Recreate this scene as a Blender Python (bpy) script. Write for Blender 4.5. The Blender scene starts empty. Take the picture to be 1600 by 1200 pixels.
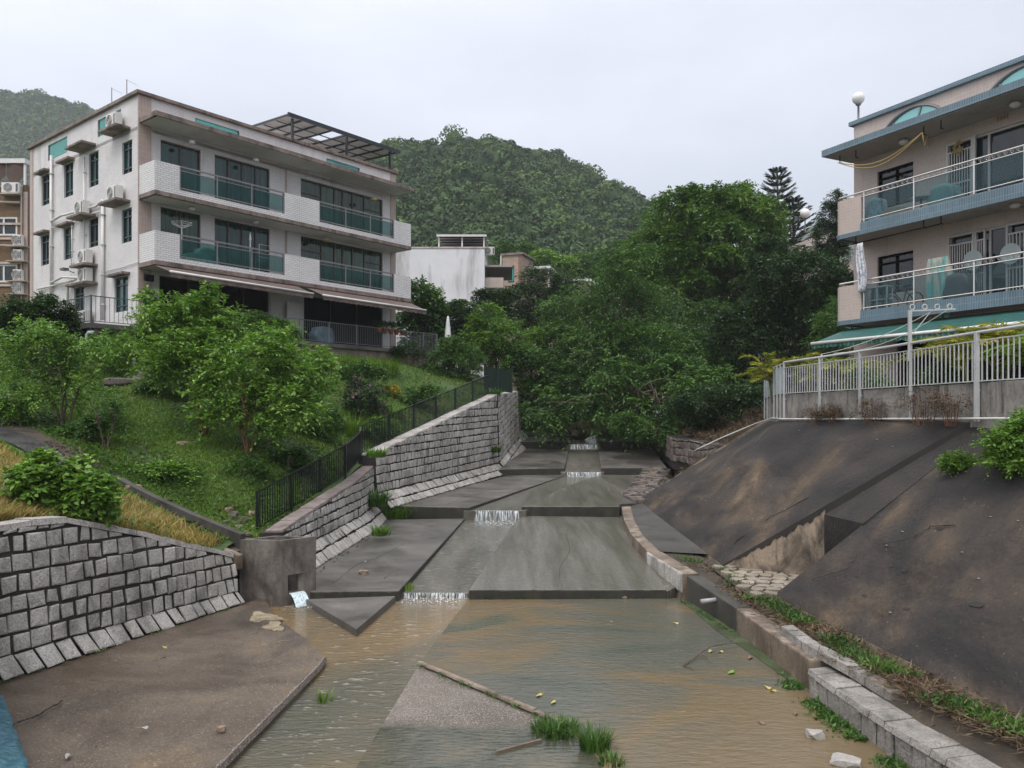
import bpy, bmesh, math, random
import numpy as np
from mathutils import Vector, Matrix
scene = bpy.context.scene
R = math.radians
PI = math.pi
random.seed(7)
rs = np.random.RandomState(11)

# ---------------------------------------------------------------- camera
F, CU, CV = 1259.0, 800.0, 648.0           # focal length and horizon of the photograph, in its own pixels
cam_d = bpy.data.cameras.new('camera')
cam = bpy.data.objects.new('camera', cam_d)
scene.collection.objects.link(cam)
cam.location = (0, 0, 0)
cam.rotation_euler = (R(90), 0, 0)
cam_d.sensor_width = 36.0
cam_d.lens = 36.0 * F / 1600.0
cam_d.shift_y = 0.03
cam_d.clip_start = 0.1
cam_d.clip_end = 6000
scene.camera = cam
# ---------------------------------------------------------------- world
SUN_EL, SUN_AZ = R(58), R(-150)
wld = bpy.data.worlds.new("World")
scene.world = wld
wld.use_nodes = True
nt = wld.node_tree
for n in list(nt.nodes): nt.nodes.remove(n)
out = nt.nodes.new('ShaderNodeOutputWorld')
sky = nt.nodes.new('ShaderNodeTexSky'); sky.sky_type = 'NISHITA'; sky.sun_disc = False
sky.sun_elevation = SUN_EL; sky.sun_rotation = R(200); sky.dust_density = 4
b1 = nt.nodes.new('ShaderNodeBackground'); b1.inputs[1].default_value = 0.05
nt.links.new(sky.outputs[0], b1.inputs[0])
tc = nt.nodes.new('ShaderNodeTexCoord')
sep = nt.nodes.new('ShaderNodeSeparateXYZ'); nt.links.new(tc.outputs['Generated'], sep.inputs[0])
cr = nt.nodes.new('ShaderNodeValToRGB')       # overcast cloud deck: duller towards the horizon
e = cr.color_ramp.elements
e[0].position = 0.0; e[0].color = (0.38, 0.40, 0.435, 1)
e[1].position = 0.85; e[1].color = (1.45, 1.43, 1.46, 1)
m_ = cr.color_ramp.elements.new(0.5); m_.color = (0.79, 0.80, 0.86, 1)
m_ = cr.color_ramp.elements.new(0.13); m_.color = (0.42, 0.44, 0.48, 1)
m_ = cr.color_ramp.elements.new(0.30); m_.color = (0.56, 0.57, 0.625, 1)
nz = nt.nodes.new('ShaderNodeTexNoise'); nz.inputs['Scale'].default_value = 1.6; nz.inputs['Detail'].default_value = 5; nz.inputs['Roughness'].default_value = .55
mpg = nt.nodes.new('ShaderNodeMapping'); mpg.inputs['Scale'].default_value = (1, 1, 2.6); mpg.inputs['Location'].default_value = (3.1, .4, 1.2)
nt.links.new(tc.outputs['Generated'], mpg.inputs[0]); nt.links.new(mpg.outputs[0], nz.inputs['Vector'])
ma = nt.nodes.new('ShaderNodeMath'); ma.operation = 'MULTIPLY_ADD'; ma.inputs[1].default_value = 0.46
nt.links.new(nz.outputs[0], ma.inputs[0])
mb_ = nt.nodes.new('ShaderNodeMath'); mb_.operation = 'MULTIPLY_ADD'; mb_.inputs[1].default_value = -0.2; mb_.inputs[2].default_value = -0.21
nt.links.new(sep.outputs['X'], mb_.inputs[0])
mc_ = nt.nodes.new('ShaderNodeMath'); mc_.operation = 'ADD'
nt.links.new(sep.outputs['Z'], mc_.inputs[0]); nt.links.new(mb_.outputs[0], mc_.inputs[1])
nt.links.new(mc_.outputs[0], ma.inputs[2])
nt.links.new(ma.outputs[0], cr.inputs[0])
b2 = nt.nodes.new('ShaderNodeBackground'); b2.inputs[1].default_value = 1.1
nt.links.new(cr.outputs[0], b2.inputs[0])
ad = nt.nodes.new('ShaderNodeAddShader')
nt.links.new(b1.outputs[0], ad.inputs[0]); nt.links.new(b2.outputs[0], ad.inputs[1])
nt.links.new(ad.outputs[0], out.inputs[0])
# ---------------------------------------------------------------- sun behind thick cloud
sd = bpy.data.lights.new('sun', 'SUN'); sd.energy = 1.2; sd.angle = R(22); sd.color = (1, .97, .93)
so = bpy.data.objects.new('sun', sd); scene.collection.objects.link(so)
so.rotation_euler = (R(32), 0, R(-20))
# ---------------------------------------------------------------- output
scene.view_settings.view_transform = 'Standard'
scene.view_settings.look = 'None'
scene.view_settings.exposure = 0.1
scene.view_settings.gamma = 1
scene.cycles.max_bounces = 6
scene.cycles.transparent_max_bounces = 12
scene.cycles.volume_bounces = 1

COL = scene.collection
# ================================================================ helpers
def W(u, v, D):
    return Vector(((u - CU) / F * D, D, (CV - v) / F * D))
def G(u, v, a, b=0.0, D0=0.0):
    """point of the sloping plane z = a + b*(D-D0) seen along (u, v)"""
    r = (CV - v) / F
    D = (a - b * D0) / (r - b)
    return W(u, v, D)

def tag(o, label=None, cat=None, group=None, kind=None):
    if label: o['label'] = label
    if cat: o['category'] = cat
    if group: o['group'] = group
    if kind: o['kind'] = kind
    return o
def empty(name, loc=(0, 0, 0), rz=0.0, label=None, cat=None, group=None):
    o = bpy.data.objects.new(name, None); COL.objects.link(o)
    o.location = loc; o.rotation_euler = (0, 0, rz); o.empty_display_size = .3
    return tag(o, label, cat, group)
def kids(o): return [c for c in bpy.data.objects if c.parent == o]
def copy_tree(o, loc=None, rz=None, label=None, parent=None):
    c = o.copy(); COL.objects.link(c)
    if parent: c.parent = parent
    if loc is not None: c.location = loc
    if rz is not None: c.rotation_euler = (0, 0, rz)
    if label: c['label'] = label
    for ch in kids(o):
        copy_tree(ch, parent=c)
    return c

class MB:
    """collects faces, links them as one mesh with metre-scaled UVs"""
    def __init__(s): s.v = []; s.f = []
    def poly(s, pts):
        n = len(s.v); s.v += [tuple(p) for p in pts]; s.f.append(tuple(range(n, n + len(pts)))); return s
    def box(s, x0, x1, y0, y1, z0, z1):
        n = len(s.v)
        s.v += [(x0, y0, z0), (x1, y0, z0), (x1, y1, z0), (x0, y1, z0), (x0, y0, z1), (x1, y0, z1), (x1, y1, z1), (x0, y1, z1)]
        for q in ((0, 3, 2, 1), (4, 5, 6, 7), (0, 1, 5, 4), (1, 2, 6, 5), (2, 3, 7, 6), (3, 0, 4, 7)):
            s.f.append(tuple(n + i for i in q))
        return s
    def hexa(s, bot, top):
        n = len(s.v); k = len(bot)
        s.v += [tuple(p) for p in bot] + [tuple(p) for p in top]
        s.f.append(tuple(n + i for i in reversed(range(k)))); s.f.append(tuple(n + k + i for i in range(k)))
        for i in range(k):
            j = (i + 1) % k
            s.f.append((n + i, n + j, n + k + j, n + k + i))
        return s
    def prism(s, top, dz):
        """top polygon extruded down by dz"""
        return s.hexa([(p[0], p[1], p[2] - dz) for p in top], top)
    def tube(s, pts, r, n=8, cap=True):
        pts = [Vector(p) for p in pts]
        rr = r if isinstance(r, (list, tuple)) else [r] * len(pts)
        base = len(s.v); up = None
        for i, p in enumerate(pts):
            d = (pts[min(i + 1, len(pts) - 1)] - pts[max(i - 1, 0)])
            if d.length < 1e-9: d = Vector((0, 0, 1))
            d.normalize()
            if up is None:
                up = d.orthogonal().normalized()
            else:
                up = (up - d * up.dot(d))
                up = up.normalized() if up.length > 1e-6 else d.orthogonal().normalized()
            w = d.cross(up)
            for k in range(n):
                a = 2 * PI * k / n
                s.v.append(tuple(p + (up * math.cos(a) + w * math.sin(a)) * rr[i]))
        for i in range(len(pts) - 1):
            for k in range(n):
                a = base + i * n + k; b = base + i * n + (k + 1) % n
                s.f.append((a, b, b + n, a + n))
        if cap:
            s.f.append(tuple(base + k for k in reversed(range(n))))
            s.f.append(tuple(base + (len(pts) - 1) * n + k for k in range(n)))
        return s
    def bar(s, a, b, w, h=None):
        """rectangular bar from a to b"""
        a = Vector(a); b = Vector(b); h = h or w
        d = (b - a).normalized()
        up = Vector((0, 0, 1)) if abs(d.z) < .95 else Vector((1, 0, 0))
        x = d.cross(up).normalized(); y = x.cross(d)
        q = [(-w / 2, -h / 2), (w / 2, -h / 2), (w / 2, h / 2), (-w / 2, h / 2)]
        return s.hexa([a + x * i + y * j for i, j in q], [b + x * i + y * j for i, j in q])
    def lathe(s, prof, c=(0, 0, 0), n=16):
        base = len(s.v)
        for r, z in prof:
            for k in range(n):
                a = 2 * PI * k / n
                s.v.append((c[0] + r * math.cos(a), c[1] + r * math.sin(a), c[2] + z))
        for i in range(len(prof) - 1):
            for k in range(n):
                a = base + i * n + k; b = base + i * n + (k + 1) % n
                s.f.append((a, b, b + n, a + n))
        s.f.append(tuple(base + k for k in reversed(range(n))))
        s.f.append(tuple(base + (len(prof) - 1) * n + k for k in range(n)))
        return s
    def build(s, name, mat=None, parent=None, smooth=False, bevel=0.0, uv=True, weld=False):
        me = bpy.data.meshes.new(name)
        me.from_pydata([tuple(map(float, p)) for p in s.v], [], s.f)
        if weld:
            bm = bmesh.new(); bm.from_mesh(me); bmesh.ops.remove_doubles(bm, verts=bm.verts, dist=1e-4); bm.to_mesh(me); bm.free()
        me.update()
        if uv:
            ul = me.uv_layers.new(name='UVMap')
            vs = me.vertices
            for p in me.polygons:
                n = p.normal
                if abs(n.z) > .75:
                    t = Vector((1, 0, 0)); b = Vector((0, 1, 0))
                else:
                    t = Vector((-n.y, n.x, 0)).normalized(); b = n.cross(t)
                    if b.z < 0: b = -b
                for li in p.loop_indices:
                    co = vs[me.loops[li].vertex_index].co
                    ul.data[li].uv = (co.dot(t), co.dot(b))
        if smooth:
            for p in me.polygons: p.use_smooth = True
        if mat: me.materials.append(mat)
        o = bpy.data.objects.new(name, me); COL.objects.link(o)
        if parent: o.parent = parent
        if bevel:
            md = o.modifiers.new('bevel', 'BEVEL'); md.width = bevel; md.segments = 2; md.limit_method = 'ANGLE'; md.angle_limit = R(40)
        return o

def npmesh(name, co, quads, mat=None, parent=None, tint=None, smooth=False):
    me = bpy.data.meshes.new(name)
    nv = len(co); k = quads.shape[1]; nf = len(quads)
    me.vertices.add(nv); me.vertices.foreach_set('co', np.ascontiguousarray(co, dtype=np.float32).ravel())
    me.loops.add(nf * k); me.loops.foreach_set('vertex_index', np.ascontiguousarray(quads, dtype=np.int32).ravel())
    me.polygons.add(nf)
    me.polygons.foreach_set('loop_start', np.arange(0, nf * k, k, dtype=np.int32))
    me.polygons.foreach_set('loop_total', np.full(nf, k, dtype=np.int32))
    if smooth: me.polygons.foreach_set('use_smooth', np.ones(nf, dtype=bool))
    if tint is not None:
        at = me.attributes.new('tint', 'FLOAT', 'POINT'); at.data.foreach_set('value', np.ascontiguousarray(tint, dtype=np.float32))
    me.update(calc_edges=True)
    if mat: me.materials.append(mat)
    o = bpy.data.objects.new(name, me); COL.objects.link(o)
    if parent: o.parent = parent
    return o

# ---------------------------------------------------------------- materials
def _new(name):
    m = bpy.data.materials.new(name); m.use_nodes = True
    t = m.node_tree
    for n in list(t.nodes): t.nodes.remove(n)
    o = t.nodes.new('ShaderNodeOutputMaterial')
    p = t.nodes.new('ShaderNodeBsdfPrincipled')
    t.links.new(p.outputs[0], o.inputs[0])
    return m, t, p, o
def _noise(t, vec, scale, detail=5, rough=.55, dist=0):
    n = t.nodes.new('ShaderNodeTexNoise'); n.inputs['Scale'].default_value = scale
    n.inputs['Detail'].default_value = detail; n.inputs['Roughness'].default_value = rough; n.inputs['Distortion'].default_value = dist
    t.links.new(vec, n.inputs['Vector']); return n.outputs[0]
def _map(t, coord, stretch=(1, 1, 1), rot=(0, 0, 0), loc=(0, 0, 0)):
    c = t.nodes.new('ShaderNodeTexCoord'); m = t.nodes.new('ShaderNodeMapping')
    m.inputs['Scale'].default_value = stretch; m.inputs['Rotation'].default_value = rot; m.inputs['Location'].default_value = loc
    t.links.new(c.outputs[coord], m.inputs[0]); return m.outputs[0]
def _ramp(t, fac, stops, interp='LINEAR'):
    r = t.nodes.new('ShaderNodeValToRGB'); r.color_ramp.interpolation = interp
    el = r.color_ramp.elements
    while len(el) > 1: el.remove(el[-1])
    el[0].position = stops[0][0]; el[0].color = (*stops[0][1], 1)
    for p, c in stops[1:]:
        x = el.new(p); x.color = (*c, 1)
    t.links.new(fac, r.inputs[0]); return r.outputs[0]
def _mix(t, a, b, fac, mode='MIX'):
    m = t.nodes.new('ShaderNodeMix'); m.data_type = 'RGBA'; m.blend_type = mode
    if hasattr(fac, 'links'): t.links.new(fac, m.inputs[0])
    else: m.inputs[0].default_value = fac
    for v, i in ((a, 6), (b, 7)):
        if hasattr(v, 'links'): t.links.new(v, m.inputs[i])
        else: m.inputs[i].default_value = (*v, 1)
    return m.outputs[2]
def _rng(t, fac, a, b, c, d):
    m = t.nodes.new('ShaderNodeMapRange'); t.links.new(fac, m.inputs[0])
    for i, x in enumerate((a, b, c, d)): m.inputs[i + 1].default_value = x
    return m.outputs[0]
def _bump(t, p, h, strength, dist=.02):
    b = t.nodes.new('ShaderNodeBump'); b.inputs['Strength'].default_value = strength; b.inputs['Distance'].default_value = dist
    t.links.new(h, b.inputs['Height']); t.links.new(b.outputs[0], p.inputs['Normal'])
def surf(name, stops, scale=1., stretch=(1, 1, 1), coord='Object', fine=.35, fscale=25., rough=(.5, .8), bump=.3, bscale=30., bdist=.01,
         metallic=0., spec=.5, streak=None, speck=None, detail=6, rot=(0, 0, 0), dist=.4):
    m, t, p, o = _new(name)
    v = _map(t, coord, stretch, rot); v0 = _map(t, coord)
    n = _noise(t, v, scale, detail, .6, dist)
    c = _ramp(t, n, stops)
    if streak:      # (colour, amount, stretch) vertical water marks
        sv = _map(t, coord, streak[2]); sn = _noise(t, sv, 1.0, 6, .65, .2)
        c = _mix(t, c, streak[0], _rng(t, sn, .5, .68, 0, streak[1]))
    if speck:       # (colour, scale, threshold, amount)
        sn = _noise(t, v0, speck[1], 2, .5)
        c = _mix(t, c, speck[0], _rng(t, sn, speck[2], speck[2] + .06, 0, speck[3]))
    if fine:
        fn = _noise(t, v0, fscale, 4, .65)
        c = _mix(t, c, _ramp(t, fn, [(.25, (.35, .35, .35)), (.5, (1, 1, 1)), (.78, (1.35, 1.35, 1.35))]), fine, 'MULTIPLY')
    t.links.new(c, p.inputs['Base Color'])
    t.links.new(_rng(t, n, .3, .7, rough[0], rough[1]), p.inputs['Roughness'])
    p.inputs['Metallic'].default_value = metallic
    p.inputs['Specular IOR Level'].default_value = spec
    if bump:
        _bump(t, p, _noise(t, v0, bscale, 6, .65), bump, bdist)
    return m
def plain(name, c, rough=.5, metallic=0., var=.15, spec=.5, coord='Object'):
    d = tuple(x * (1 - var) for x in c); b = tuple(min(1, x * (1 + var)) for x in c)
    return surf(name, [(.3, d), (.7, b)], 1.3, fine=.2, fscale=18, rough=(rough * .85, min(1, rough * 1.15)), bump=.05, metallic=metallic, spec=spec, coord=coord)
def leafmat(name, dark, mid, light, rough=.42, trans=.3):
    m, t, p, o = _new(name)
    a = t.nodes.new('ShaderNodeAttribute'); a.attribute_name = 'tint'
    g = t.nodes.new('ShaderNodeNewGeometry')
    ad = t.nodes.new('ShaderNodeMath'); ad.operation = 'MULTIPLY_ADD'; ad.inputs[1].default_value = .45
    t.links.new(g.outputs['Random Per Island'], ad.inputs[0])
    ml = t.nodes.new('ShaderNodeMath'); ml.operation = 'MULTIPLY'; ml.inputs[1].default_value = .55
    t.links.new(a.outputs['Fac'], ml.inputs[0]); t.links.new(ml.outputs[0], ad.inputs[2])
    c = _ramp(t, ad.outputs[0], [(.05, dark), (.5, mid), (.95, light)])
    t.links.new(c, p.inputs['Base Color']); p.inputs['Roughness'].default_value = rough
    p.inputs['Specular IOR Level'].default_value = .35
    tr = t.nodes.new('ShaderNodeBsdfTranslucent'); c2 = _mix(t, c, (1.1, 1.25, .5), .8, 'MULTIPLY'); t.links.new(c2, tr.inputs[0])
    mx = t.nodes.new('ShaderNodeMixShader'); mx.inputs[0].default_value = trans
    t.links.new(p.outputs[0], mx.inputs[1]); t.links.new(tr.outputs[0], mx.inputs[2]); t.links.new(mx.outputs[0], o.inputs[0])
    return m
def tile(name, c1, c2, mortar, w, h, mort=.01, rough=.3, stain=None, offset=.5, fac=.12):
    m, t, p, o = _new(name)
    v = _map(t, 'UV')
    b = t.nodes.new('ShaderNodeTexBrick'); t.links.new(v, b.inputs['Vector'])
    b.inputs['Color1'].default_value = (*c1, 1); b.inputs['Color2'].default_value = (*c2, 1); b.inputs['Mortar'].default_value = (*mortar, 1)
    b.inputs['Scale'].default_value = 1; b.inputs['Brick Width'].default_value = w; b.inputs['Row Height'].default_value = h
    b.inputs['Mortar Size'].default_value = mort; b.inputs['Mortar Smooth'].default_value = .2; b.offset = offset; b.inputs['Bias'].default_value = -.2
    vo = _map(t, 'UV')
    n = _noise(t, vo, .6, 6, .65, .5)
    c = _mix(t, b.outputs[0], _ramp(t, n, [(.3, (1 - fac * 2,) * 3), (.7, (1, 1, 1))]), 1., 'MULTIPLY')
    if stain:
        sv = _map(t, 'UV', stain[2]); sn = _noise(t, sv, 1., 7, .7, .3)
        c = _mix(t, c, stain[0], _rng(t, sn, stain[3] if len(stain) > 3 else .55, .75, 0, stain[1]))
    t.links.new(c, p.inputs['Base Color']); p.inputs['Roughness'].default_value = rough
    _bump(t, p, b.outputs['Fac'], -.3, .003)
    return m
def glassy(name, c1, c2, scale=(6, .3, 1), rough=.06, coord='UV', spec=.6):
    """window glass with the curtain or dark room seen in it"""
    m, t, p, o = _new(name)
    v = _map(t, coord, scale); n = _noise(t, v, 1.5, 3, .5, .1)
    n2 = _noise(t, _map(t, coord), .5, 3, .5)
    c = _mix(t, _ramp(t, n, [(.38, c1), (.6, c2)]), _ramp(t, n2, [(.35, (.5, .5, .5)), (.65, (1, 1, 1))]), 1., 'MULTIPLY')
    t.links.new(c, p.inputs['Base Color']); p.inputs['Roughness'].default_value = rough; p.inputs['Specular IOR Level'].default_value = spec
    return m
def clear(name, tint, alpha, rough=.05):
    m, t, p, o = _new(name)
    p.inputs['Base Color'].default_value = (*tint, 1); p.inputs['Roughness'].default_value = rough
    tr = t.nodes.new('ShaderNodeBsdfTransparent'); tr.inputs[0].default_value = (min(1, tint[0] * 1.3 + .5), min(1, tint[1] * 1.3 + .5), min(1, tint[2] * 1.3 + .5), 1)
    mx = t.nodes.new('ShaderNodeMixShader'); mx.inputs[0].default_value = alpha
    t.links.new(tr.outputs[0], mx.inputs[1]); t.links.new(p.outputs[0], mx.inputs[2]); t.links.new(mx.outputs[0], o.inputs[0])
    return m
def water(name, stops, scale, stretch, rot, rough=.12, bump=.5, bst=(6, 22, 1), foam=None, patch=None, ws=1.):
    m, t, p, o = _new(name)
    v = _map(t, 'Object', stretch, rot)
    n = _noise(t, v, scale, 4, .5, .8)
    c = _ramp(t, n, stops)
    rv = _map(t, 'Object', bst, rot)
    r1 = _noise(t, rv, 1.0 * ws, 3, .55, .6)
    r2 = _noise(t, rv, 3.2 * ws, 2, .5, .2)
    ad = t.nodes.new('ShaderNodeMath'); ad.operation = 'MULTIPLY_ADD'; ad.inputs[1].default_value = .35
    t.links.new(r2, ad.inputs[0]); t.links.new(r1, ad.inputs[2])
    if foam: c = _mix(t, c, foam[0], _rng(t, ad.outputs[0], foam[1], foam[1] + .1, 0, foam[2]))
    t.links.new(c, p.inputs['Base Color']); p.inputs['Roughness'].default_value = rough; p.inputs['IOR'].default_value = 1.33
    p.inputs['Specular IOR Level'].default_value = .6
    _bump(t, p, ad.outputs[0], bump, .03)
    return m
def froth(name, bst=(60, 2, 8), thr=.45, soft=.15, col=(.8, .84, .86), coord='Object', rot=(0, 0, 0), dens=1.):
    m, t, p, o = _new(name)
    p.inputs['Base Color'].default_value = (*col, 1); p.inputs['Roughness'].default_value = .3
    v = _map(t, coord, bst, rot); n = _noise(t, v, 1., 4, .6, .2)
    tr = t.nodes.new('ShaderNodeBsdfTransparent'); mx = t.nodes.new('ShaderNodeMixShader')
    a = t.nodes.new('ShaderNodeAttribute'); a.attribute_name = 'tint'
    mm = t.nodes.new('ShaderNodeMath'); mm.operation = 'MULTIPLY'
    t.links.new(_rng(t, n, thr, thr + soft, 0, dens), mm.inputs[0]); t.links.new(a.outputs['Fac'], mm.inputs[1])
    t.links.new(mm.outputs[0], mx.inputs[0]); t.links.new(tr.outputs[0], mx.inputs[1]); t.links.new(p.outputs[0], mx.inputs[2])
    t.links.new(mx.outputs[0], o.inputs[0])
    return m

M = {}
M['leaf_bright'] = leafmat('leaf_bright', (.045, .11, .014), (.12, .24, .035), (.27, .41, .085))
M['leaf_broad'] = leafmat('leaf_broad', (.022, .062, .009), (.06, .135, .017), (.15, .255, .038))
M['leaf_mid'] = leafmat('leaf_mid', (.02, .055, .012), (.055, .13, .024), (.13, .235, .045))
M['leaf_dark'] = leafmat('leaf_dark', (.009, .026, .009), (.022, .056, .015), (.065, .12, .032), rough=.35)
M['leaf_lime'] = leafmat('leaf_lime', (.03, .085, .01), (.085, .18, .02), (.19, .31, .04))
M['leaf_gold'] = leafmat('leaf_gold', (.07, .12, .012), (.2, .22, .02), (.4, .34, .03))
M['leaf_dry'] = leafmat('leaf_dry', (.03, .02, .012), (.085, .055, .03), (.2, .14, .08), trans=.1)
M['straw'] = leafmat('straw', (.14, .12, .03), (.3, .23, .07), (.48, .38, .13), trans=.2)
M['grass'] = leafmat('grass', (.05, .105, .012), (.115, .21, .024), (.2, .32, .045))
M['hill_leaf'] = leafmat('hill_leaf', (.01, .03, .009), (.04, .09, .02), (.13, .21, .04), trans=.12, rough=.7)
M['pine_leaf'] = leafmat('pine_leaf', (.012, .03, .016), (.024, .055, .026), (.045, .085, .035), trans=.1)
M['flower_orange'] = leafmat('flower_orange', (.4, .06, .02), (.5, .1, .03), (.6, .2, .06))
M['flower_purple'] = leafmat('flower_purple', (.12, .06, .1), (.2, .11, .17), (.3, .18, .25))
M['flower_yellow'] = leafmat('flower_yellow', (.3, .14, .02), (.45, .25, .02), (.55, .35, .04))
M['bark'] = surf('bark', [(.3, (.05, .035, .026)), (.7, (.13, .09, .065))], 3, (3, 3, .6), fine=.5, bump=.6, bscale=18, rough=(.6, .9))
M['bark_red'] = surf('bark_red', [(.3, (.07, .03, .018)), (.7, (.19, .09, .05))], 3, (3, 3, .6), fine=.4, bump=.4, bscale=18, rough=(.5, .8))
HAZE = 0.00032
# ================================================================ vegetation
def _norm(a): return a / np.maximum(np.linalg.norm(a, axis=-1, keepdims=True), 1e-9)
def leaf_quads(P, d, L, Wd, up=.6, rng=rs):
    """one folded, pointed leaf per row; returns vertices (n*4) and quads"""
    n = len(P)
    nr = rng.normal(size=(n, 3)) * .6; nr[:, 2] += up
    w = _norm(np.cross(nr, d)); nn = _norm(np.cross(d, w))
    L = np.broadcast_to(np.asarray(L, float).reshape(-1, 1), (n, 1)); Wd = np.broadcast_to(np.asarray(Wd, float).reshape(-1, 1), (n, 1))
    mid = P + d * L * .45
    a = P; b = mid + w * Wd * .5 + nn * Wd * .12; c = P + d * L - nn * L * .12; e = mid - w * Wd * .5 + nn * Wd * .12
    co = np.stack([a, b, c, e], 1).reshape(-1, 3)
    q = np.arange(n * 4).reshape(n, 4)
    return co, q
def crown_arrays(blobs, clumps, sprays, k, slen, leaf, lw, rng, flat=.7, shell=(.55, 1.0), droop=.35, clump_r=.28, upb=.5, cflat=.6):
    """blobs [(x,y,z,r)], clumps in all, sprays per clump, k leaflets per spray"""
    B = np.array([b[:4] for b in blobs], float); wgt = B[:, 3] ** 2; wgt /= wgt.sum()
    bi = rng.choice(len(B), clumps, p=wgt)
    d = _norm(rng.normal(size=(clumps, 3))); d[:, 2] = np.where(d[:, 2] < -.55, -d[:, 2], d[:, 2])
    rr = rng.uniform(shell[0], shell[1], (clumps, 1)) * B[bi, 3:4]
    C = B[bi, :3] + d * rr * np.array([1, 1, flat])
    cr_ = B[bi, 3] * clump_r * rng.uniform(.6, 1.3, clumps)
    tint = np.clip(rng.normal(.5, .27, clumps), 0, 1)
    n = clumps * sprays; ci = np.repeat(np.arange(clumps), sprays)
    sd_ = _norm(rng.normal(size=(n, 3)) + d[ci] * .55 + np.array([0, 0, upb * .5]))
    P = C[ci] + sd_ * (cr_[ci] * rng.uniform(.25, 1., n))[:, None] * np.array([1, 1, cflat])
    dirn = _norm(sd_ * .8 + rng.normal(size=(n, 3)) * .45 + np.array([0, 0, .1]))
    sl = slen * rng.uniform(.6, 1.25, n)
    tk = (np.arange(k) + .4) / k
    ps = P[:, None, :] + dirn[:, None, :] * (sl[:, None] * tk)[..., None]
    ps[:, :, 2] -= droop * sl[:, None] * tk ** 2
    side = _norm(np.cross(dirn, np.array([0, 0, 1.]) + rng.normal(size=(n, 3)) * .2))
    sg = np.where(np.arange(k) % 2 == 0, 1, -1)[None, :, None]
    ld = _norm(dirn[:, None, :] * .55 + side[:, None, :] * sg * .85 + rng.normal(size=(n, k, 3)) * .22 - np.array([0, 0, droop * .6]))
    ps = ps.reshape(-1, 3); ld = ld.reshape(-1, 3)
    m = len(ps)
    ll = leaf * rng.uniform(.7, 1.25, m)
    co, q = leaf_quads(ps, ld, ll, ll * lw, upb + .9, rng)
    tt = np.clip(np.repeat(tint[ci], k) + rng.normal(0, .08, m), 0, 1)
    return co, q, np.repeat(tt, 4), C
def limb_tubes(mb, base, targets, r0, rng, wig=.12, first=.35, n=6, fork=None):
    base = Vector(base)
    for tg in targets:
        tg = Vector(tg); v = tg - base; L = v.length
        pts = []; m = 6
        for i in range(m + 1):
            f = i / m
            p = base + Vector((v.x * f ** 1.35, v.y * f ** 1.35, v.z * f ** .85))
            if 0 < i < m: p += Vector(rng.normal(size=3)) * L * wig * .35
            pts.append(p)
        mb.tube(pts, [r0 * (1 - .85 * i / m) for i in range(m + 1)], n)
def tree(name, base, trunk_h, blobs, label, leafm='leaf_mid', bark='bark', clumps=120, sprays=14, k=7, slen=.4, leaf=.12, lw=.42,
         r0=.15, lean=(0, 0), limbs=14, seed=1, flat=.8, droop=.35, clump_r=.28, shell=(.55, 1.), group=None, cat='tree', stems=1, flowers=None, upb=.5, cflat=.6, spread=3.5):
    rng = np.random.RandomState(seed)
    base = Vector(base)
    t = empty(name, base, 0, label, cat, group)
    co, q, tt, C = crown_arrays([(b[0] - base.x, b[1] - base.y, b[2] - base.z, b[3]) for b in blobs], clumps, sprays, k, slen, leaf, lw, rng, flat, shell, droop, clump_r, upb, cflat)
    npmesh('crown', co, q, M[leafm], t, tt)
    mb = MB()
    cen = C.mean(0)
    for s_ in range(stems):
        a = 2 * PI * s_ / max(1, stems) + seed
        off = Vector((math.cos(a), math.sin(a), 0)) * (r0 * 1.1 if stems > 1 else 0)
        sp_h = trunk_h * (.32 if stems > 1 else 0) / max(r0 * 1.1, 1e-6)
        top = Vector((lean[0] + off.x * sp_h, lean[1] + off.y * sp_h, trunk_h * rng.uniform(.8, 1.1)))
        pts = [off + Vector((0, 0, -.25))]
        for i in range(1, 6):
            f = i / 5
            pts.append(off * (1 - f) + top * f + Vector(rng.normal(size=3)) * trunk_h * .025)
        mb.tube(pts, [r0 * (1.25 if i == 0 else 1 - .42 * i / 5) for i in range(6)], 8)
        sel = C[rng.choice(len(C), min(len(C), max(2, limbs // stems)), replace=False)]
        limb_tubes(mb, pts[-1], sel, r0 * .5, rng)
        limb_tubes(mb, pts[3], sel[:3], r0 * .38, rng)
    mb.build('trunk', M[bark], t, smooth=True)
    if flowers:
        fm, nf, fs = flowers
        i = rng.choice(len(co), nf); P = co[i] + rng.normal(size=(nf, 3)) * .03
        P = np.repeat(P, 5, 0); d = _norm(rng.normal(size=(len(P), 3)) + np.array([0, 0, .6]))
        c2, q2 = leaf_quads(P, d, fs, fs * .7, .3, rng)
        npmesh('flower', c2, q2, M[fm], t, np.repeat(rng.uniform(0, 1, len(P)), 4))
    return t
def blobs_px(lst, D, jit=2.0, seed=0):
    """crown lobes given where they stand in the photograph, spread in depth"""
    r_ = random.Random(seed); o = []
    for it in lst:
        u, v, r = it[:3]; d = D + (it[3] if len(it) > 3 else r_.uniform(-jit, jit))
        p = W(u, v, d); o.append((p.x, p.y, p.z, r / F * d))
    return o
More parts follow.
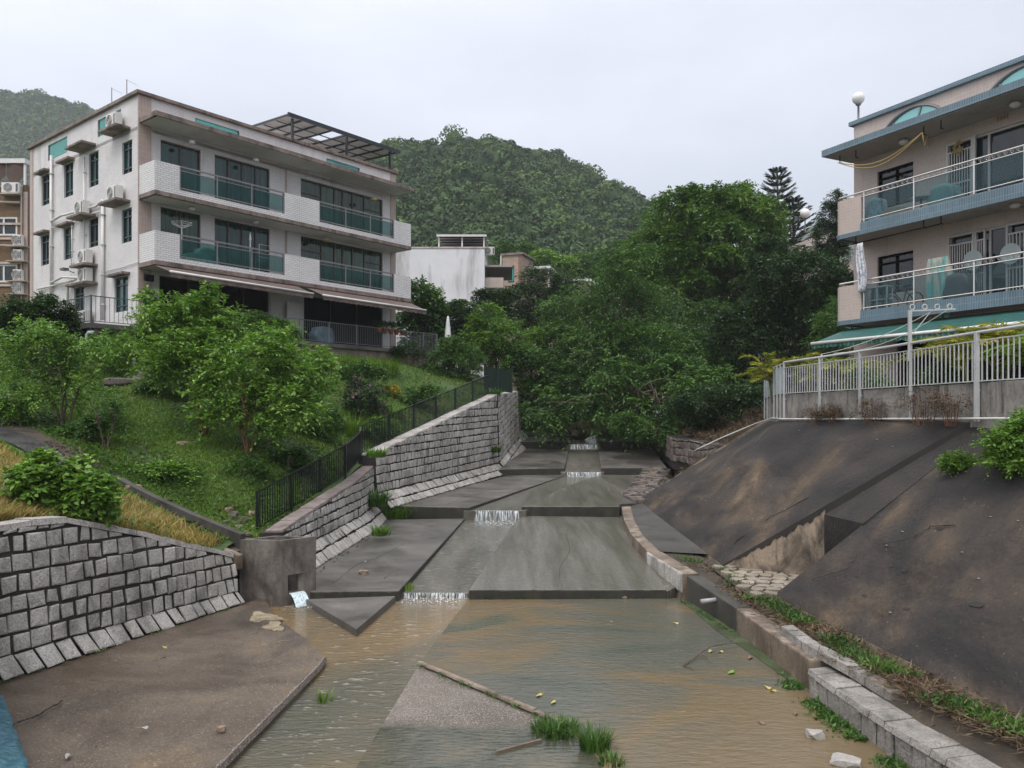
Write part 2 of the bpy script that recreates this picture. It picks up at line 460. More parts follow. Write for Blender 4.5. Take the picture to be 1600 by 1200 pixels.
def tuft(name, base, n, h, spread, mat, label, cat='grass tuft', seed=1, wd=.012, parent=None, lean=.5, group=None, kind=None, arch=.5):
    """a clump of arching blades"""
    rng = np.random.RandomState(seed); base = Vector(base)
    a = rng.uniform(0, 2 * PI, n); r = spread * np.sqrt(rng.uniform(0, 1, n)) * .5
    P0 = np.stack([r * np.cos(a), r * np.sin(a), np.zeros(n)], 1)
    hh = h * rng.uniform(.5, 1.1, n)
    od = np.stack([np.cos(a), np.sin(a), np.zeros(n)], 1) + rng.normal(size=(n, 3)) * .4; od[:, 2] = 0; od = _norm(od)
    le = rng.uniform(.1, 1, n)[:, None] * lean
    w = _norm(np.cross(od, [0, 0, 1.])) * (wd * rng.uniform(.6, 1.3, n))[:, None]
    segs = 4; co = []
    for i in range(segs):
        f = i / (segs - 1)
        c = P0 + od * (hh[:, None] * le * f ** 1.6 * 1.3) + np.array([0, 0, 1.]) * (hh * (f - arch * f ** 2.4 * le[:, 0]))[:, None]
        ww = w * (1 - f * .95)
        co.append(c - ww); co.append(c + ww)
    co = np.stack(co, 1); co[:, :2, 2] -= .03; base_i = (np.arange(n) * segs * 2)[:, None]
    q = np.concatenate([base_i + np.array([[2 * i, 2 * i + 1, 2 * i + 3, 2 * i + 2]]) for i in range(segs - 1)], 0)
    o = npmesh(name, co.reshape(-1, 3), q, M[mat], parent, np.repeat(rng.uniform(0, 1, n), segs * 2))
    o.location = base
    return tag(o, label, cat, group, kind)

def palm_fronds(mb_leaf, mb_stem, c, nf, L, rng, leafl=.35, lw=.1, rise=.9, kl=26, wind=0):
    """arching pinnate fronds; leaf quads returned as arrays"""
    out = []
    for i in range(nf):
        a = 2 * PI * i / nf + rng.uniform(-.3, .3); el = rng.uniform(.5, 1.25) * rise
        l = L * rng.uniform(.7, 1.15); pts = []
        for j in range(9):
            f = j / 8
            h = l * f * math.cos(el) * (1 + .3 * f); z = l * (f * math.sin(el) - .55 * f ** 2.3)
            pts.append(Vector(c) + Vector((math.cos(a) * h, math.sin(a) * h, z)))
        mb_stem.tube(pts, [.018 * (1 - .8 * j / 8) for j in range(9)], 5)
        P = []; d = []
        for j in range(kl):
            f = .2 + .8 * j / kl; x = f * 8; i0 = min(7, int(x)); p = pts[i0].lerp(pts[i0 + 1], x - i0)
            ax = (pts[i0 + 1] - pts[i0]).normalized(); sd2 = ax.cross(Vector((0, 0, 1))).normalized()
            for s in (-1, 1):
                P.append(p); d.append((ax * .75 + sd2 * s * .8 + Vector((0, 0, rng.uniform(-.25, .25)))).normalized())
        P = np.array([tuple(x) for x in P]); d = np.array([tuple(x) for x in d])
        ll = leafl * rng.uniform(.8, 1.1, len(P)) * np.repeat(np.sin(np.linspace(.5, PI - .25, kl)), 2)
        co, q = leaf_quads(P, d, ll, ll * 0 + leafl * lw, .8, rng); out.append(co)
    co = np.concatenate(out); return co, np.arange(len(co)).reshape(-1, 4)
# ================================================================ setting materials
M['wet_conc'] = surf('wet_concrete', [(.27, (.035, .031, .027)), (.45, (.085, .078, .069)), (.6, (.12, .112, .1)), (.75, (.18, .168, .15))], .75, rough=(.3, .65), fine=.55, fscale=30, streak=((.03, .028, .022), .6, (.5, 1.6, 1)),
                     bump=.35, bscale=45, bdist=.008, speck=((.32, .32, .3), 60, .64, .5))
M['slab_film'] = surf('wet_slab_sheet', [(.3, (.085, .085, .062)), (.42, (.115, .11, .09)), (.6, (.145, .138, .118)), (.75, (.17, .162, .14))], .7, (2.2, .22, 1), rough=(.14, .3), fine=.35, fscale=24, bump=.35, bscale=9, bdist=.03, streak=((.06, .065, .04), .45, (3, .25, 1)), rot=(0, 0, R(-12)))
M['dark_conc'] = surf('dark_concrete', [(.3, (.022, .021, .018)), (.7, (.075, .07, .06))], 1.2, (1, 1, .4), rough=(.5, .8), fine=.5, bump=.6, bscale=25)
M['bank_conc'] = surf('bank_concrete', [(.28, (.035, .025, .017)), (.45, (.075, .054, .037)), (.58, (.11, .085, .06)), (.72, (.17, .12, .065))], .42, (1, 1.6, 1), rough=(.3, .75), fine=.6, fscale=22,
                      bump=.6, bscale=50, bdist=.012, speck=((.36, .33, .29), 42, .62, .45), streak=((.035, .028, .022), .7, (1.2, .35, .5)))
M['gravel_conc'] = surf('aggregate_concrete', [(.3, (.10, .085, .07)), (.7, (.2, .17, .14))], .8, rough=(.5, .8), fine=.7, fscale=60, bump=.9, bscale=75, bdist=.02, speck=((.46, .4, .36), 55, .54, .75))
M['slope_conc'] = surf('blackened_shotcrete', [(.3, (.011, .010, .0105)), (.45, (.028, .0245, .023)), (.55, (.052, .042, .035)), (.65, (.11, .08, .053)), (.78, (.24, .18, .12))], .38, (1, 1, 1.4), rough=(.6, .85), spec=.3, fine=.5, fscale=14,
                       bump=.9, bscale=13, bdist=.035, streak=((.006, .006, .006), .6, (1.2, .5, 1.6)), speck=((.3, .29, .27), 26, .7, .5), dist=.5, detail=9)
M['step_algae'] = surf('step_algae', [(.3, (.012, .012, .009)), (.55, (.03, .028, .02)), (.7, (.05, .055, .025))], 4, (1, 1, .5), rough=(.5, .8), bump=.8, fine=.5)
M['rubble_chip'] = surf('pale_chip', [(.3, (.2, .19, .17)), (.7, (.34, .32, .3))], 3)
M['pale_render'] = surf('stained_render', [(.28, (.03, .026, .022)), (.4, (.12, .095, .07)), (.5, (.26, .205, .15)), (.7, (.38, .3, .22))], 1.5, (1, 1, .8), rough=(.6, .8), fine=.5, fscale=20, bump=.5, streak=((.012, .011, .01), .95, (2.6, 2.6, .8)), detail=9)
M['old_wall'] = surf('mouldy_render', [(.3, (.13, .12, .105)), (.7, (.32, .3, .27))], 1.6, rough=(.7, .9), fine=.6, fscale=14, bump=.6, streak=((.03, .028, .025), .9, (5, 5, .8)), detail=8)
M['granite'] = surf('granite_block', [(.3, (.29, .27, .245)), (.7, (.55, .525, .49))], 1.1, rough=(.5, .75), fine=.8, fscale=34, bump=1., bscale=22, bdist=.03, speck=((.07, .065, .06), 60, .6, .6), streak=((.05, .045, .04), .6, (2., 2., .8)))
M['granite_old'] = surf('old_granite', [(.3, (.19, .175, .155)), (.7, (.38, .36, .33))], 1.1, rough=(.5, .75), fine=.8, fscale=34, bump=1., bscale=22, bdist=.03, speck=((.07, .065, .06), 60, .6, .6), streak=((.05, .05, .03), .7, (2., 2., 1.8)))
M['granite_red'] = surf('granite_coping', [(.3, (.12, .09, .08)), (.7, (.3, .26, .24))], 2.2, rough=(.5, .75), fine=.7, fscale=34, bump=.7, bscale=22, bdist=.03, speck=((.05, .04, .04), 50, .6, .6))
M['mortar'] = surf('black_mortar', [(.3, (.012, .011, .01)), (.7, (.035, .03, .025))], 3, rough=(.7, .9), bump=.5)
M['soil'] = surf('soil', [(.3, (.025, .02, .014)), (.7, (.075, .058, .04))], 2, rough=(.8, .95), fine=.7, bump=.8, bscale=12, bdist=.03)
M['turf'] = surf('turf', [(.3, (.03, .06, .014)), (.48, (.05, .1, .02)), (.6, (.07, .08, .03)), (.72, (.09, .07, .04))], .7, rough=(.8, .95), fine=.6, fscale=18, bump=.8, bscale=14, bdist=.04)
M['asphalt'] = surf('wet_path', [(.3, (.02, .02, .022)), (.7, (.055, .052, .05))], 1.1, rough=(.3, .6), fine=.5, bump=.4, bscale=40, speck=((.2, .17, .13), 14, .66, .8))
M['paving'] = surf('rubble_paving', [(.3, (.15, .13, .1)), (.7, (.36, .31, .24))], 1.5, rough=(.5, .8), fine=.6, bump=.7, bscale=18)
M['kerb_conc'] = surf('kerb_concrete', [(.3, (.09, .066, .048)), (.55, (.2, .155, .115)), (.75, (.36, .3, .24))], 1.4, rough=(.5, .8), fine=.6, bump=.6, bscale=20, streak=((.03, .028, .016), .85, (3, 3, .7)))
M['forest_floor'] = surf('forest_floor', [(.3, (.01, .022, .008)), (.7, (.03, .05, .016))], .3, rough=(.9, 1), fine=.4, bump=.3, bscale=3)
M['water_main'] = water('muddy_water', [(.3, (.09, .09, .07)), (.42, (.12, .105, .07)), (.52, (.17, .125, .07)), (.62, (.2, .14, .07)), (.75, (.13, .12, .085))], .34, (1., .5, 1), (0, 0, R(-38)), rough=.1, bump=1.0,
                        bst=(3.2, 10, 1), foam=((.5, .47, .4), .80, .6))
M['water_film'] = water('shallow_sheet', [(.3, (.07, .08, .06)), (.42, (.1, .1, .08)), (.5, (.11, .1, .072)), (.57, (.15, .112, .062)), (.61, (.145, .11, .06)), (.67, (.09, .092, .06)), (.76, (.055, .065, .042))], .34, (.7, 1.25, 1), (0, 0, R(12)), rough=.12, bump=.32,
                        bst=(4, 10, 1), foam=((.4, .38, .33), .88, .3))
M['water_grey'] = water('thin_water', [(.3, (.07, .072, .05)), (.45, (.11, .105, .085)), (.7, (.17, .16, .135))], .6, (1.6, .3, 1), (0, 0, R(-20)), rough=.13, bump=.8, bst=(5, 14, 1), foam=((.45, .44, .41), .8, .5))
M['fall'] = froth('falling_water', (34, 8, 2), .42, .25, (.62, .68, .7))
M['foam'] = froth('white_foam', (26, 9, 1), .5, .16, (.75, .8, .82))

# ================================================================ channel bed (stepped)
def pz(a, b, D0): return lambda u, v: G(u, v, a, b, D0)
L1s = pz(-3.77, .042, 17.4); L1r = pz(-3.77, .046, 17.4); L1w = pz(-3.91, .05, 17.45)
L2s = pz(-3.05, .028, 26.5); L2r = pz(-3.04, .03, 26.5); L2w = pz(-3.15, .034, 26.5)
L3s = pz(-2.44, .107, 37); L3w = pz(-2.6, .125, 37); L4 = pz(-1.43, 0, 43); L4w = pz(-1.55, 0, 43)
L0 = pz(-4.0, 0, 0)

ground = MB().poly([(-2500, -200, -4.9), (2500, -200, -4.9), (2500, 3500, -4.9), (-2500, 3500, -4.9)]).build('ground', M['soil']); tag(ground, kind='structure')
def struct(name, mb, mat, **k):
    o = mb.build(name, mat, **k); return tag(o, kind='structure')
def subdiv_poly(pts, dz=.6):
    return MB().prism(pts, dz)

w = MB().poly([(-8, 2, -4.0), (5.5, 2, -4.0), (5.5, 17.6, -4.0), (-8, 17.6, -4.0)])
struct('stream_water', w, M['water_main'])
# right apron under a sheet of water
Za = -3.965
ap = [G(*p, Za) for p in ((731, 937), (1075, 935), (1160, 985), (1275, 1062), (1420, 1180), (1500, 1260), (1000, 1300), (930, 1180), (870, 1128), (655, 1036))]
struct('water_sheet', MB().prism(ap, .3), M['water_film'])
ap2 = [G(*p, Za - .004) for p in ((655, 1038), (874, 1128), (960, 1210), (1000, 1330), (500, 1330), (556, 1200))]
def half_wet(name):
    m, t, p, o = _new(name); v = _map(t, 'Object'); s_ = t.nodes.new('ShaderNodeSeparateXYZ'); t.links.new(v, s_.inputs[0])
    n = _noise(t, v, 1.6, 6, .6, .4); a = t.nodes.new('ShaderNodeMath'); a.operation = 'MULTIPLY_ADD'; a.inputs[1].default_value = .9; t.links.new(n, a.inputs[0]); t.links.new(s_.outputs[1], a.inputs[2])
    dry = _rng(t, a.outputs[0], 10.62, 10.86, 0, 1)
    g1 = _ramp(t, _noise(t, v, 1.1, 5), [(.3, (.085, .07, .055)), (.7, (.17, .145, .12))]); g1 = _mix(t, g1, (.44, .39, .34), _rng(t, _noise(t, v, 55, 2, .5), .55, .6, 0, .75)); g1 = _mix(t, g1, _ramp(t, _noise(t, v, 70, 3, .6), [(.3, (.4, .4, .4)), (.7, (1.2, 1.2, 1.2))]), .6, 'MULTIPLY')
    w1 = _ramp(t, _noise(t, v, 1.3, 5, .6, .5), [(.3, (.035, .042, .028)), (.55, (.08, .078, .055)), (.7, (.12, .1, .065))])
    t.links.new(_mix(t, w1, g1, dry), p.inputs['Base Color']); t.links.new(_rng(t, dry, 0, 1, .1, .6), p.inputs['Roughness'])
    hb_ = _noise(t, _map(t, 'Object', (5, 15, 1), (0, 0, R(15))), 1., 3, .5, .4); hm_ = t.nodes.new('ShaderNodeMix'); hm_.data_type = 'FLOAT'; t.links.new(dry, hm_.inputs[0]); t.links.new(hb_, hm_.inputs[2]); t.links.new(_noise(t, v, 70, 4, .7), hm_.inputs[3])
    _bump(t, p, hm_.outputs[0], .5, .02); return m
struct('lower_apron', MB().prism(ap2, .3), half_wet('half_wet_slab'))
tri = [G(*p, -4.2) for p in ((653, 1046), (700, 1062), (845, 1122), (770, 1134), (690, 1131), (597, 1134))]
pass
rid = MB()
a0, a1 = G(655, 1036, -3.93), G(874, 1128, -3.93); dn = (a1 - a0).normalized(); sd_ = Vector((-dn.y, dn.x, 0))
N = 14; r_ = random.Random(3)
for i in range(N):
    p = a0.lerp(a1, i / N); q = a0.lerp(a1, (i + .985) / N); wl, wr = .035 + r_.uniform(0, .012), .045 + r_.uniform(0, .015)
    h = .022 + r_.uniform(0, .014)
    rid.hexa([p - sd_ * wl, q - sd_ * wl, q + sd_ * wr, p + sd_ * wr], [x + Vector((0, 0, h)) for x in (p - sd_ * wl * .8, q - sd_ * wl * .8, q + sd_ * wr * .8, p + sd_ * wr * .8)])
struct('ridge_kerb', rid, M['kerb_conc'])
st2 = MB(); b0, b1 = G(775, 1176, -3.955), G(846, 1157, -3.955); st2.bar(b0, b1, .03, .04)
struct('low_kerb', st2, M['kerb_conc'])

# left bank slab with its ragged edge
edge = [(425, 958), (440, 968), (455, 983), (470, 992), (483, 1003), (495, 1014), (509, 1027), (498, 1042), (478, 1062), (455, 1085), (430, 1110), (410, 1131), (385, 1155), (358, 1183), (335, 1206), (300, 1240)]
top = [G(u, v, -3.87) for u, v in edge]
n_in = [Vector((-5.2, 17.0, -3.84)), Vector((-5.45, 16.25, -3.82)), Vector((-6.3, 13.6, -3.76)), Vector((-7.2, 10.9, -3.71)), Vector((-8.0, 8.3, -3.7)), Vector((-8.6, 6.0, -3.7))]
bank = MB(); poly = top + [Vector((-4.2, 6, -3.87))] + n_in[::-1]
bank.prism(poly, .35)
struct('bank_slab', bank, M['bank_conc'])
rim = MB(); r_ = random.Random(5)
for i in range(6, len(top) - 1):
    for j in range(4):
        p = top[i].lerp(top[i + 1], j / 4); q = top[i].lerp(top[i + 1], (j + .93) / 4); d = (q - p).normalized(); s = Vector((-d.y, d.x, 0))
        k = r_.uniform(.03, .06)
        rim.hexa([p + s * .02 - Vector((0, 0, .06)), q + s * .02 - Vector((0, 0, .06)), q - s * k - Vector((0, 0, .02)), p - s * k - Vector((0, 0, .02))],
                 [p + Vector((0, 0, .016)), q + Vector((0, 0, .012 + r_.uniform(0, .01))), q - s * k * .8 + Vector((0, 0, .01)), p - s * k * .8 + Vector((0, 0, .01))])
struct('bank_edge_kerb', rim, M['gravel_conc'])

def slab(name, fn, pix, dz, mat, extra=None):
    pts = [fn(*p) for p in pix]
    o = MB().prism(pts, dz).build(name, mat, bevel=.012)
    if name == 'channel_slab':
        fm = MB(); n_ = len(pts); cw = sum(((pts[(i + 1) % n_][0] - pts[i][0]) * (pts[(i + 1) % n_][1] + pts[i][1]) for i in range(n_))) > 0; r2 = random.Random(int(pts[0].y * 100))
        for e_i in ((0, 1) if mat.name != 'wet_slab_sheet' else (0,)):
            a, b = pts[e_i], pts[e_i + 1]; d = (b - a); d.z = 0; d.normalize(); nn = Vector((d.y, -d.x, 0)); c_ = sum(pts, Vector()) / n_
            if (c_ - a).dot(nn) > 0: nn = -nn
            K = 26
            for i in range(K):
                p, q_ = a.lerp(b, i / K), a.lerp(b, (i + 1) / K); t1, t2 = .016 + r2.uniform(0, .022), dz; off = nn * .006
                fm.hexa([p - Vector((0, 0, t2)), q_ - Vector((0, 0, t2)), q_ - Vector((0, 0, t2)) + off, p - Vector((0, 0, t2)) + off], [p - Vector((0, 0, t1)), q_ - Vector((0, 0, t1)), q_ - Vector((0, 0, t1)) + off, p - Vector((0, 0, t1)) + off])
        tag(fm.build('slab_face', M['step_algae']), kind='structure')
    return tag(o, kind='structure')
slab('wedge_slab', pz(-3.86, 0, 0), [(478, 936), (618, 931), (557, 983)], .22, M['wet_conc'])
slab('channel_slab', L1s, [(470, 924), (623, 923), (726, 810), (600, 812), (575, 822), (482, 893)], .45, M['wet_conc'])
slab('channel_slab', L1r, [(733, 921), (1041, 921), (1012, 872), (964, 808), (814, 806), (800, 822)], .35, M['slab_film'])
slab('channel_slab', L2s, [(606, 790), (733, 793), (884, 742), (800, 741)], .5, M['wet_conc'])
slab('channel_slab', L2r, [(815, 791), (967, 791), (1022, 742), (938, 742), (895, 756)], .5, M['slab_film'])
slab('channel_slab', L3s, [(780, 733), (882, 731), (890, 697), (822, 698)], .5, M['wet_conc'])
slab('channel_slab', L3s, [(939, 731), (1042, 731), (1016, 697), (934, 697)], .5, M['wet_conc'])
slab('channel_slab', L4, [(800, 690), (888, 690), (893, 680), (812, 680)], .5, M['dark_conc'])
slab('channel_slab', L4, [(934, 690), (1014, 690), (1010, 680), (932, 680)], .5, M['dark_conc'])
slab('gutter', pz(-3.80, .044, 17.4), [(1042, 924), (1075, 908), (1000, 838), (975, 806), (962, 806)], .4, M['water_grey'])
# stream strips between slabs
slab('stream_strip', L1w, [(610, 926), (745, 926), (822, 803), (716, 803)], .5, M['water_grey'])
slab('stream_strip', L2w, [(724, 798), (822, 798), (942, 742), (868, 742)], .6, M['water_grey'])
slab('stream_strip', L3w, [(876, 738), (944, 738), (938, 695), (886, 695)], .6, M['water_grey'])
slab('stream_strip', L4w, [(884, 694), (938, 694), (934, 680), (888, 680)], .6, M['water_grey'])
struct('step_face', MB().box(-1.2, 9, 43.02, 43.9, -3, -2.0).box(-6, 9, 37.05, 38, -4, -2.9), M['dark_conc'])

def fallsheet(name, a, b, h, out_, foam_len, label, seed):
    """curtain of falling water from lip a-b, with the foam at its foot"""
    t = empty(name, (a + b) / 2, 0); tag(t, label, 'waterfall', 'small falls over the channel steps')
    o = (a + b) / 2; n = 24; m = 5
    rng = np.random.RandomState(seed)
    co = []; tt = []
    fw = Vector((0, -1, 0))
    for j in range(m + 1):
        f = j / m
        for i in range(n + 1):
            p = a.lerp(b, i / n) + fw * (out_ * (f ** .6)) * (1 + .3 * math.sin(i * 1.7)) - Vector((0, 0, h * f ** 1.4)) + Vector((0, 0, .012)) - o
            co.append(tuple(p)); tt.append(.95 if j else .6)
    q = [(j * (n + 1) + i, j * (n + 1) + i + 1, (j + 1) * (n + 1) + i + 1, (j + 1) * (n + 1) + i) for j in range(m) for i in range(n)]
    npmesh('falling_water', np.array(co), np.array(q), M['fall'], t, np.array(tt), True)
    co = []; tt = []; m2 = 10
    for j in range(m2 + 1):
        f = j / m2
        for i in range(n + 1):
            g = i / n
            p = a.lerp(b, g) + fw * (out_ * .5 + foam_len * f) - Vector((0, 0, h - .03 - .02 * math.sin(i * 2.1 + j))) - o
            p.x += (g - .5) * f * -.1
            co.append(tuple(p)); tt.append(max(0, (1.15 - f * 1.1)) * (min(1, 5 * g + .3) * min(1, 5 * (1 - g) + .3)))
    q = [(j * (n + 1) + i, j * (n + 1) + i + 1, (j + 1) * (n + 1) + i + 1, (j + 1) * (n + 1) + i) for j in range(m2) for i in range(n)]
    npmesh('foam', np.array(co), np.array(q), M['foam'], t, np.array(tt), True)
    return t
fallsheet('waterfall', L1w(621, 927), L1w(730, 927), .12, .07, 1.1, 'small waterfall over the lowest channel step, nearest the camera', 1)
fallsheet('waterfall', L2w(742, 798), L2w(811, 798), .34, .12, 1.9, 'white waterfall over the second channel step beside the weedy slab', 2)
fallsheet('waterfall', L3w(886, 738), L3w(939, 738), .2, .12, 1.3, 'small waterfall at the third channel step, in the middle distance', 3)
fallsheet('waterfall', L4w(891, 694.4), L4w(934, 694.4), .26, .12, .8, 'thin waterfall at the farthest channel step under the branches', 4)

# ================================================================ masonry
def stones(mb, b0, b1, t0, t1, course, width, seed, nrm=None, proud=.035, gap=.014, hfun=None, jit=.006, stagger=True):
    """rough blocks laid in courses between a bottom line and a top line"""
    r_ = random.Random(seed)
    L = (b1 - b0).length; up0 = (t0 - b0); up1 = (t1 - b1)
    Hm = max(up0.length, up1.length)
    if nrm is None:
        nrm = (b1 - b0).cross(up0 + up1).normalized()
    H = lambda x: up0.length * (1 - x / L) + up1.length * x / L
    def P(x, h):
        f = x / L; b = b0.lerp(b1, f); u_ = (up0.normalized().lerp(up1.normalized(), f)); return b + u_ * h
    h = 0.0; row = 0
    while h < Hm - .03:
        ch = course * r_.uniform(.9, 1.1)
        x = -(width * .5 if row % 2 and stagger else 0) + r_.uniform(-.05, .02)
        while x < L:
            wd = width * r_.uniform(.72, 1.25)
            xa, xb = max(0, x) + gap / 2, min(L, x + wd) - gap / 2
            x += wd
            if xb - xa < .06: continue
            ya = h + gap / 2; yb0 = min(h + ch - gap / 2, H(xa) if hfun is None else hfun(xa)); yb1 = min(h + ch - gap / 2, H(xb) if hfun is None else hfun(xb))
            if yb0 - ya < .05 and yb1 - ya < .05: continue
            yb0 = max(yb0, ya + .02); yb1 = max(yb1, ya + .02)
            J = lambda: Vector((r_.uniform(-jit, jit), r_.uniform(-jit, jit), r_.uniform(-jit, jit)))
            q = [P(xa, ya) + J(), P(xb, ya) + J(), P(xb, yb1) + J(), P(xa, yb0) + J()]
            c = sum(q, Vector()) / 4; pr = proud * r_.uniform(.6, 1.3); n = len(mb.v)
            mid = [p + nrm * pr * .6 for p in q]; fr = [c + (p - c) * .84 + nrm * (pr + r_.uniform(-.008, .012)) for p in q]
            for p in q + mid + fr + [c + nrm * (pr * 1.25)]: mb.v.append(tuple(p))
            for i in range(4):
                j = (i + 1) % 4
                mb.f.append((n + i, n + j, n + 4 + j, n + 4 + i)); mb.f.append((n + 4 + i, n + 4 + j, n + 8 + j, n + 8 + i)); mb.f.append((n + 8 + i, n + 8 + j, n + 12))
        h += ch; row += 1
    return mb
def stones_path(mb, bs, ts, course, width, seed, proud=.034, gap=.046, jit=.014, stagger=True):
    """blocks laid continuously along a bent wall between its bottom and top lines"""
    r_ = random.Random(seed); cum = [0]
    for i in range(len(bs) - 1): cum.append(cum[-1] + (bs[i + 1] - bs[i]).length)
    Ltot = cum[-1]
    def at(x):
        x = max(0, min(Ltot, x))
        for i in range(len(bs) - 1):
            if x <= cum[i + 1] + 1e-6:
                f = (x - cum[i]) / (cum[i + 1] - cum[i]); return bs[i].lerp(bs[i + 1], f), ts[i].lerp(ts[i + 1], f), (bs[i + 1] - bs[i])
    def H(x): b, t, d = at(x); return (t - b).length
    def P(x, h): b, t, d = at(x); return b + (t - b).normalized() * h
    Hm = max(H(c) for c in cum); h = 0.0; row = 0
    while h < Hm - .03:
        ch = course * r_.uniform(.88, 1.1); x = -(width * .5 if row % 2 and stagger else 0) + r_.uniform(-.06, .02)
        if not stagger: ch = min(ch, Hm - h) if Hm - h < course * 1.5 else ch
        while x < Ltot:
            wd = width * r_.uniform(.72, 1.3); g = gap * r_.uniform(.6, 1.5); xa, xb = max(0, x) + g / 2, min(Ltot, x + wd) - g / 2; x += wd
            if xb - xa < .07: continue
            ya = h + g / 2; y0, y1 = min(h + ch - g / 2, H(xa)), min(h + ch - g / 2, H(xb))
            if y0 - ya < .05 and y1 - ya < .05: continue
            y0, y1 = max(y0, ya + .03), max(y1, ya + .03)
            b, t, d = at((xa + xb) / 2); nrm = d.cross(t - b).normalized()
            J = lambda: Vector([r_.uniform(-jit, jit) for _ in range(3)])
            q = [P(xa, ya) + J(), P(xb, ya) + J(), P(xb, y1) + J(), P(xa, y0) + J()]; c = sum(q, Vector()) / 4; pr = proud * r_.uniform(.55, 1.3); n = len(mb.v)
            mid = [p + nrm * pr * .6 for p in q]; fr = [c + (p - c) * .84 + nrm * (pr + r_.uniform(-.01, .014)) for p in q]
            for p in q + mid + fr + [c + nrm * pr * 1.25]: mb.v.append(tuple(p))
            for i in range(4):
                j = (i + 1) % 4
                mb.f.append((n + i, n + j, n + 4 + j, n + 4 + i)); mb.f.append((n + 4 + i, n + 4 + j, n + 8 + j, n + 8 + i)); mb.f.append((n + 8 + i, n + 8 + j, n + 12))
        h += ch; row += 1
def coping(mb, a, b, back, w, h, step, seed, over=.03):
    r_ = random.Random(seed); L = (b - a).length; d = (b - a) / L; x = 0
    while x < L:
        wd = min(step * r_.uniform(.8, 1.2), L - x)
        p = a + d * (x + .006); q = a + d * (x + wd - .006); o = -back * (over + r_.uniform(0, .02)); z = Vector((0, 0, r_.uniform(-.01, .012)))
        mb.hexa([p + o, q + o, q + back * w, p + back * w], [v + Vector((0, 0, h)) + z for v in (p + o * .6, q + o * .6, q + back * w, p + back * w)])
        x += wd
def mwall(name, label, bots, toes, tops, course, width, seed, cop=(.4, .08, .35), toe_course=.33, toe_w=.26, back=None, copmat='granite', hf=None):
    o = bots[0]; t = empty(name, o, 0, label, 'wall')
    L = lambda p: p - o
    body, fs, ts, cp = MB(), MB(), MB(), MB()
    def fine(a):
        o2 = []
        for i in range(len(a) - 1):
            for j in range(8): o2.append(a[i].lerp(a[i + 1], j / 8))
        return o2 + [a[-1]]
    stones_path(fs, [L(p) for p in toes], [L(p) for p in tops], course, width, seed)
    stones_path(ts, [L(p) for p in bots], [L(p) for p in toes], toe_course, toe_w, seed + 50, stagger=False, proud=.03)
    bots, toes, tops = fine(bots), fine(toes), fine(tops)
    for i in range(len(bots) - 1):
        b0, b1, m0, m1, t0, t1 = map(L, (bots[i], bots[i + 1], toes[i], toes[i + 1], tops[i], tops[i + 1]))
        bk = back or Vector((-1, 0, 0))
        # back body: dark joint plane and mass behind
        body.hexa([b0 - Vector((0, 0, .5)), b1 - Vector((0, 0, .5)), b1 + bk * 1.0 - Vector((0, 0, .5)), b0 + bk * 1.0 - Vector((0, 0, .5))],
                  [m0, m1, m1 + bk * .6, m0 + bk * .6])
        body.hexa([m0, m1, m1 + bk * .55, m0 + bk * .55], [t0, t1, t1 + bk * .5, t0 + bk * .5])
    for i in range(0, len(tops) - 1, 8 if len(tops) < 30 else 4):
        j = min(len(tops) - 1, i + (8 if len(tops) < 30 else 4)); coping(cp, L(tops[i]), L(tops[j]), bk, cop[0], cop[1], cop[2], seed + i)
    body.build('joint_mortar', M['mortar'], t)
    fs.build('facing_stones', M['granite'], t)
    ts.build('toe_stones', M['granite'], t)
    cp.build('coping', M[copmat], t, bevel=.01)
    return t
# nearest wall on the left
fb = [Vector((-8.75, 5.9, -3.7)), Vector((-7.06, 11.1, -3.71)), Vector((-6.35, 13.3, -3.76)), Vector((-5.38, 16.3, -3.82))]
ft = [Vector((-8.95, 5.95, -3.4)), Vector((-7.25, 11.15, -3.41)), Vector((-6.54, 13.35, -3.47)), Vector((-5.52, 16.35, -3.58))]
fp = [W(0, 840, 11.25) * 1, W(0, 838, 11.2), W(60, 829, 11.75), W(119, 822, 12.4), W(165, 827, 13.0), W(230, 843, 14.0), W(300, 860, 15.0), W(378, 878, 16.3)]
fwl = [Vector((-8.95, 5.95, -3.4)), ft[1]]
bl, tl_, tp = [], [], []
def lin(A, B, f): return A.lerp(B, f)
path_b = [(fb[0], ft[0]), (fb[1], ft[1]), (fb[2], ft[2]), (fb[3], ft[3])]
def at_y(y, k):
    P = [x[k] for x in path_b]
    for i in range(3):
        if P[i].y <= y <= P[i + 1].y or i == 2 or (i == 0 and y < P[0].y):
            f = (y - P[i].y) / (P[i + 1].y - P[i].y)
            if y <= P[i + 1].y or i == 2: return P[i].lerp(P[i + 1], f)
prof = [(5.95, -1.75), (9.5, -1.7), (11.25, -1.66), (11.9, -1.64), (12.5, -1.68), (13.0, -1.83), (14.0, -2.12), (15.0, -2.48), (15.8, -2.72), (16.3, -2.9)]
for y, z in prof:
    b = at_y(y, 0); m = at_y(y, 1); bl.append(b); tl_.append(m); tp.append(Vector((m.x - .12, m.y + .02, z)))
mwall('masonry_wall', 'granite block wall in the left foreground with a sloping row of toe stones', bl, tl_, tp, .29, .29, 10, cop=(.3, .09, .33), toe_course=.5, toe_w=.3, back=Vector((-1, .3, 0)))

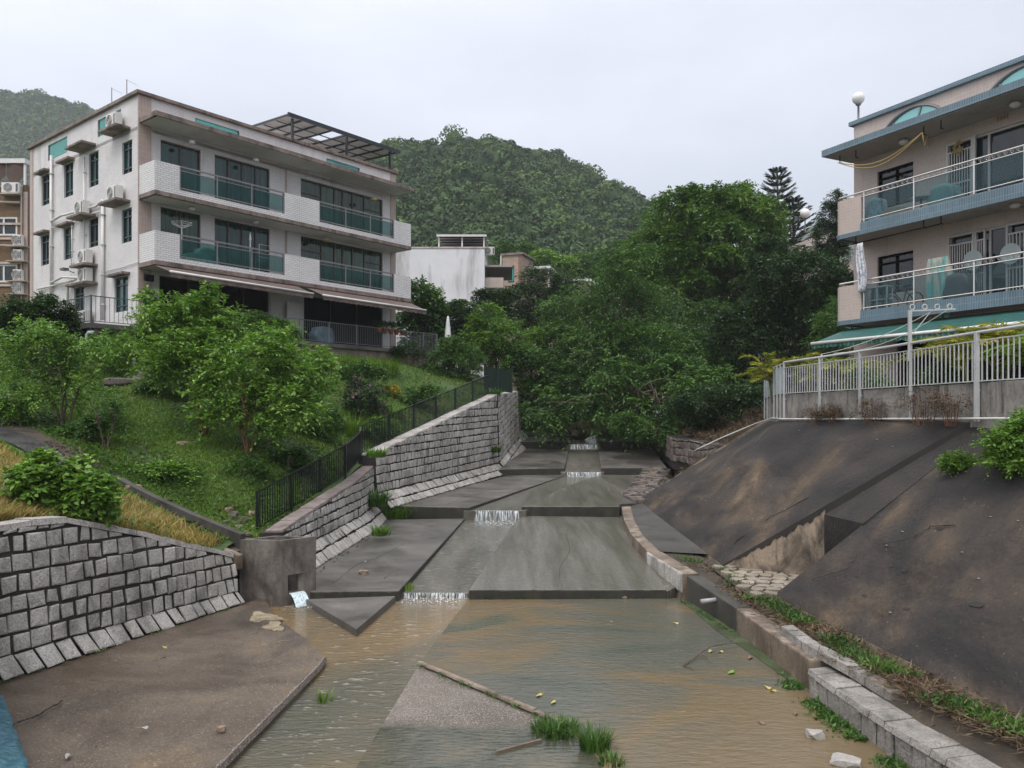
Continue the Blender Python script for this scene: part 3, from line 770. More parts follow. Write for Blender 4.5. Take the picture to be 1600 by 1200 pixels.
# middle wall in two runs, then the far run
s1b = [L1s(474, 902), L1s(588, 830), Vector((-4.05, 26.4, -3.42))]
s1t = [p + Vector((-.46, .07, .47)) for p in s1b]
s1p = [Vector((s1t[0].x - .08, s1t[0].y, -2.72)), Vector((s1t[1].x - .08, s1t[1].y, -1.98)), Vector((s1t[2].x - .05, s1t[2].y + .1, -1.72))]
mwall('masonry_wall', 'short granite wall with two rows of toe stones behind the concrete outlet box', s1b, s1t, s1p, .25, .25, 30, cop=(.36, .07, .42), toe_course=.36, toe_w=.24, copmat='granite_red')
s2b = [L2s(611, 795), L2s(795, 740)]; s2t = [p + Vector((-.48, .16, .5)) for p in s2b]; s2p = [Vector((s2t[0].x - .08, s2t[0].y, -1.34)), Vector((s2t[1].x - .08, s2t[1].y, .9))]
mwall('masonry_wall', 'tall granite wall along the upper steps, below the far end of the garden fence', s2b, s2t, s2p, .29, .27, 40, cop=(.45, .07, .42), toe_course=.34, toe_w=.3)
s3b = [Vector((-.12, 37.6, -2.72)), Vector((.8, 43.2, -1.75)), Vector((1.0, 50, -1.4))]; s3t = [p + Vector((-.48, .08, .5)) for p in s3b]; s3p = [Vector((s3t[0].x - .06, s3t[0].y, .86)), Vector((s3t[1].x - .06, s3t[1].y, 1.2)), Vector((s3t[2].x - .06, s3t[2].y, 1.4))]
mwall('masonry_wall', 'farthest granite wall run, shaded beneath the overhanging branches', s3b, s3t, s3p, .29, .3, 60, cop=(.45, .07, .42), toe_course=.34, toe_w=.3)

# concrete outlet box
c0 = Vector((-4.79, 16.77, -3.98)); ex = Vector((.72, .70, 0)); ey = Vector((-.97, .13, 0))
t = empty('outlet_box', c0, 0, 'stained concrete outlet box with water spilling from a square hole', 'drain outlet')
bx_ = MB(); H = 1.36; th = .13
def hb(mb, x0, x1, y0, y1, z0, z1, X=.80, Y=.95):
    P = lambda x, y, z: ex * x * X + ey * y * Y + Vector((0, 0, z))
    mb.hexa([P(x0, y0, z0), P(x1, y0, z0), P(x1, y1, z0), P(x0, y1, z0)], [P(x0, y0, z1), P(x1, y0, z1), P(x1, y1, z1), P(x0, y1, z1)])
hb(bx_, 0, .15, .0, 1, -.1, H); hb(bx_, .85, 1, 0, 1, -.1, H); hb(bx_, .15, .85, .86, 1, -.1, H)
hb(bx_, .15, .17, 0, .15, .0, H); hb(bx_, .17, .64, 0, .15, .62, H); hb(bx_, .64, .85, 0, .15, -.1, H); hb(bx_, .15, .85, .15, .86, -.1, .22)
hb(bx_, .17, .64, 0, .15, -.1, .2)
M['box_conc'] = surf('outlet_concrete', [(.3, (.055, .045, .036)), (.5, (.13, .115, .1)), (.72, (.24, .22, .195))], 2.1, (1, 1, .6), rough=(.45, .75), fine=.5, fscale=16, bump=.4, streak=((.035, .026, .02), .8, (3, 3, .6)))
bx_.build('box_body', M['box_conc'], t)
fl = MB(); rm = MB()
lip = ex * .8 * .2 + Vector((0, 0, .24)); lip2 = ex * .8 * .62 + Vector((0, 0, .24)); on = Vector((.70, -.72, 0))
n = 10; m = 6; co = []; tt = []
for j in range(m + 1):
    f = j / m
    for i in range(n + 1):
        p = lip.lerp(lip2, i / n) + on * (.30 * f) - Vector((0, 0, .25 * f * f)); co.append(tuple(p)); tt.append(1)
q = [(j * (n + 1) + i, j * (n + 1) + i + 1, (j + 1) * (n + 1) + i + 1, (j + 1) * (n + 1) + i) for j in range(m) for i in range(n)]
npmesh('falling_water', np.array(co), np.array(q), froth('outlet_fall', (30, 30, 4), .25, .25, (.6, .72, .76)), t, np.array(tt), True)
n = 12; co = []; tt = []
for j in range(n + 1):
    for i in range(n + 1):
        x, y = (i / n - .5), (j / n - .5); p = (lip + lip2) / 2 + on * .42 + Vector((x * 1.1, y * 1.0, 0)); p.z = .0 + .05 * math.exp(-(x * x + y * y) * 14) + .008
        co.append(tuple(p)); tt.append(max(0, 1.3 - math.hypot(x, y) * 3.2))
q = [(j * (n + 1) + i, j * (n + 1) + i + 1, (j + 1) * (n + 1) + i + 1, (j + 1) * (n + 1) + i) for j in range(n) for i in range(n)]
npmesh('foam', np.array(co), np.array(q), M['foam'], t, np.array(tt), True)

# ================================================================ right-hand kerb, verge, slopes
KT = [(1022, 730, 37.2), (990, 764, 30.5), (971, 790, 27.2), (975, 812, 24.6), (987, 836, 22.0), (1012, 862, 19.9), (1068, 897, 17.3)]
kt = [W(u, v, d) for u, v, d in KT]
kb = empty('kerb_wall', kt[2], 0, 'curved low concrete kerb along the right edge of the channel', 'kerb')
mb = MB(); o = kt[2]
for i in range(len(kt) - 1):
    a, b = kt[i] - o, kt[i + 1] - o; d = (b - a).normalized(); s = Vector((-d.y, d.x, 0)) * .34   # towards the slope
    if s.x < 0: s = -s
    dz = Vector((0, 0, .75)); mb.hexa([a - dz, b - dz, b + s - dz, a + s - dz], [a, b, b + s, a + s])
mb.build('kerb_body', M['kerb_conc'], kb)
fs = MB(); stones(fs, kt[5] - o + Vector((-.01, 0, -.42)), kt[6] - o + Vector((-.01, 0, -.42)), kt[5] - o, kt[6] - o, .42, .26, 5, nrm=Vector((-.8, -.4, 0)).normalized(), stagger=False)
fs.build('facing_stones', M['granite'], kb)
# straight mossy kerb blocks
KP = [W(1073, 899, 17.2), W(1150, 950, 14.75), W(1203, 988, 13.1), W(1266, 1031, 11.6)]
for i, (lab, nm) in enumerate((('dark mossy concrete kerb block with a pipe stub, farthest of the straight kerb blocks', 'kerb_block'), ('weathered concrete kerb block between the piped block and the palest block', 'kerb_block'), ('pale concrete kerb block next to the granite stone wall', 'kerb_block'))):
    a, b = KP[i], KP[i + 1]; t = empty(nm, a, 0, lab, 'kerb'); d = (b - a); b_ = d * .985; s = Vector((.34, .02, 0)); dz = Vector((0, 0, .62))
    MB().hexa([-dz, b_ - dz, b_ + s - dz, s - dz], [Vector((0, 0, 0)), b_, b_ + s, s]).build('block', M['dark_conc' if i == 0 else 'kerb_conc'], t, bevel=.03)
    if i == 0:
        p = d * .62 + Vector((-.02, -.02, -.1)); MB().tube([p + Vector((.1, .03, 0)), p + Vector((-.28, -.06, -.02))], .045, 12).build('pipe_stub', plain('grey_pvc', (.3, .3, .3), .4), t, smooth=True)
# granite garden wall at lower right
WP = [W(1267, 1050, 11.5), W(1330, 1095, 10.3), W(1400, 1142, 9.3), W(1485, 1192, 8.5), W(1600, 1262, 7.7), W(1760, 1370, 6.8)]
t = empty('stone_wall', WP[0], 0, 'low granite block wall with flat cap stones at the lower right', 'wall'); o = WP[0]
fs, cp, body = MB(), MB(), MB()
for i in range(len(WP) - 1):
    a, b = WP[i] - o, WP[i + 1] - o; dz = Vector((0, 0, .42)); s = Vector((.42, .12, 0))
    body.hexa([a - dz * 1.5, b - dz * 1.5, b - dz * 1.5 + s, a - dz * 1.5 + s], [a - Vector((0, 0, .03)), b - Vector((0, 0, .03)), b + s - Vector((0, 0, .03)), a + s - Vector((0, 0, .03))])
    stones(fs, a - dz, b - dz, a - Vector((0, 0, .02)), b - Vector((0, 0, .02)), .42, .3, 80 + i, nrm=Vector((-.9, -.35, 0)).normalized(), proud=.05, stagger=False)
    coping(cp, a - Vector((0, 0, .02)), b - Vector((0, 0, .02)), s.normalized(), .36, .07, .3, 90 + i, over=.06)
body.build('joint_mortar', M['mortar'], t); fs.build('facing_stones', M['granite_old'], t); cp.build('cap_stones', M['granite_old'], t, bevel=.012)
# second row of small stones behind
t = empty('stone_edging', W(1222, 985, 12.9), 0, 'row of small squared edging stones between weeds behind the pale kerb block', 'edging stones'); o = W(1222, 985, 12.9)
mb = MB(); Q = [W(1222, 980, 13.0), W(1262, 1008, 12.0), W(1330, 1045, 11.0), W(1395, 1085, 10.2)]
for i in range(3): coping(mb, Q[i] - o - Vector((0, 0, .1)), Q[i + 1] - o - Vector((0, 0, .1)), Vector((.95, .3, 0)), .2, .12, .32, 7 + i)
mb.build('stones', M['granite_old'], t, bevel=.012)

# verge (earth strip) and paved patch
ver = MB()
V1 = [kt[2] + Vector((.3, 0, -.03)), kt[4] + Vector((.3, 0, -.03)), kt[5] + Vector((.3, 0, -.03)), kt[6] + Vector((.3, 0, -.04)), KP[1] + Vector((.3, 0, -.05)), KP[2] + Vector((.3, 0, -.05)), KP[3] + Vector((.3, 0, -.05)), WP[1] + Vector((.3, 0, 0)), WP[2] + Vector((.3, 0, 0)), WP[3] + Vector((.3, 0, 0)), WP[4] + Vector((.3, 0, 0)), WP[5] + Vector((.3, 0, 0))]
V2 = [Vector((4.6, 28, -2.98)), Vector((4.3, 22.5, -3.3)), Vector((4.35, 20, -3.38)), Vector((4.85, 18, -3.42)), Vector((5.1, 15.3, -3.44)), Vector((5.0, 13.2, -3.45)), Vector((5.1, 11.8, -3.45)), Vector((5.3, 10.9, -3.47)), Vector((5.5, 9.8, -3.47)), Vector((5.8, 8.9, -3.48)), Vector((6.0, 7.7, -3.48)), Vector((6.4, 6, -3.5))]
for i in range(len(V1) - 1):
    ver.hexa([V1[i] - Vector((0, 0, .5)), V2[i] - Vector((0, 0, .5)), V2[i + 1] - Vector((0, 0, .5)), V1[i + 1] - Vector((0, 0, .5))], [V1[i], V2[i], V2[i + 1], V1[i + 1]])
struct('verge', ver, M['soil'])
fl = MB().poly([(4.4, 19, -3.40), (4.45, 15.0, -3.40), (7.2, 14.6, -3.38), (7.2, 17.4, -3.38)]); struct('paved_gully', fl, M['soil'])
r_ = random.Random(9); pv = MB()
for i in range(10):
    for j in range(9):
        cx = 4.62 + i * .3 + (j % 2) * .12 + r_.uniform(-.04, .04); cy = 15.25 + j * .33 + r_.uniform(-.04, .04)
        k = 6; pts = [(cx + math.cos(a) * .16 * r_.uniform(.75, 1.1), cy + math.sin(a) * .18 * r_.uniform(.75, 1.1), -3.36 + r_.uniform(-.012, .012)) for a in [2 * PI * q_ / k + r_.uniform(-.2, .2) for q_ in range(k)]]
        pv.prism(pts, .08)
struct('paving_stones', pv, M['paving'])

# sloped concrete revetments as displaced grids with real thickness
def revet(name, P00, P10, P01, P11, nx, ny, label, th=.9, seed=0, amp=.09, topf=None):
    """P00 bottom-far, P10 bottom-near, P01 top-far, P11 top-near"""
    rng = np.random.RandomState(seed); c = []
    ph = rng.uniform(0, 6, 8)
    for j in range(ny + 1):
        for i in range(nx + 1):
            a, b = i / nx, j / ny
            p = (P00.lerp(P10, a)).lerp(topf(a) if topf else P01.lerp(P11, a), b)
            p = p + Vector((0, 0, amp * (math.sin(a * 9 + ph[0] + 3 * b) * math.sin(b * 7 + ph[1]) + .5 * math.sin(a * 23 + ph[2]) * math.sin(b * 17 + a * 5)) * min(1, 6 * b) * min(1, 6 * (1 - b)) * min(1, 8 * a) * min(1, 8 * (1 - a))))
            c.append(tuple(p - P00))
    q = [(j * (nx + 1) + i, j * (nx + 1) + i + 1, (j + 1) * (nx + 1) + i + 1, (j + 1) * (nx + 1) + i) for j in range(ny) for i in range(nx)]
    t = empty(name, P00, 0, label, 'concrete slope')
    o = npmesh('slope_face', np.array(c), np.array(q), M['slope_conc'], t, smooth=True)
    d = Vector((0, 0, th)); z = P00; g = Vector((0, 0, .004))
    sk = MB(); loop = [P00 - z, P10 - z, P11 - z, P01 - z]
    for i in range(4):
        a, b = loop[i], loop[(i + 1) % 4]
        dd = Vector((0, 0, 1.6 if i == 1 else th))
        sk.poly([a - dd, b - dd, b, a])
    sk.build('side_face', M['pale_render'], t)
    r_ = random.Random(seed + 40)
    for _ in range(9):          # weep holes and blown patches
        a, b = r_.uniform(.1, .9), r_.uniform(.15, .9); p = (P00.lerp(P10, a)).lerp(topf(a) if topf else P01.lerp(P11, a), b) - P00
        ni, nj = int(a * nx), int(b * ny); p = Vector(c[nj * (nx + 1) + ni]); dx_ = (Vector(c[nj * (nx + 1) + ni + 1]) - p).normalized(); dy_ = (Vector(c[(nj + 1) * (nx + 1) + ni]) - p).normalized(); nn = dx_.cross(dy_).normalized(); nn = nn if nn.z > 0 else -nn
        s1 = r_.uniform(.06, .14); s2 = s1 * r_.uniform(.3, .6); hm = MB(); hm.poly([p + nn * .012 + dx_ * s1 * math.cos(q_) * r_.uniform(.7, 1.2) + dy_ * s2 * math.sin(q_) * r_.uniform(.7, 1.2) for q_ in [2 * PI * k_ / 9 for k_ in range(9)]]); hm.build('weep_hole', M['mortar'], t)
    a, b = r_.uniform(.2, .7), r_.uniform(.3, .6)
    for _ in range(26):
        ni, nj = int(a * nx), int(b * ny); p = Vector(c[nj * (nx + 1) + ni]); s1 = r_.uniform(.012, .03); MB().lathe([(.001, 0), (s1, .006), (.001, .014)], (p.x, p.y, p.z + .005), 5).build('chip', M['rubble_chip'], t); a, b = r_.uniform(.05, .95), r_.uniform(.05, .95)
    return t
S1 = (Vector((4.35, 28, -2.96)), Vector((4.72, 18.1, -3.38)), Vector((8.75, 28, -.19)), Vector((8.42, 14.62, -.07)))
revet('concrete_slope', *S1, 60, 30, 'blackened concrete slope beyond the gully, with its pale side wall showing', seed=1, topf=lambda a: Vector((8.95, 28.2, -.2)).lerp(Vector((7.62, 22.6, -.17)), a / .42) if a < .42 else Vector((7.62, 22.6, -.17)).lerp(Vector((8.42, 14.62, -.07)), (a - .42) / .58))
S2 = (Vector((4.92, 15.2, -3.42)), Vector((6.6, 4.5, -3.5)), Vector((8.5, 14.2, -.09)), Vector((10.2, 3.5, .0)))
revet('concrete_slope', *S2, 60, 30, 'brown-black concrete slope filling the lower right corner', seed=2)
e_ = empty('slope_joint', Vector((6.45, 14.78, -1.98)), 0, 'narrow strip of the near slope running up along the dark joint', 'concrete slope'); o = Vector((6.45, 14.78, -1.98))
ex_t = [Vector((6.42, 14.74, -1.99)), Vector((6.38, 16.46, -2.04)), Vector((8.37, 14.62, -.2)), Vector((8.5, 14.2, -.1))]
MB().hexa([p - o - Vector((0, 0, 1.2)) for p in ex_t][::-1], [p - o for p in ex_t][::-1]).build('strip', M['slope_conc'], e_)
nf = Vector((-.685, -.728, 0)); ja, jb, jc = Vector((4.72, 18.1, -3.38)), Vector((6.42, 16.5, -1.86)), Vector((8.42, 14.62, -.07)); r_ = random.Random(6); jm = MB(); L_ = 40
for (p0, p1, d0, d1, k0) in ((ja, jb, .03, .13, 90), (jb, jc, .2, .2, 20)):
    dl_ = [(d0 + (d1 - d0) * min(1, i / k0 * 2)) * (1 + .28 * math.sin(i * .33 + 1) + .2 * math.sin(i * .9) + .1 * math.sin(i * 2.3) if k0 > 50 else 1) for i in range(k0 + 1)]
    for i in range(k0):
        a, b = p0.lerp(p1, i / k0), p0.lerp(p1, (i + 1) / k0); dz0 = Vector((0, 0, dl_[i])); dz1 = Vector((0, 0, dl_[i + 1])); off = nf * .012
        jm.hexa([a - dz0, b - dz1, b - dz1 + off, a - dz0 + off], [a, b, b + off, a + off])
tj = jm.build('black_crust', M['mortar']); tag(tj, kind='structure')
# curved toe of first slope down to the kerb
toe = MB(); lo = [kt[2] + Vector((.3, 0, .004)), kt[3] + Vector((.3, 0, .004)), kt[4] + Vector((.3, 0, .004)), kt[5] + Vector((.3, 0, .004))]; hi = [Vector((4.38, 28, -2.94)), Vector((4.42, 25.5, -3.05)), Vector((4.55, 22, -3.2)), Vector((4.68, 19.2, -3.32))]
for i in range(3): toe.poly([lo[i], lo[i + 1], hi[i + 1], hi[i]])
struct('slope_toe', toe, M['dark_conc'])
ms = MB().prism([G(u, v, -3.955) for u, v in ((1062, 936), (1085, 940), (1150, 988), (1215, 1037), (1262, 1074), (1240, 1068), (1180, 1025), (1120, 985))], .05); struct('moss_strip', ms, surf('moss', [(.35, (.03, .03, .015)), (.5, (.035, .06, .012)), (.7, (.09, .1, .06))], 2.5, fine=.5, bump=.6, rough=(.4, .8)))
# gully bed climbing between the slopes, and the return wall
g = MB(); g.hexa([(6.45, 17.2, -3.6), (6.5, 14.9, -3.6), (8.6, 14.1, -1.4), (8.6, 14.9, -1.4)], [(6.45, 17.2, -2.32), (6.5, 14.9, -2.32), (8.6, 14.1, -.42), (8.6, 14.9, -.42)])
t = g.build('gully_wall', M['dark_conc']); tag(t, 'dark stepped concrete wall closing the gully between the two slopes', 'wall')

# upper terrace on the right: wall, floor
FL = [W(1600, 661, 13.1), W(1531, 660, 14.4), W(1340, 660, 18.9), W(1228, 661, 22.6), W(1212, 662, 24.6), W(1197, 663, 29)]
FLx = [Vector((9.9, 3.5, -.1)), Vector((8.95, 9, -.1))] + [Vector((p.x, p.y, -.15)) for p in FL]
t = empty('terrace_wall', FLx[3], 0, 'low mould-streaked render wall under the white railing', 'wall'); o = FLx[3]; mb = MB()
for i in range(len(FLx) - 1):
    a, b = FLx[i] - o, FLx[i + 1] - o; s = Vector((.22, 0, 0)); up = Vector((0, 0, .72))
    mb.hexa([a - Vector((0, 0, .6)), b - Vector((0, 0, .6)), b + s - Vector((0, 0, .6)), a + s - Vector((0, 0, .6))][::-1], [a + up, b + up, b + s + up, a + s + up][::-1])
mb.build('wall_body', M['old_wall'], t)
tf = MB().prism([(9.9, 3.5, .35), (30, 3.5, .35), (34, 34, .35), (13, 34, .35), (9.25, 28.8, .35), (8.35, 22.6, .35), (8.6, 14.4, .35), (9.2, 9, .35)], .5)
struct('terrace_floor', tf, M['wet_conc'])
# plastic pipe along the wall foot
mb = MB(); pp = [Vector((9.6, 4.5, -.03)), Vector((8.85, 9, -.06)), *[Vector((FLx[i].x - .1, FLx[i].y, z_)) for i, z_ in ((2, -.06), (3, -.07), (4, -.1), (5, -.12), (6, -.1))], W(1180, 662, 26.5), W(1130, 683, 27.4), W(1085, 704, 28.2)]
fine = []
for i in range(len(pp) - 1):
    for j in range(4): fine.append(pp[i].lerp(pp[i + 1], j / 4))
fine.append(pp[-1])
mb.tube(fine, .022, 8); tag(mb.build('drain_pipe', plain('white_pvc', (.62, .61, .58), .35), smooth=True), 'thin white plastic pipe running along the top of the concrete slope', 'pipe')

# dried silt and cracks on the left bank slab, silt and leaves caught along the steps
def zb(u, v, z): return G(u, v, z)
r_ = random.Random(77)
def blotch(name, cs, z, mat, seed, k=26):
    r2 = random.Random(seed); ph = [r2.uniform(0, 6) for _ in range(4)]; cu, cv, ru, rv = cs; pts = []
    for i in range(k):
        a = 2 * PI * i / k; f = 1 + .25 * math.sin(a * 3 + ph[0]) + .16 * math.sin(a * 5 + ph[1]) + .1 * math.sin(a * 9 + ph[2]); pts.append(G(cu + ru * f * math.cos(a), cv + rv * f * math.sin(a), z))
    MBx = MB().prism(pts[::-1], .02); return struct(name, MBx, mat)
M['silt'] = surf('pale_silt', [(.35, (.13, .1, .065)), (.6, (.3, .25, .16)), (.75, (.36, .31, .2))], 3, fine=.6, bump=.5, bscale=30, rough=(.6, .8))
blotch('silt_patch', (410, 964, 26, 7), -3.834, M['silt'], 1); blotch('silt_patch', (428, 978, 14, 8), -3.842, M['silt'], 2)
for k_, (pp0, z) in enumerate((([(20, 1132), (40, 1124), (62, 1117), (84, 1102), (104, 1092)], -3.745), ([(372, 1006), (400, 1008), (432, 1004), (458, 1000)], -3.866), ([(222, 1040), (240, 1034), (262, 1026)], -3.81))):
    cm = MB(); pts = []
    for i in range(len(pp0) - 1):
        for j in range(5):
            f = j / 5; pts.append(G(pp0[i][0] * (1 - f) + pp0[i + 1][0] * f + r_.uniform(-2, 2), pp0[i][1] * (1 - f) + pp0[i + 1][1] * f + r_.uniform(-1, 1), z))
    cm.tube(pts, [r_.uniform(.004, .014) for _ in pts], 5); struct('crack', cm, M['mortar' if k_ != 1 else 'silt'])

# hairline cracks, drill stains and patched lips on the slabs and the slopes
def crackline(P, seed, r=.006, name='crack', mat='mortar'):
    r2 = random.Random(seed); pts = []
    for i in range(len(P) - 1):
        for j in range(6):
            p = P[i].lerp(P[i + 1], j / 6); pts.append(p + Vector((r2.uniform(-.03, .03), r2.uniform(-.03, .03), 0)))
    struct(name, MB().tube(pts, [r * r2.uniform(.4, 1.3) for _ in pts], 4), M[mat])
crackline([L1s(520, 912), L1s(560, 880), L1s(590, 872), L1s(640, 845)], 1)
crackline([L1s(600, 905), L1s(612, 893), L1s(630, 889)], 2)
crackline([L1r(880, 918), L1r(872, 890), L1r(890, 862), L1r(884, 830)], 3, .007)
crackline([L2s(700, 788), L2s(735, 774), L2s(760, 770)], 4, .008)
def on_slope(Q, a, b, lift=.01): return Q[0].lerp(Q[1], a).lerp(Q[2].lerp(Q[3], a), b) + Vector((-.02, 0, lift + .03))
for k_, (Q, L_) in enumerate(((S2, [(.1, .35), (.14, .4), (.15, .47), (.2, .5)]), (S2, [(.3, .6), (.36, .57), (.4, .6)]), (S1, [(.93, .1), (.9, .3), (.92, .5)]), (S1, [(.55, .4), (.6, .45), (.62, .52)]), (S2, [(.05, .12), (.09, .2), (.08, .3)]))):
    crackline([on_slope(Q, a, b) for a, b in L_], 20 + k_, .009)
# ================================================================ garden terrain on the left
cp_px = [(0, 600, 28), (-150, 640, 26), (-300, 560, 36), (0, 645, 24), (60, 690, 20.5), (130, 757, 17.8), (0, 700, 19), (0, 760, 14.2), (60, 780, 14.0), (180, 800, 14.6), (300, 850, 15.6), (250, 806, 17.4), (370, 855, 17.2), (180, 764, 19),
         (400, 836, 19.4), (330, 800, 19.8), (385, 712, 22.3), (315, 682, 24), (90, 662, 23.5), (165, 702, 20.8), (270, 590, 28.5), (200, 560, 30), (560, 610, 33), (640, 600, 37), (500, 700, 24.6), (700, 598, 39), (450, 640, 28), (380, 600, 29.5),
         (120, 560, 29.5), (480, 570, 33.5), (610, 566, 39), (760, 604, 41), (790, 606, 44)]
cps = [W(*p) for p in cp_px]
cps += [Vector((p.x - .35, p.y + .1, p.z - .03)) for p in tp[:-1]] + [Vector((p.x - .5, p.y, p.z - .05)) for p in s1p + s2p + s3p[1:]]
cps += [Vector(p) for p in ((-17, 33, 2.9), (-22, 38, 3.0), (-30, 36, 2.6), (-30, 28, 1.2), (-40, 48, 3.2), (-8, 44, 2.6), (-3, 48, 2.6), (-14, 50, 3.2), (-26, 15, -.9), (-20, 9, -1.3), (-30, 6, -1.4), (-45, 20, 0), (-45, 36, 2.6), (-12, 6, -1.6))]
CA = np.array([(p.x, p.y) for p in cps]); CZ = np.array([p.z for p in cps])
def _phi(r2): return .5 * r2 * np.log(r2 + 1e-9)
_n = len(CA); d2 = ((CA[:, None] - CA[None]) ** 2).sum(-1)
A_ = np.zeros((_n + 3, _n + 3)); A_[:_n, :_n] = _phi(d2) + np.eye(_n) * 1.5; A_[:_n, _n] = 1; A_[:_n, _n + 1:] = CA; A_[_n, :_n] = 1; A_[_n + 1:, :_n] = CA.T
_w = np.linalg.solve(A_, np.concatenate([CZ, np.zeros(3)]))
def zt(x, y):
    x = np.atleast_1d(np.asarray(x, float)); y = np.atleast_1d(np.asarray(y, float))
    r2 = (x[:, None] - CA[None, :, 0]) ** 2 + (y[:, None] - CA[None, :, 1]) ** 2
    z = _phi(r2) @ _w[:_n] + _w[_n] + _w[_n + 1] * x + _w[_n + 2] * y
    return np.clip(z, -3.4, 3.25) + .03 * np.sin(x * 2.1 + y) * np.sin(y * 1.7)
wl_pts = [(p.y, p.x - .3) for p in tp] + [(17.3, -6.0), (18.3, -5.9)] + [(p.y, p.x - .38) for p in s1p] + [(p.y, p.x - .38) for p in s2p] + [(p.y, p.x - .38) for p in s3p[1:]]
wl_pts.sort()
WY = np.array([p[0] for p in wl_pts]); WX = np.array([p[1] for p in wl_pts])
def wallx(y): return np.interp(y, WY, WX)
def T(u, v):
    """where the sight line through a pixel meets the garden slope"""
    D = np.linspace(8, 60, 1500); x = (u - CU) / F * D; z = (CV - v) / F * D
    h = zt(x, D); ok = np.where((z <= h) & (x <= wallx(D) + .5))[0]
    i = ok[0] if len(ok) else np.argmin(np.abs(z - h))
    return Vector((x[i], D[i], float(h[i])))
ys = np.concatenate([np.arange(5, 30, .3), np.arange(30, 62, .6)]); k = 110
fx = np.concatenate([[0], np.cumsum(np.linspace(.4, 3.0, k))]); fx = fx / fx[-1]
X = wallx(ys)[:, None] - fx[None] * (46 + wallx(ys)[:, None]); Y = np.repeat(ys[:, None], k + 1, 1)
Z = zt(X.ravel(), Y.ravel()).reshape(X.shape)
co = np.stack([X, Y, Z], -1).reshape(-1, 3); ny_, nx_ = X.shape
I, J = np.meshgrid(np.arange(ny_ - 1), np.arange(nx_ - 1), indexing='ij'); a = (I * nx_ + J).ravel()
q = np.stack([a, a + nx_, a + nx_ + 1, a + 1], 1)
tag(npmesh('garden_ground', co, q, M['turf'], smooth=True), kind='structure')

def drape(pts_lr, lift, name, mat, n=6):
    """strip laid over the garden between left and right pixel rows"""
    mb = MB()
    L = [T(*p[0]) for p in pts_lr]; Rr = [T(*p[1]) for p in pts_lr]
    for i in range(len(L) - 1):
        for s in range(n):
            for c in range(6):
                qd = []
                for (f, g) in ((s / n, c / 6), ((s + 1) / n, c / 6), ((s + 1) / n, (c + 1) / 6), (s / n, (c + 1) / 6)):
                    p = L[i].lerp(L[i + 1], f).lerp(Rr[i].lerp(Rr[i + 1], f), g)
                    qd.append((p.x, p.y, float(zt(p.x, p.y)[0]) + lift))
                mb.poly(qd)
    return struct(name, mb, mat)
drape([((-60, 650), (-60, 700)), ((0, 668), (0, 690)), ((60, 690), (62, 725)), ((105, 722), (100, 765)), ((140, 748), (132, 790)), ((190, 790), (175, 822))], .05, 'path', M['asphalt'])
drape([((-60, 632), (-60, 652)), ((0, 640), (0, 668)), ((60, 668), (58, 692)), ((110, 690), (102, 722)), ((150, 722), (138, 750)), ((180, 745), (172, 770))], .035, 'leaf_litter_strip', M['soil'])

# drain kerbs beside the lawn
t = empty('drain_channel', T(373, 852), 0, 'dark concrete drain channel running down the garden to the outlet box', 'drain')
o = T(373, 852); mb = MB(); D1 = [W(376, 843, 17.3), W(300, 812, 17.9), W(233, 781, 18.5), W(200, 764, 19.0), W(165, 744, 19.6)]
for i in range(len(D1) - 1):
    a, b = D1[i] - o, D1[i + 1] - o; d = (b - a).normalized(); s = Vector((-d.y, d.x, 0)) * .16; s = s if s.y > 0 else -s; dz = Vector((0, 0, .5)); a = a + Vector((0, 0, .12)); b = b + Vector((0, 0, .12))
    mb.hexa([a - dz, b - dz, b + s - dz, a + s - dz], [a, b, b + s, a + s])
mb.build('upper_kerb', M['dark_conc'], t, bevel=.015)
mb = MB()
for i in range(len(D1) - 1):
    a, b = D1[i] - o + Vector((.0, -.62, -.22)), D1[i + 1] - o + Vector((0, -.62, -.2)); s = Vector((0, .62, 0)); dz = Vector((0, 0, .1))
    mb.hexa([a - dz, b - dz, b + s - dz, a + s - dz], [a, b, b + s, a + s])
mb.build('drain_bed', M['wet_conc'], t)
mb = MB(); D2 = [W(372, 868, 16.6), W(300, 838, 16.9), W(250, 815, 17.3)]
for i in range(2):
    a, b = D2[i] - o, D2[i + 1] - o; s = Vector((.05, .16, 0)); dz = Vector((0, 0, .3))
    mb.hexa([a - dz, b - dz, b + s - dz, a + s - dz], [a, b, b + s, a + s])
mb.build('lower_kerb', M['kerb_conc'], t, bevel=.015)

# ---------------------------------------------------------------- lawn
rg = np.random.RandomState(21)
def in_house(x, y):
    dx, dy = x + 14.96, y - 32.3; s = dx * .629 + dy * .777; t_ = -dx * .778 + dy * .628
    return (s > -2.7) & (s < 15) & (t_ > -1.7)
u0_, v0_ = -1, -1
def scatter(n, ymin=9, ymax=44, xmin=-26, power=1.0):
    y = ymin * (ymax / ymin) ** rg.uniform(0, 1, n); x = wallx(y) - .15 - rg.uniform(0, 1, n) * (wallx(y) - np.maximum(xmin, -.66 * y)) 
    return x, y
def pathmask(x, y):
    u = CU + x / y * F; z = zt(x, y); v = CV - z / y * F
    top = np.interp(u, [-100, 0, 60, 105, 140, 190], [620, 650, 676, 700, 738, 785]); bot = np.interp(u, [-100, 0, 60, 105, 140, 190], [690, 690, 725, 765, 790, 822])
    return (v > top) & (v < bot) & (u < 192)
def dryzone(x, y):
    u = CU + x / y * F; z = zt(x, y); v = CV - z / y * F
    line = np.interp(u, [-100, 0, 60, 130, 180, 260, 372], [700, 700, 740, 780, 770, 812, 862])
    return (v > line) & (u < 380)
def bare(x, y):
    return np.sin(x * .9 + 1.3) * np.sin(y * 1.1 + .5) + .5 * np.sin(x * 2.3 + y * 1.7)
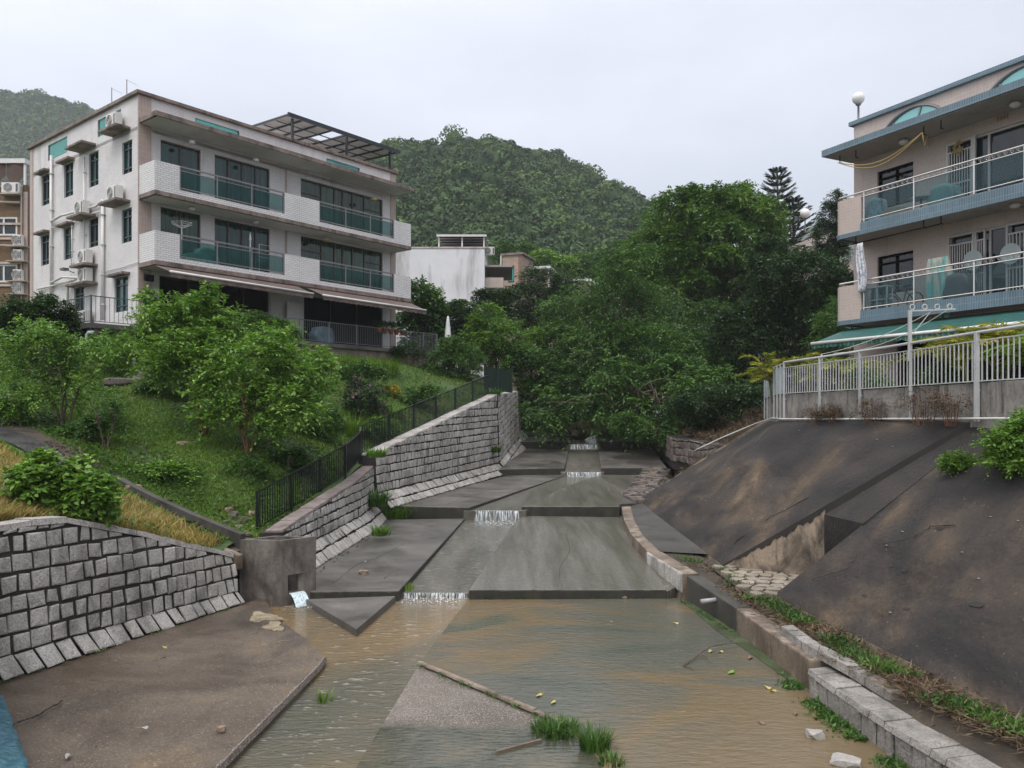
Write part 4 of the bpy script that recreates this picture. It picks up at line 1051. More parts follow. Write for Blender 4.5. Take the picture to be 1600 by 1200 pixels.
def blades(name, n, hmin, hmax, mat, sel, label, ymin=9, ymax=44, wd=.007, zone=None, lean=.5):
    x, y = scatter(n, ymin, ymax); k_ = sel(x, y) & ~in_house(x, y); x, y = x[k_], y[k_]; z = zt(x, y); m = len(x)
    a = rg.uniform(0, 2 * PI, m); w = np.stack([np.cos(a), np.sin(a), np.zeros(m)], 1) * (wd * (1 + y / 22))[:, None]
    h = rg.uniform(hmin, hmax, m); tip = np.stack([rg.normal(0, lean, m) * h, rg.normal(0, lean, m) * h, h], 1)
    P = np.stack([x, y, z - .01], 1); mid = P + tip * np.array([.35, .35, .6])
    co = np.stack([P - w, P + w, mid + w * .7, mid - w * .7], 1); c2 = np.stack([mid - w * .7, mid + w * .7, P + tip], 1)
    # one blade = lower quad and tip quad sharing no vertices is fine at this size
    allc = np.concatenate([co, np.concatenate([c2, c2[:, 2:3] + w[:, None] * .05], 1)[:, [0, 1, 3, 2]]], 1).reshape(-1, 3)
    q = np.arange(m * 8).reshape(-1, 4)
    clump = np.clip(.5 + .35 * np.sin(x * 1.3) * np.sin(y * 1.9 + x) + rg.normal(0, .15, m), 0, 1)
    ob = npmesh(name, allc, q, M[mat], None, np.repeat(clump, 8)); return tag(ob, label, 'grass', kind='stuff')
blades('lawn_grass', 210000, .04, .12, 'grass', lambda x, y: ~pathmask(x, y) & ~dryzone(x, y) & (bare(x, y) + rg.normal(0, .35, len(x)) < 1.0), 'short green lawn grass covering the garden slope', 13, 44)
blades('dry_grass', 60000, .08, .26, 'straw', lambda x, y: dryzone(x, y), 'yellow straw-like grass beside the drain and above the near granite wall', 8, 20, .006)
# low weeds and clover through the lawn
x, y = scatter(52000, 12, 42); k_ = ~pathmask(x, y) & ~in_house(x, y) & ((bare(x * 1.3 + 2, y * .8) > .1) | (rg.uniform(0, 1, len(x)) < .25)) & ~(dryzone(x, y) & (rg.uniform(0, 1, len(x)) < .8)); x, y = x[k_], y[k_]
P = np.stack([x, y, zt(x, y) + rg.uniform(.03, .22, len(x)) * (.5 + .5 * np.sin(x * 1.7) * np.sin(y * 1.4))], 1); d = _norm(rg.normal(size=P.shape) * np.array([1, 1, .3]))
co, q = leaf_quads(P, d, rg.uniform(.06, .14, len(P)), rg.uniform(.04, .08, len(P)), 1.4, rg)
tag(npmesh('ground_weeds', co, q, M['leaf_mid'], None, np.repeat(np.clip(.5 + .4 * np.sin(x * .9 + y), 0, 1), 4)), 'low leafy weeds and clover growing through the garden lawn', 'weeds', kind='stuff')
# fallen leaves
x, y = scatter(11000, 12, 34); uu = CU + x / y * F; vv = CV - zt(x, y) / y * F; k_ = ((bare(x, y) > .45) | ((uu > 395) & (uu < 560) & (vv > 670) & (vv < 790)) | ((uu > 330) & (uu < 400) & (vv > 790))) & ~in_house(x, y); x, y = x[k_], y[k_]
P = np.stack([x, y, zt(x, y) + .04], 1); d = _norm(rg.normal(size=P.shape) * np.array([1, 1, .15])); co, q = leaf_quads(P, d, rg.uniform(.07, .14, len(P)), .06, 2, rg)
tag(npmesh('leaf_litter', co, q, M['leaf_dry'], None, np.repeat(rg.uniform(0, 1, len(x)), 4)), 'brown fallen leaves lying under the garden trees', 'leaf litter', kind='stuff')

# ================================================================ land behind, hills
def grid_land(name, xs, ys, zf, mat):
    X, Y = np.meshgrid(xs, ys); Z = zf(X, Y); ny_, nx_ = X.shape
    I, J = np.meshgrid(np.arange(ny_ - 1), np.arange(nx_ - 1), indexing='ij'); a = (I * nx_ + J).ravel()
    ob = npmesh(name, np.stack([X, Y, Z], -1).reshape(-1, 3), np.stack([a, a + 1, a + nx_ + 1, a + nx_], 1), mat, None, None, True)
    return tag(ob, kind='structure')
def midz(X, Y):
    z = -1.6 + 2.6 * np.clip((Y - 50) / 12, 0, 1) + 4.0 * np.clip((Y - 60) / 60, 0, 1.6)
    bank = np.clip((np.abs(X - 2.8) - 2.4) / 3.0, 0, 1) * 3.0 * np.clip(1 - (Y - 50) / 40, 0, 1)
    return z + bank + .25 * np.sin(X * .7) * np.sin(Y * .5)
grid_land('valley_ground', np.linspace(-140, 140, 160), np.concatenate([np.arange(50, 60, .6), np.linspace(60, 140, 50)]), midz, M['forest_floor'])
# near bank right of the channel beyond the slope: dry brown scrub ground
RB_ = [(2.2, 29), (3.6, 29)]
def bx0(Y): return np.interp(Y, [28, 30.5, 33, 36, 41, 45, 51], [4.4, 7.9, 8.1, 8.0, 8.3, 8.7, 9.0])
def bankz(X, Y):
    x0 = bx0(Y); z0 = np.interp(Y, [28, 30.5, 33, 51], [-3.02, -1.75, -1.3, -.95]); wd_ = np.interp(Y, [28, 31, 51], [4.55, 3.0, 4.0])
    return z0 + np.clip((X - x0) / wd_, -.12, 1) * (-.22 - z0 + np.clip((Y - 33) * .03, 0, .5)) + .05 * np.sin(X * 3) * np.sin(Y * 2) * np.clip((Y - 28.3) / 2, 0, 1)
_f = np.concatenate([np.linspace(0, 1, 30) ** 1.4 * 6, np.linspace(6.5, 26, 20)]); _Y = np.linspace(28.0, 51, 50); _X = bx0(_Y)[:, None] + _f[None]; _YY = np.repeat(_Y[:, None], len(_f), 1); _Z = bankz(_X, _YY); _k = len(_f)
I, J = np.meshgrid(np.arange(49), np.arange(_k - 1), indexing='ij'); a = (I * _k + J).ravel()
tag(npmesh('scrub_bank', np.stack([_X, _YY, _Z], -1).reshape(-1, 3), np.stack([a, a + 1, a + _k + 1, a + _k], 1), M['soil'], smooth=True), kind='structure')
RU = np.array([-700, -200, 100, 350, 560, 615, 650, 700, 760, 800, 850, 900, 940, 975, 1000, 1050, 1100, 1250, 1400, 1700], float)
RV = np.array([430, 420, 400, 330, 262, 247, 243, 239, 240, 250, 262, 283, 307, 322, 333, 362, 395, 450, 480, 500], float)
def hillz(X, Y):
    az = CU + X / Y * F; rv = np.interp(az, RU, RV); ztop = (CV - rv) / F * 262
    f = np.clip((Y - 112) / 150, 0, 1); f2 = np.clip((Y - 262) / 200, 0, 1)
    z = 8 + (ztop - 8) * (f ** 1.05) - (ztop * .6) * f2
    return z + (2.2 * np.sin(X * .075 + 1) * np.sin(Y * .06) + 1.6 * np.sin(X * .16 + Y * .11) + 2.5 * np.sin(X * .045 - Y * .09)) * np.clip(f * 6, 0, 1) * np.clip((262 - Y) / 40, 0, 1)
grid_land('hill', np.linspace(-190, 230, 200), np.concatenate([np.linspace(108, 262, 90), np.linspace(266, 460, 30)]), hillz, M['forest_floor'])
FU = np.array([-900, -300, 0, 30, 70, 110, 140, 190, 260, 350, 500, 700, 900], float)
FV = np.array([60, 120, 160, 162, 166, 175, 183, 200, 225, 262, 320, 400, 480], float)
def farz(X, Y):
    az = CU + X / Y * F; ztop = (CV - np.interp(az, FU, FV)) / F * 640
    f = np.clip((Y - 330) / 310, 0, 1)
    return 6 + (ztop - 6) * f ** 1.1 - ztop * .4 * np.clip((Y - 640) / 300, 0, 1) + 5 * np.sin(X * .03) * np.sin(Y * .025) * np.clip((640 - Y) / 120, 0, 1)
grid_land('distant_hill', np.linspace(-950, 30, 160), np.linspace(300, 940, 90), farz, M['forest_floor'])
GU = np.array([900, 1100, 1200, 1262, 1290, 1330, 1400, 1600], float); GV = np.array([560, 470, 400, 356, 345, 322, 300, 280], float)
def gz(X, Y):
    az = CU + X / Y * F; ztop = (CV - np.interp(az, GU, GV)) / F * 1000; f = np.clip((Y - 700) / 300, 0, 1)
    return 5 + (ztop - 5) * f
grid_land('misty_hill', np.linspace(80, 760, 80), np.linspace(690, 1000, 50), gz, M['forest_floor'])

def forest(name, n, zf, umin, umax, ymin, ymax, rmin, rmax, per, lsz, label, seed, mat='hill_leaf', ypow=1.0, up=.4):
    g = np.random.RandomState(seed)
    y = ymin + (ymax - ymin) * g.uniform(0, 1, n) ** ypow; u = g.uniform(umin, umax, n); x = (u - CU) / F * y
    z = zf(x, y) + g.uniform(-1., .8, n); r = (rmin + (rmax - rmin) * g.uniform(0, 1, n) ** 1.6) * (1 + .25 * (g.uniform(0, 1, n) > .92)); tint = np.clip(g.beta(1.6, 2.2, n) + .08 * np.sin(x * .1), 0, 1)
    ht = r * g.uniform(.9, 1.5, n)
    # crowns made of lobes of leaf clumps
    lob = 12; dl = _norm(g.normal(size=(n, lob, 3)) + np.array([0, -.25, .55])); lc = np.stack([x, y, z + ht * .55], 1)[:, None] + dl * (r[:, None, None] * .62) * np.array([1, 1, .9])
    P0 = np.repeat(lc.reshape(-1, 3), per, 0); rr = np.repeat(np.repeat(r, lob), per) * .36
    dd = _norm(g.normal(size=P0.shape) + np.array([0, 0, .45])); P = P0 + dd * rr[:, None] * g.uniform(.82, 1.0, (len(P0), 1))
    ld = _norm(g.normal(size=P0.shape) + dd * .6); sz = lsz * g.uniform(.6, 1.4, len(P))
    nr = _norm(dd + g.normal(size=P0.shape) * .35)
    w = _norm(np.cross(nr, ld)); d3 = np.cross(w, nr)
    a = P - d3 * sz[:, None] * .5; c = P + d3 * sz[:, None] * .5; b = P + w * sz[:, None] * .45; e_ = P - w * sz[:, None] * .45
    co = np.stack([a, b, c, e_], 1).reshape(-1, 3)
    # opaque core of every crown: a lumpy low shell, tinted darker than its leaves
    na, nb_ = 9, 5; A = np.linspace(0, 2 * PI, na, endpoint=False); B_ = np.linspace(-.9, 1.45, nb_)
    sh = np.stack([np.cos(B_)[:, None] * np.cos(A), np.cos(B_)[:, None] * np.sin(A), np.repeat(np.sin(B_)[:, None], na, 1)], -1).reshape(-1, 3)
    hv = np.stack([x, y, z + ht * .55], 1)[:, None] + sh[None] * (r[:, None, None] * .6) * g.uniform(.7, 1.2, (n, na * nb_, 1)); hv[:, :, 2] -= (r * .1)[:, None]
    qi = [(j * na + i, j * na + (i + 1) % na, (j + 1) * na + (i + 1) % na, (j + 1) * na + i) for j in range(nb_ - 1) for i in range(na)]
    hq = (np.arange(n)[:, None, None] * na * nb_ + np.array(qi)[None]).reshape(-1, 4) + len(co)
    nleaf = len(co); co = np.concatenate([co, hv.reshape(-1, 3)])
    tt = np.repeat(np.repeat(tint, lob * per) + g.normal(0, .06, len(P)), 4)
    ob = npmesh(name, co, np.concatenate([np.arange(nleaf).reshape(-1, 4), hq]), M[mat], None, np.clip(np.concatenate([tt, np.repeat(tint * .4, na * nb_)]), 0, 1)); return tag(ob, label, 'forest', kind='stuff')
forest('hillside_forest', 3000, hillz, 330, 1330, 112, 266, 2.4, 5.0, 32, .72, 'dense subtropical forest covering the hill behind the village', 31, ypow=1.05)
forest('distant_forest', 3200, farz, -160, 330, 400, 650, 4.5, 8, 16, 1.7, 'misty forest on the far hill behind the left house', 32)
# ================================================================ buildings
M['white_tile'] = tile('white_tile_wall', (.70, .68, .67), (.64, .62, .61), (.47, .45, .44), .2, .075, .006, rough=.45, stain=((.3, .27, .25), .6, (1.3, .16, 1), .54), fac=.08)
M['balc_tile'] = tile('balcony_tile', (.72, .71, .70), (.63, .62, .61), (.3, .29, .29), .23, .085, .008, rough=.4, stain=((.3, .27, .25), .55, (1.2, .35, 1), .6), fac=.07)
M['brown_tile'] = tile('brown_tile', (.27, .2, .17), (.2, .145, .12), (.36, .3, .27), .2, .07, .006, rough=.5, stain=((.05, .04, .035), .7, (1.5, .4, 1), .52), fac=.1)
M['pier_tile'] = tile('pier_tile', (.42, .32, .28), (.36, .27, .235), (.5, .42, .38), .06, .22, .006, rough=.5, offset=0., fac=.08)
M['slab_edge'] = surf('slab_edge', [(.3, (.1, .075, .062)), (.6, (.24, .185, .16)), (.8, (.33, .27, .24))], 1.5, fine=.5, rough=(.6, .8), streak=((.025, .022, .02), .9, (3, 3, 1.)), bump=.3)
M['soffit'] = surf('soffit_paint', [(.3, (.48, .46, .45)), (.7, (.62, .60, .59))], .7, fine=.15, rough=(.7, .8), bump=.05, streak=((.3, .27, .24), .35, (.8, .8, .8)))
M['bronze'] = plain('bronze_frame', (.085, .062, .055), .4, .3)
M['darkframe'] = plain('dark_green_frame', (.028, .05, .052), .35, .2)
M['greyrail'] = plain('grey_metal', (.2, .19, .19), .35, .5)
M['pane_teal'] = glassy('curtained_teal_glass', (.006, .03, .028), (.012, .09, .08), (5.5, .12, 1))
M['pane_green'] = glassy('curtained_green_glass', (.005, .025, .015), (.03, .1, .045), (6.5, .12, 1))
M['pane_dark'] = glassy('dark_glass', (.006, .012, .013), (.018, .032, .034), (2, .4, 1))
M['pane_sky'] = clear('teal_parapet_glass', (.08, .36, .33), .62)
M['rail_glass'] = clear('railing_glass', (.06, .16, .155), .12)
M['rail_glass2'] = clear('railing_glass_clear', (.16, .23, .25), .1)
M['pipe'] = plain('white_pipe', (.62, .61, .60), .35, var=.08)
M['ac_white'] = plain('ac_casing', (.64, .63, .60), .45, var=.08)
M['ac_dark'] = plain('ac_grille', (.09, .09, .09), .5)
M['black'] = plain('dark_room', (.005, .005, .005), .9, spec=.12)
M['awning_brown'] = surf('brown_awning', [(.3, (.1, .068, .056)), (.7, (.16, .115, .1))], 2, (1, 1, .3), fine=.3, rough=(.7, .9), bump=.2)
M['awning_dark'] = surf('dark_awning', [(.3, (.06, .038, .03)), (.7, (.11, .07, .055))], 2, fine=.3, rough=(.7, .9), bump=.3)
M['pergola'] = plain('pergola_metal', (.03, .036, .042), .35, .4)
M['sheet'] = surf('translucent_roofing', [(.3, (.35, .33, .31)), (.7, (.5, .48, .46))], 1, fine=.2, rough=(.5, .7), bump=.1)

def boxp(name, mat, parent, *a, bevel=0.): return MB().box(*a).build(name, mat, parent, bevel=bevel)

# ---------------------------------------------------------------- white house on the left
X0, D0, ZB = -14.96, 32.3, 3.35
ANG = math.atan2(.777, .629)
LBo = Vector((X0, D0, ZB)); ux = Vector((.629, .777, 0)).normalized(); uy = Vector((-ux.y, ux.x, 0))
def LF(u, v, s=0.):      # plane of the left side (s const): returns (t, z)
    k = (u - CU) / F; b = LBo + ux * s
    t = (k * b.y - b.x) / (uy.x - k * uy.y); p = b + uy * t; return t, (CV - v) / F * p.y - ZB
def FF(u, v, t=0.):      # plane parallel to the front: returns (s, z)
    k = (u - CU) / F; b = LBo + uy * t
    s = (k * b.y - b.x) / (ux.x - k * ux.y); p = b + ux * s; return s, (CV - v) / F * p.y - ZB
LBo_e = empty('house', LBo, ANG, 'white tiled three-storey house with tiled balconies and teal windows on the left', 'house')
S, TD = 13.85, 10.8
ZS = [0, 2.75, 5.5, 8.22]; ZP = 9.5
def holes_wall(mb, axis, pl, a0, a1, z0, z1, holes, depth, sgn):
    """wall skin with real openings; axis 'x': runs along x at y=pl, 'y': runs along y at x=pl; reveals go inwards by depth"""
    As = sorted({a0, a1, *[h[0] for h in holes], *[h[1] for h in holes]}); Zs = sorted({z0, z1, *[h[2] for h in holes], *[h[3] for h in holes]})
    def pt(a, z, d=0): return (a, pl + d, z) if axis == 'x' else (pl + d, a, z)
    for i in range(len(As) - 1):
        for j in range(len(Zs) - 1):
            ca, cz = (As[i] + As[i + 1]) / 2, (Zs[j] + Zs[j + 1]) / 2
            if any(h[0] < ca < h[1] and h[2] < cz < h[3] for h in holes): continue
            mb.poly([pt(As[i], Zs[j]), pt(As[i + 1], Zs[j]), pt(As[i + 1], Zs[j + 1]), pt(As[i], Zs[j + 1])])
    for h in holes:
        c = [(h[0], h[2]), (h[1], h[2]), (h[1], h[3]), (h[0], h[3])]
        for k_ in range(4):
            p, q_ = c[k_], c[(k_ + 1) % 4]
            mb.poly([pt(*p), pt(*q_), pt(*q_, depth * sgn), pt(*p, depth * sgn)])
def frame_window(parent, axis, pl, a0, a1, z0, z1, sgn, fr, pane, mull=(), trans=(), fw=.05, depth=.12, panes=True, name='window', zlow=None):
    """frame with mullions (fractions) and transoms; pane is the child"""
    mb = MB()
    def B(x0, x1, y0, y1, d0, d1):
        lo, hi = sorted((pl + d0 * sgn, pl + d1 * sgn))
        if axis == 'x': mb.box(x0, x1, lo, hi, y0, y1)
        else: mb.box(lo, hi, x0, x1, y0, y1)
    d0, d1 = depth - .05, depth + .015
    B(a0, a0 + fw, z0, z1, d0, d1); B(a1 - fw, a1, z0, z1, d0, d1); B(a0 + fw, a1 - fw, z0, z0 + fw, d0, d1); B(a0 + fw, a1 - fw, z1 - fw, z1, d0, d1)
    for m_ in mull:
        x = a0 + (a1 - a0) * m_; B(x - fw / 2, x + fw / 2, z0 + fw, z1 - fw, d0 + .004, d1 - .004)
    for (m0, m1, zf) in trans:
        z = z0 + (z1 - z0) * zf; B(a0 + (a1 - a0) * m0 + fw / 2, a0 + (a1 - a0) * m1 - fw / 2, z - fw / 2, z + fw / 2, d0 + .008, d1 - .008)
    w = mb.build(name, fr, parent)
    pb = MB(); lo = pl + (depth + .003) * sgn; c = [(a0 + .01, z0 + .01), (a1 - .01, z0 + .01), (a1 - .01, z1 - .01), (a0 + .01, z1 - .01)]
    pb.poly([(x, lo, z) if axis == 'x' else (lo, x, z) for x, z in c]); pb.build('pane', pane, w)
    return w
# front openings
fr_h = []; front = []
for fl, (vA, vB, vC) in enumerate(((0, 0, 0), (0, 0, 0))):
    zf = ZS[fl + 1]
    for (ua, ub, kind) in ((251, 313.6, 'A'), (335.5, 421.5, 'B'), (470, 598, 'C')):
        s0, s1 = FF(ua, 300)[0], FF(ub, 300)[0]
        z1 = zf + 2.43; z0 = zf + .12
        front.append((s0, s1, z0, z1, kind, fl)); fr_h.append((s0, s1, z0, z1))
g1 = (FF(249, 450)[0], FF(421, 450)[0], .05, 2.35); g2 = (FF(475, 480)[0], FF(598, 480)[0], .05, 2.35)
fr_h += [g1, g2]
ls = []     # left side windows: (u0,u1,vtop_at_u1?, ...)
for (u0, u1, vt, vb, lab) in ((191, 206.5, 224, 274, 1), (138.7, 154, 241, 294, 1), (100, 114.3, 258, 310, 1), (65, 77, 275, 322.7, 1), (190, 206, 329, 381, 1), (138.7, 153.5, 343, 388, 1), (99.5, 113.5, 357, 407, 1), (64, 76.5, 369, 416, 1), (179, 200, 435, 489, 0), (115.7, 131.7, 450, 500, 0)):
    t0, zt_ = LF(u0, vt); t1, _ = LF(u1, vt); _, zb = LF(u0, vb); ls.append((t1, t0, zb, zt_))
lh = [(min(a, b), max(a, b), z0, z1) for a, b, z0, z1 in ls]
gp = []     # glass strips in the parapet, left side
for (u0, u1) in ((152.7, 189), (75, 105)):
    t0, t1 = LF(u1, 200)[0], LF(u0, 200)[0]; gp.append((t0, t1, 8.55, 9.28))
wb = MB()
gpf = []
for (u0, u1) in ((305, 374), (510, 562)):
    s0, s1 = FF(u0, 220)[0], FF(u1, 220)[0]; gpf.append((s0, s1, 8.62, 9.25))
holes_wall(wb, 'x', 0, .45, S - .3, 0, ZP, fr_h + gpf, .14, 1)
holes_wall(wb, 'y', 0, .03, TD - .3, 0, ZP, lh + gp, .14, 1)
wb.poly([(S, 0, 0), (S, TD, 0), (S, TD, ZP), (S, 0, ZP)]); wb.poly([(0, TD, 0), (S, TD, 0), (S, TD, ZP), (0, TD, ZP)])
wb.build('wall', M['white_tile'], LBo_e)
# inner parapet faces so that glass strips look out on a roof terrace
ip = MB(); holes_wall(ip, 'x', .14, .14, S - .14, 8.25, ZP, gpf, .0, 1); holes_wall(ip, 'y', .14, .14, TD - .14, 8.25, ZP, gp, .0, 1)
ip.box(.0, S, .0, TD, 8.1, 8.24); ip.poly([(S - .14, 0.14, 8.25), (S - .14, TD - .14, 8.25), (S - .14, TD - .14, ZP), (S - .14, .14, ZP)]); ip.poly([(.14, TD - .14, 8.25), (S - .14, TD - .14, 8.25), (S - .14, TD - .14, ZP), (.14, TD - .14, ZP)])
ip.build('roof_terrace', M['soffit'], LBo_e)
for a0, a1, z0, z1 in gpf: boxp('parapet_glass', M['pane_sky'], LBo_e, a0, a1, .05, .07, z0, z1)
for a0, a1, z0, z1 in gp: boxp('parapet_glass', M['pane_sky'], LBo_e, .05, .07, a0, a1, z0, z1)
for a0, a1, z0, z1 in gpf: pg = MB(); pg.box(a0, a1, .03, .09, z0 - .0, z0 + .04).box(a0, a0 + .04, .03, .09, z0 + .04, z1).box(a1 - .04, a1, .03, .09, z0 + .04, z1).build('parapet_frame', M['darkframe'], LBo_e)
for a0, a1, z0, z1 in gp: pg = MB(); pg.box(.03, .09, a0, a1, z0, z0 + .04).box(.03, .09, a0, a0 + .04, z0 + .04, z1).box(.03, .09, a1 - .04, a1, z0 + .04, z1).build('parapet_frame', M['darkframe'], LBo_e)
# corner piers (brown tile)
MB().hexa([(-.03, -.03, 0), (.5, -.03, 0), (.5, 0, 0), (0, 0, 0), (0, .03, 0), (-.03, .03, 0)], [(-.03, -.03, ZP - .01), (.5, -.03, ZP - .01), (.5, 0, ZP - .01), (0, 0, ZP - .01), (0, .03, ZP - .01), (-.03, .03, ZP - .01)]).build('corner_pier', M['pier_tile'], LBo_e)
MB().box(S - .35, S + .02, -.03, 0, 0, ZP - .01).build('corner_pier', M['pier_tile'], LBo_e); MB().box(-.03, 0, TD - .32, TD + .02, 0, ZP - .01).build('corner_pier', M['pier_tile'], LBo_e)
# coping
cp_ = MB(); cp_.box(-.14, S + .14, -.14, .2, ZP, ZP + .14).box(-.14, .2, .2, TD + .14, ZP, ZP + .14).box(S - .2, S + .14, .2, TD + .14, ZP, ZP + .14).box(.2, S - .2, TD - .2, TD + .14, ZP, ZP + .14)
cp_.build('coping', M['slab_edge'], LBo_e, bevel=.012)
# windows on the front
for s0, s1, z0, z1, kind, fl in front:
    if kind == 'A': frame_window(LBo_e, 'x', 0, s0, s1, z0, z1, 1, M['bronze'], M['pane_teal' if fl else 'pane_green'], (.5,), ())
    elif kind == 'B': frame_window(LBo_e, 'x', 0, s0, s1, z0, z1, 1, M['bronze'], M['pane_teal'], (.25, .5, .75), ())
    else: frame_window(LBo_e, 'x', 0, s0, s1, z0, z1, 1, M['bronze'], M['pane_green'], (.245, .4, .5, .62, .77), ((0, .245, .72), (.77, 1, .72)))
for g_, mu in ((g1, (.25, .5, .75)), (g2, (.33, .66))): frame_window(LBo_e, 'x', 0, *g_, 1, M['bronze'], M['black'], mu, ())
# windows on the left side
for i, (a, b, z0, z1) in enumerate(lh):
    wnd = frame_window(LBo_e, 'y', 0, a, b, z0, z1, 1, M['darkframe'], M['pane_dark' if i in (3, 5, 7, 9) else 'pane_teal'], (.5,), ((0, .5, .78), (.5, 1, .78), (0, 1, .18)), fw=.055)
# canopies over windows
for i in (2, 3, 6, 7, 8, 9):
    a, b, z0, z1 = lh[i]; MB().box(-.32, -.002, a - .18, b + .15, z1 + .02, z1 + .12).build('window_canopy', M['slab_edge'], LBo_e, bevel=.01)
# air conditioner ledges
def ledge(u0, u1, v, depth=.7):
    t1, z = LF(u0, v); t0, _ = LF(u1, v); return (min(t0, t1), max(t0, t1), z)
LED = {}
for key, (u0, u1, v) in {'a': (176, 204, 211), 'b': (124, 150, 236), 'c': (176, 204, 322), 'd': (126, 150, 343), 'e': (131, 153, 418), 'f': (131, 153, 446)}.items():
    a, b, z = ledge(u0, u1, v); LED[key] = (a, b, z)
    MB().box(-.62, -.002, a, b, z - .1, z).build('ledge', M['slab_edge'], LBo_e, bevel=.01)

def ac_unit(parent_loc, rz, label, w=.82, h=.58, d=.3, group='air conditioner units on the side of the white house'):
    t = empty('air_conditioner', parent_loc, rz, label, 'air conditioner', group)
    MB().box(-d, 0, -w / 2, w / 2, .04, .04 + h).build('casing', M['ac_white'], t, bevel=.02)
    g = MB(); c = Vector((-d - .012, w * .12, .04 + h / 2)); r = h * .42
    for k_ in range(4):
        rr = r * (1 - k_ * .24); pts = [c + Vector((0, math.cos(a) * rr, math.sin(a) * rr)) for a in [2 * PI * q_ / 20 for q_ in range(21)]]; g.tube(pts, .008, 5)
    for k_ in range(6):
        a = 2 * PI * k_ / 6; g.tube([c, c + Vector((0, math.cos(a) * r, math.sin(a) * r))], .006, 4)
    g.build('fan_grille', M['ac_white'], t)
    d_ = MB(); base = [Vector((-d - .004, w * .12 + math.cos(a) * r, .04 + h / 2 + math.sin(a) * r)) for a in [2 * PI * q_ / 24 for q_ in range(24)]]
    d_.poly(base); d_.build('fan_opening', M['ac_dark'], t)
    MB().box(-d - .006, -d + .0, -w * .46, -w * .34, .1, h - .04).build('side_vent', M['ac_dark'], t)
    f = MB(); f.box(-d + .04, -d + .1, -w * .4, -w * .3, 0, .04).box(-d + .04, -d + .1, w * .3, w * .4, 0, .04).box(-.1, -.04, -w * .4, -w * .3, 0, .04).box(-.1, -.04, w * .3, w * .4, 0, .04); f.build('foot', M['ac_dark'], t)
    return t
def lbw(s, t, z): return LBo + ux * s + uy * t + Vector((0, 0, z))
for key, f, lab in (('a', .55, 'air conditioner on the highest ledge, beside the parapet glass strip'), ('c', .5, 'air conditioner on the ledge over the middle-floor window nearest the corner'), ('d', .5, 'air conditioner on the ledge where the horizontal pipes meet the tall pipe'),
                    ('e', .45, 'squat air conditioner with a square grey grille over the floodlights'), ('f', .45, 'tall air conditioner hanging low beside the thick white pipe')):
    a, b, z = LED[key]; ac_unit(lbw(-.12, a + (b - a) * f, z), ANG, lab)
a, b, z = LED['f']; ac_unit(lbw(-.12, (a + b) / 2, .05 + .3), ANG, 'air conditioner standing lowest, behind the patio railing', h=.75)

# drain pipes
pp_ = MB(); 
def vp(u, v0, v1, r, off=-.09):
    t0, z0 = LF(u, v0, off); _, z1 = LF(u, v1, off); pp_.tube([(off, t0, z0), (off, t0, z1)], r, 10)
    for k_ in range(4): z = z0 + (z1 - z0) * (k_ + .5) / 4; pp_.box(off - r * 1.3, 0, t0 - r * 1.5, t0 + r * 1.5, z - .015, z + .015)
    return t0
tA = vp(80, 243, 470, .06); tB = vp(160.5, 312, 500, .07); tC = vp(131.5, 245, 440, .035); tD = vp(112, 345, 420, .025)
z_1 = LF(100, 345)[1]
def pr_(pts, r): pp_.tube([(-.1 if len(p) < 3 else p[2], *p[:2]) for p in [(*LF(u, v, -.1), o) for u, v, o in pts]] and [(o, *LF(u, v, o)) for u, v, o in pts], r, 8)
pr_([(80, 346, -.12), (97, 336, -.4), (100, 336, -.4), (118, 331, -.12), (150, 322, -.12), (160, 313, -.12)], .055)
pr_([(80, 357, -.1), (112, 345, -.1), (146, 333, -.1), (160, 330, -.1)], .035)
pr_([(80, 442, -.12), (97, 433, -.4), (104, 433, -.4), (122, 434, -.12), (134, 430, -.12)], .055)
pr_([(58, 452, -.1), (80, 447, -.1), (106, 440, -.1), (130, 433, -.1)], .05)
pr_([(106, 478, -.14), (106, 446, -.14), (130, 438, -.14)], .06)
pr_([(160, 425, -.05), (190, 418, -.05), (216, 409, -.05)], .018)
pp_.build('drain_pipe', M['pipe'], LBo_e, smooth=True)

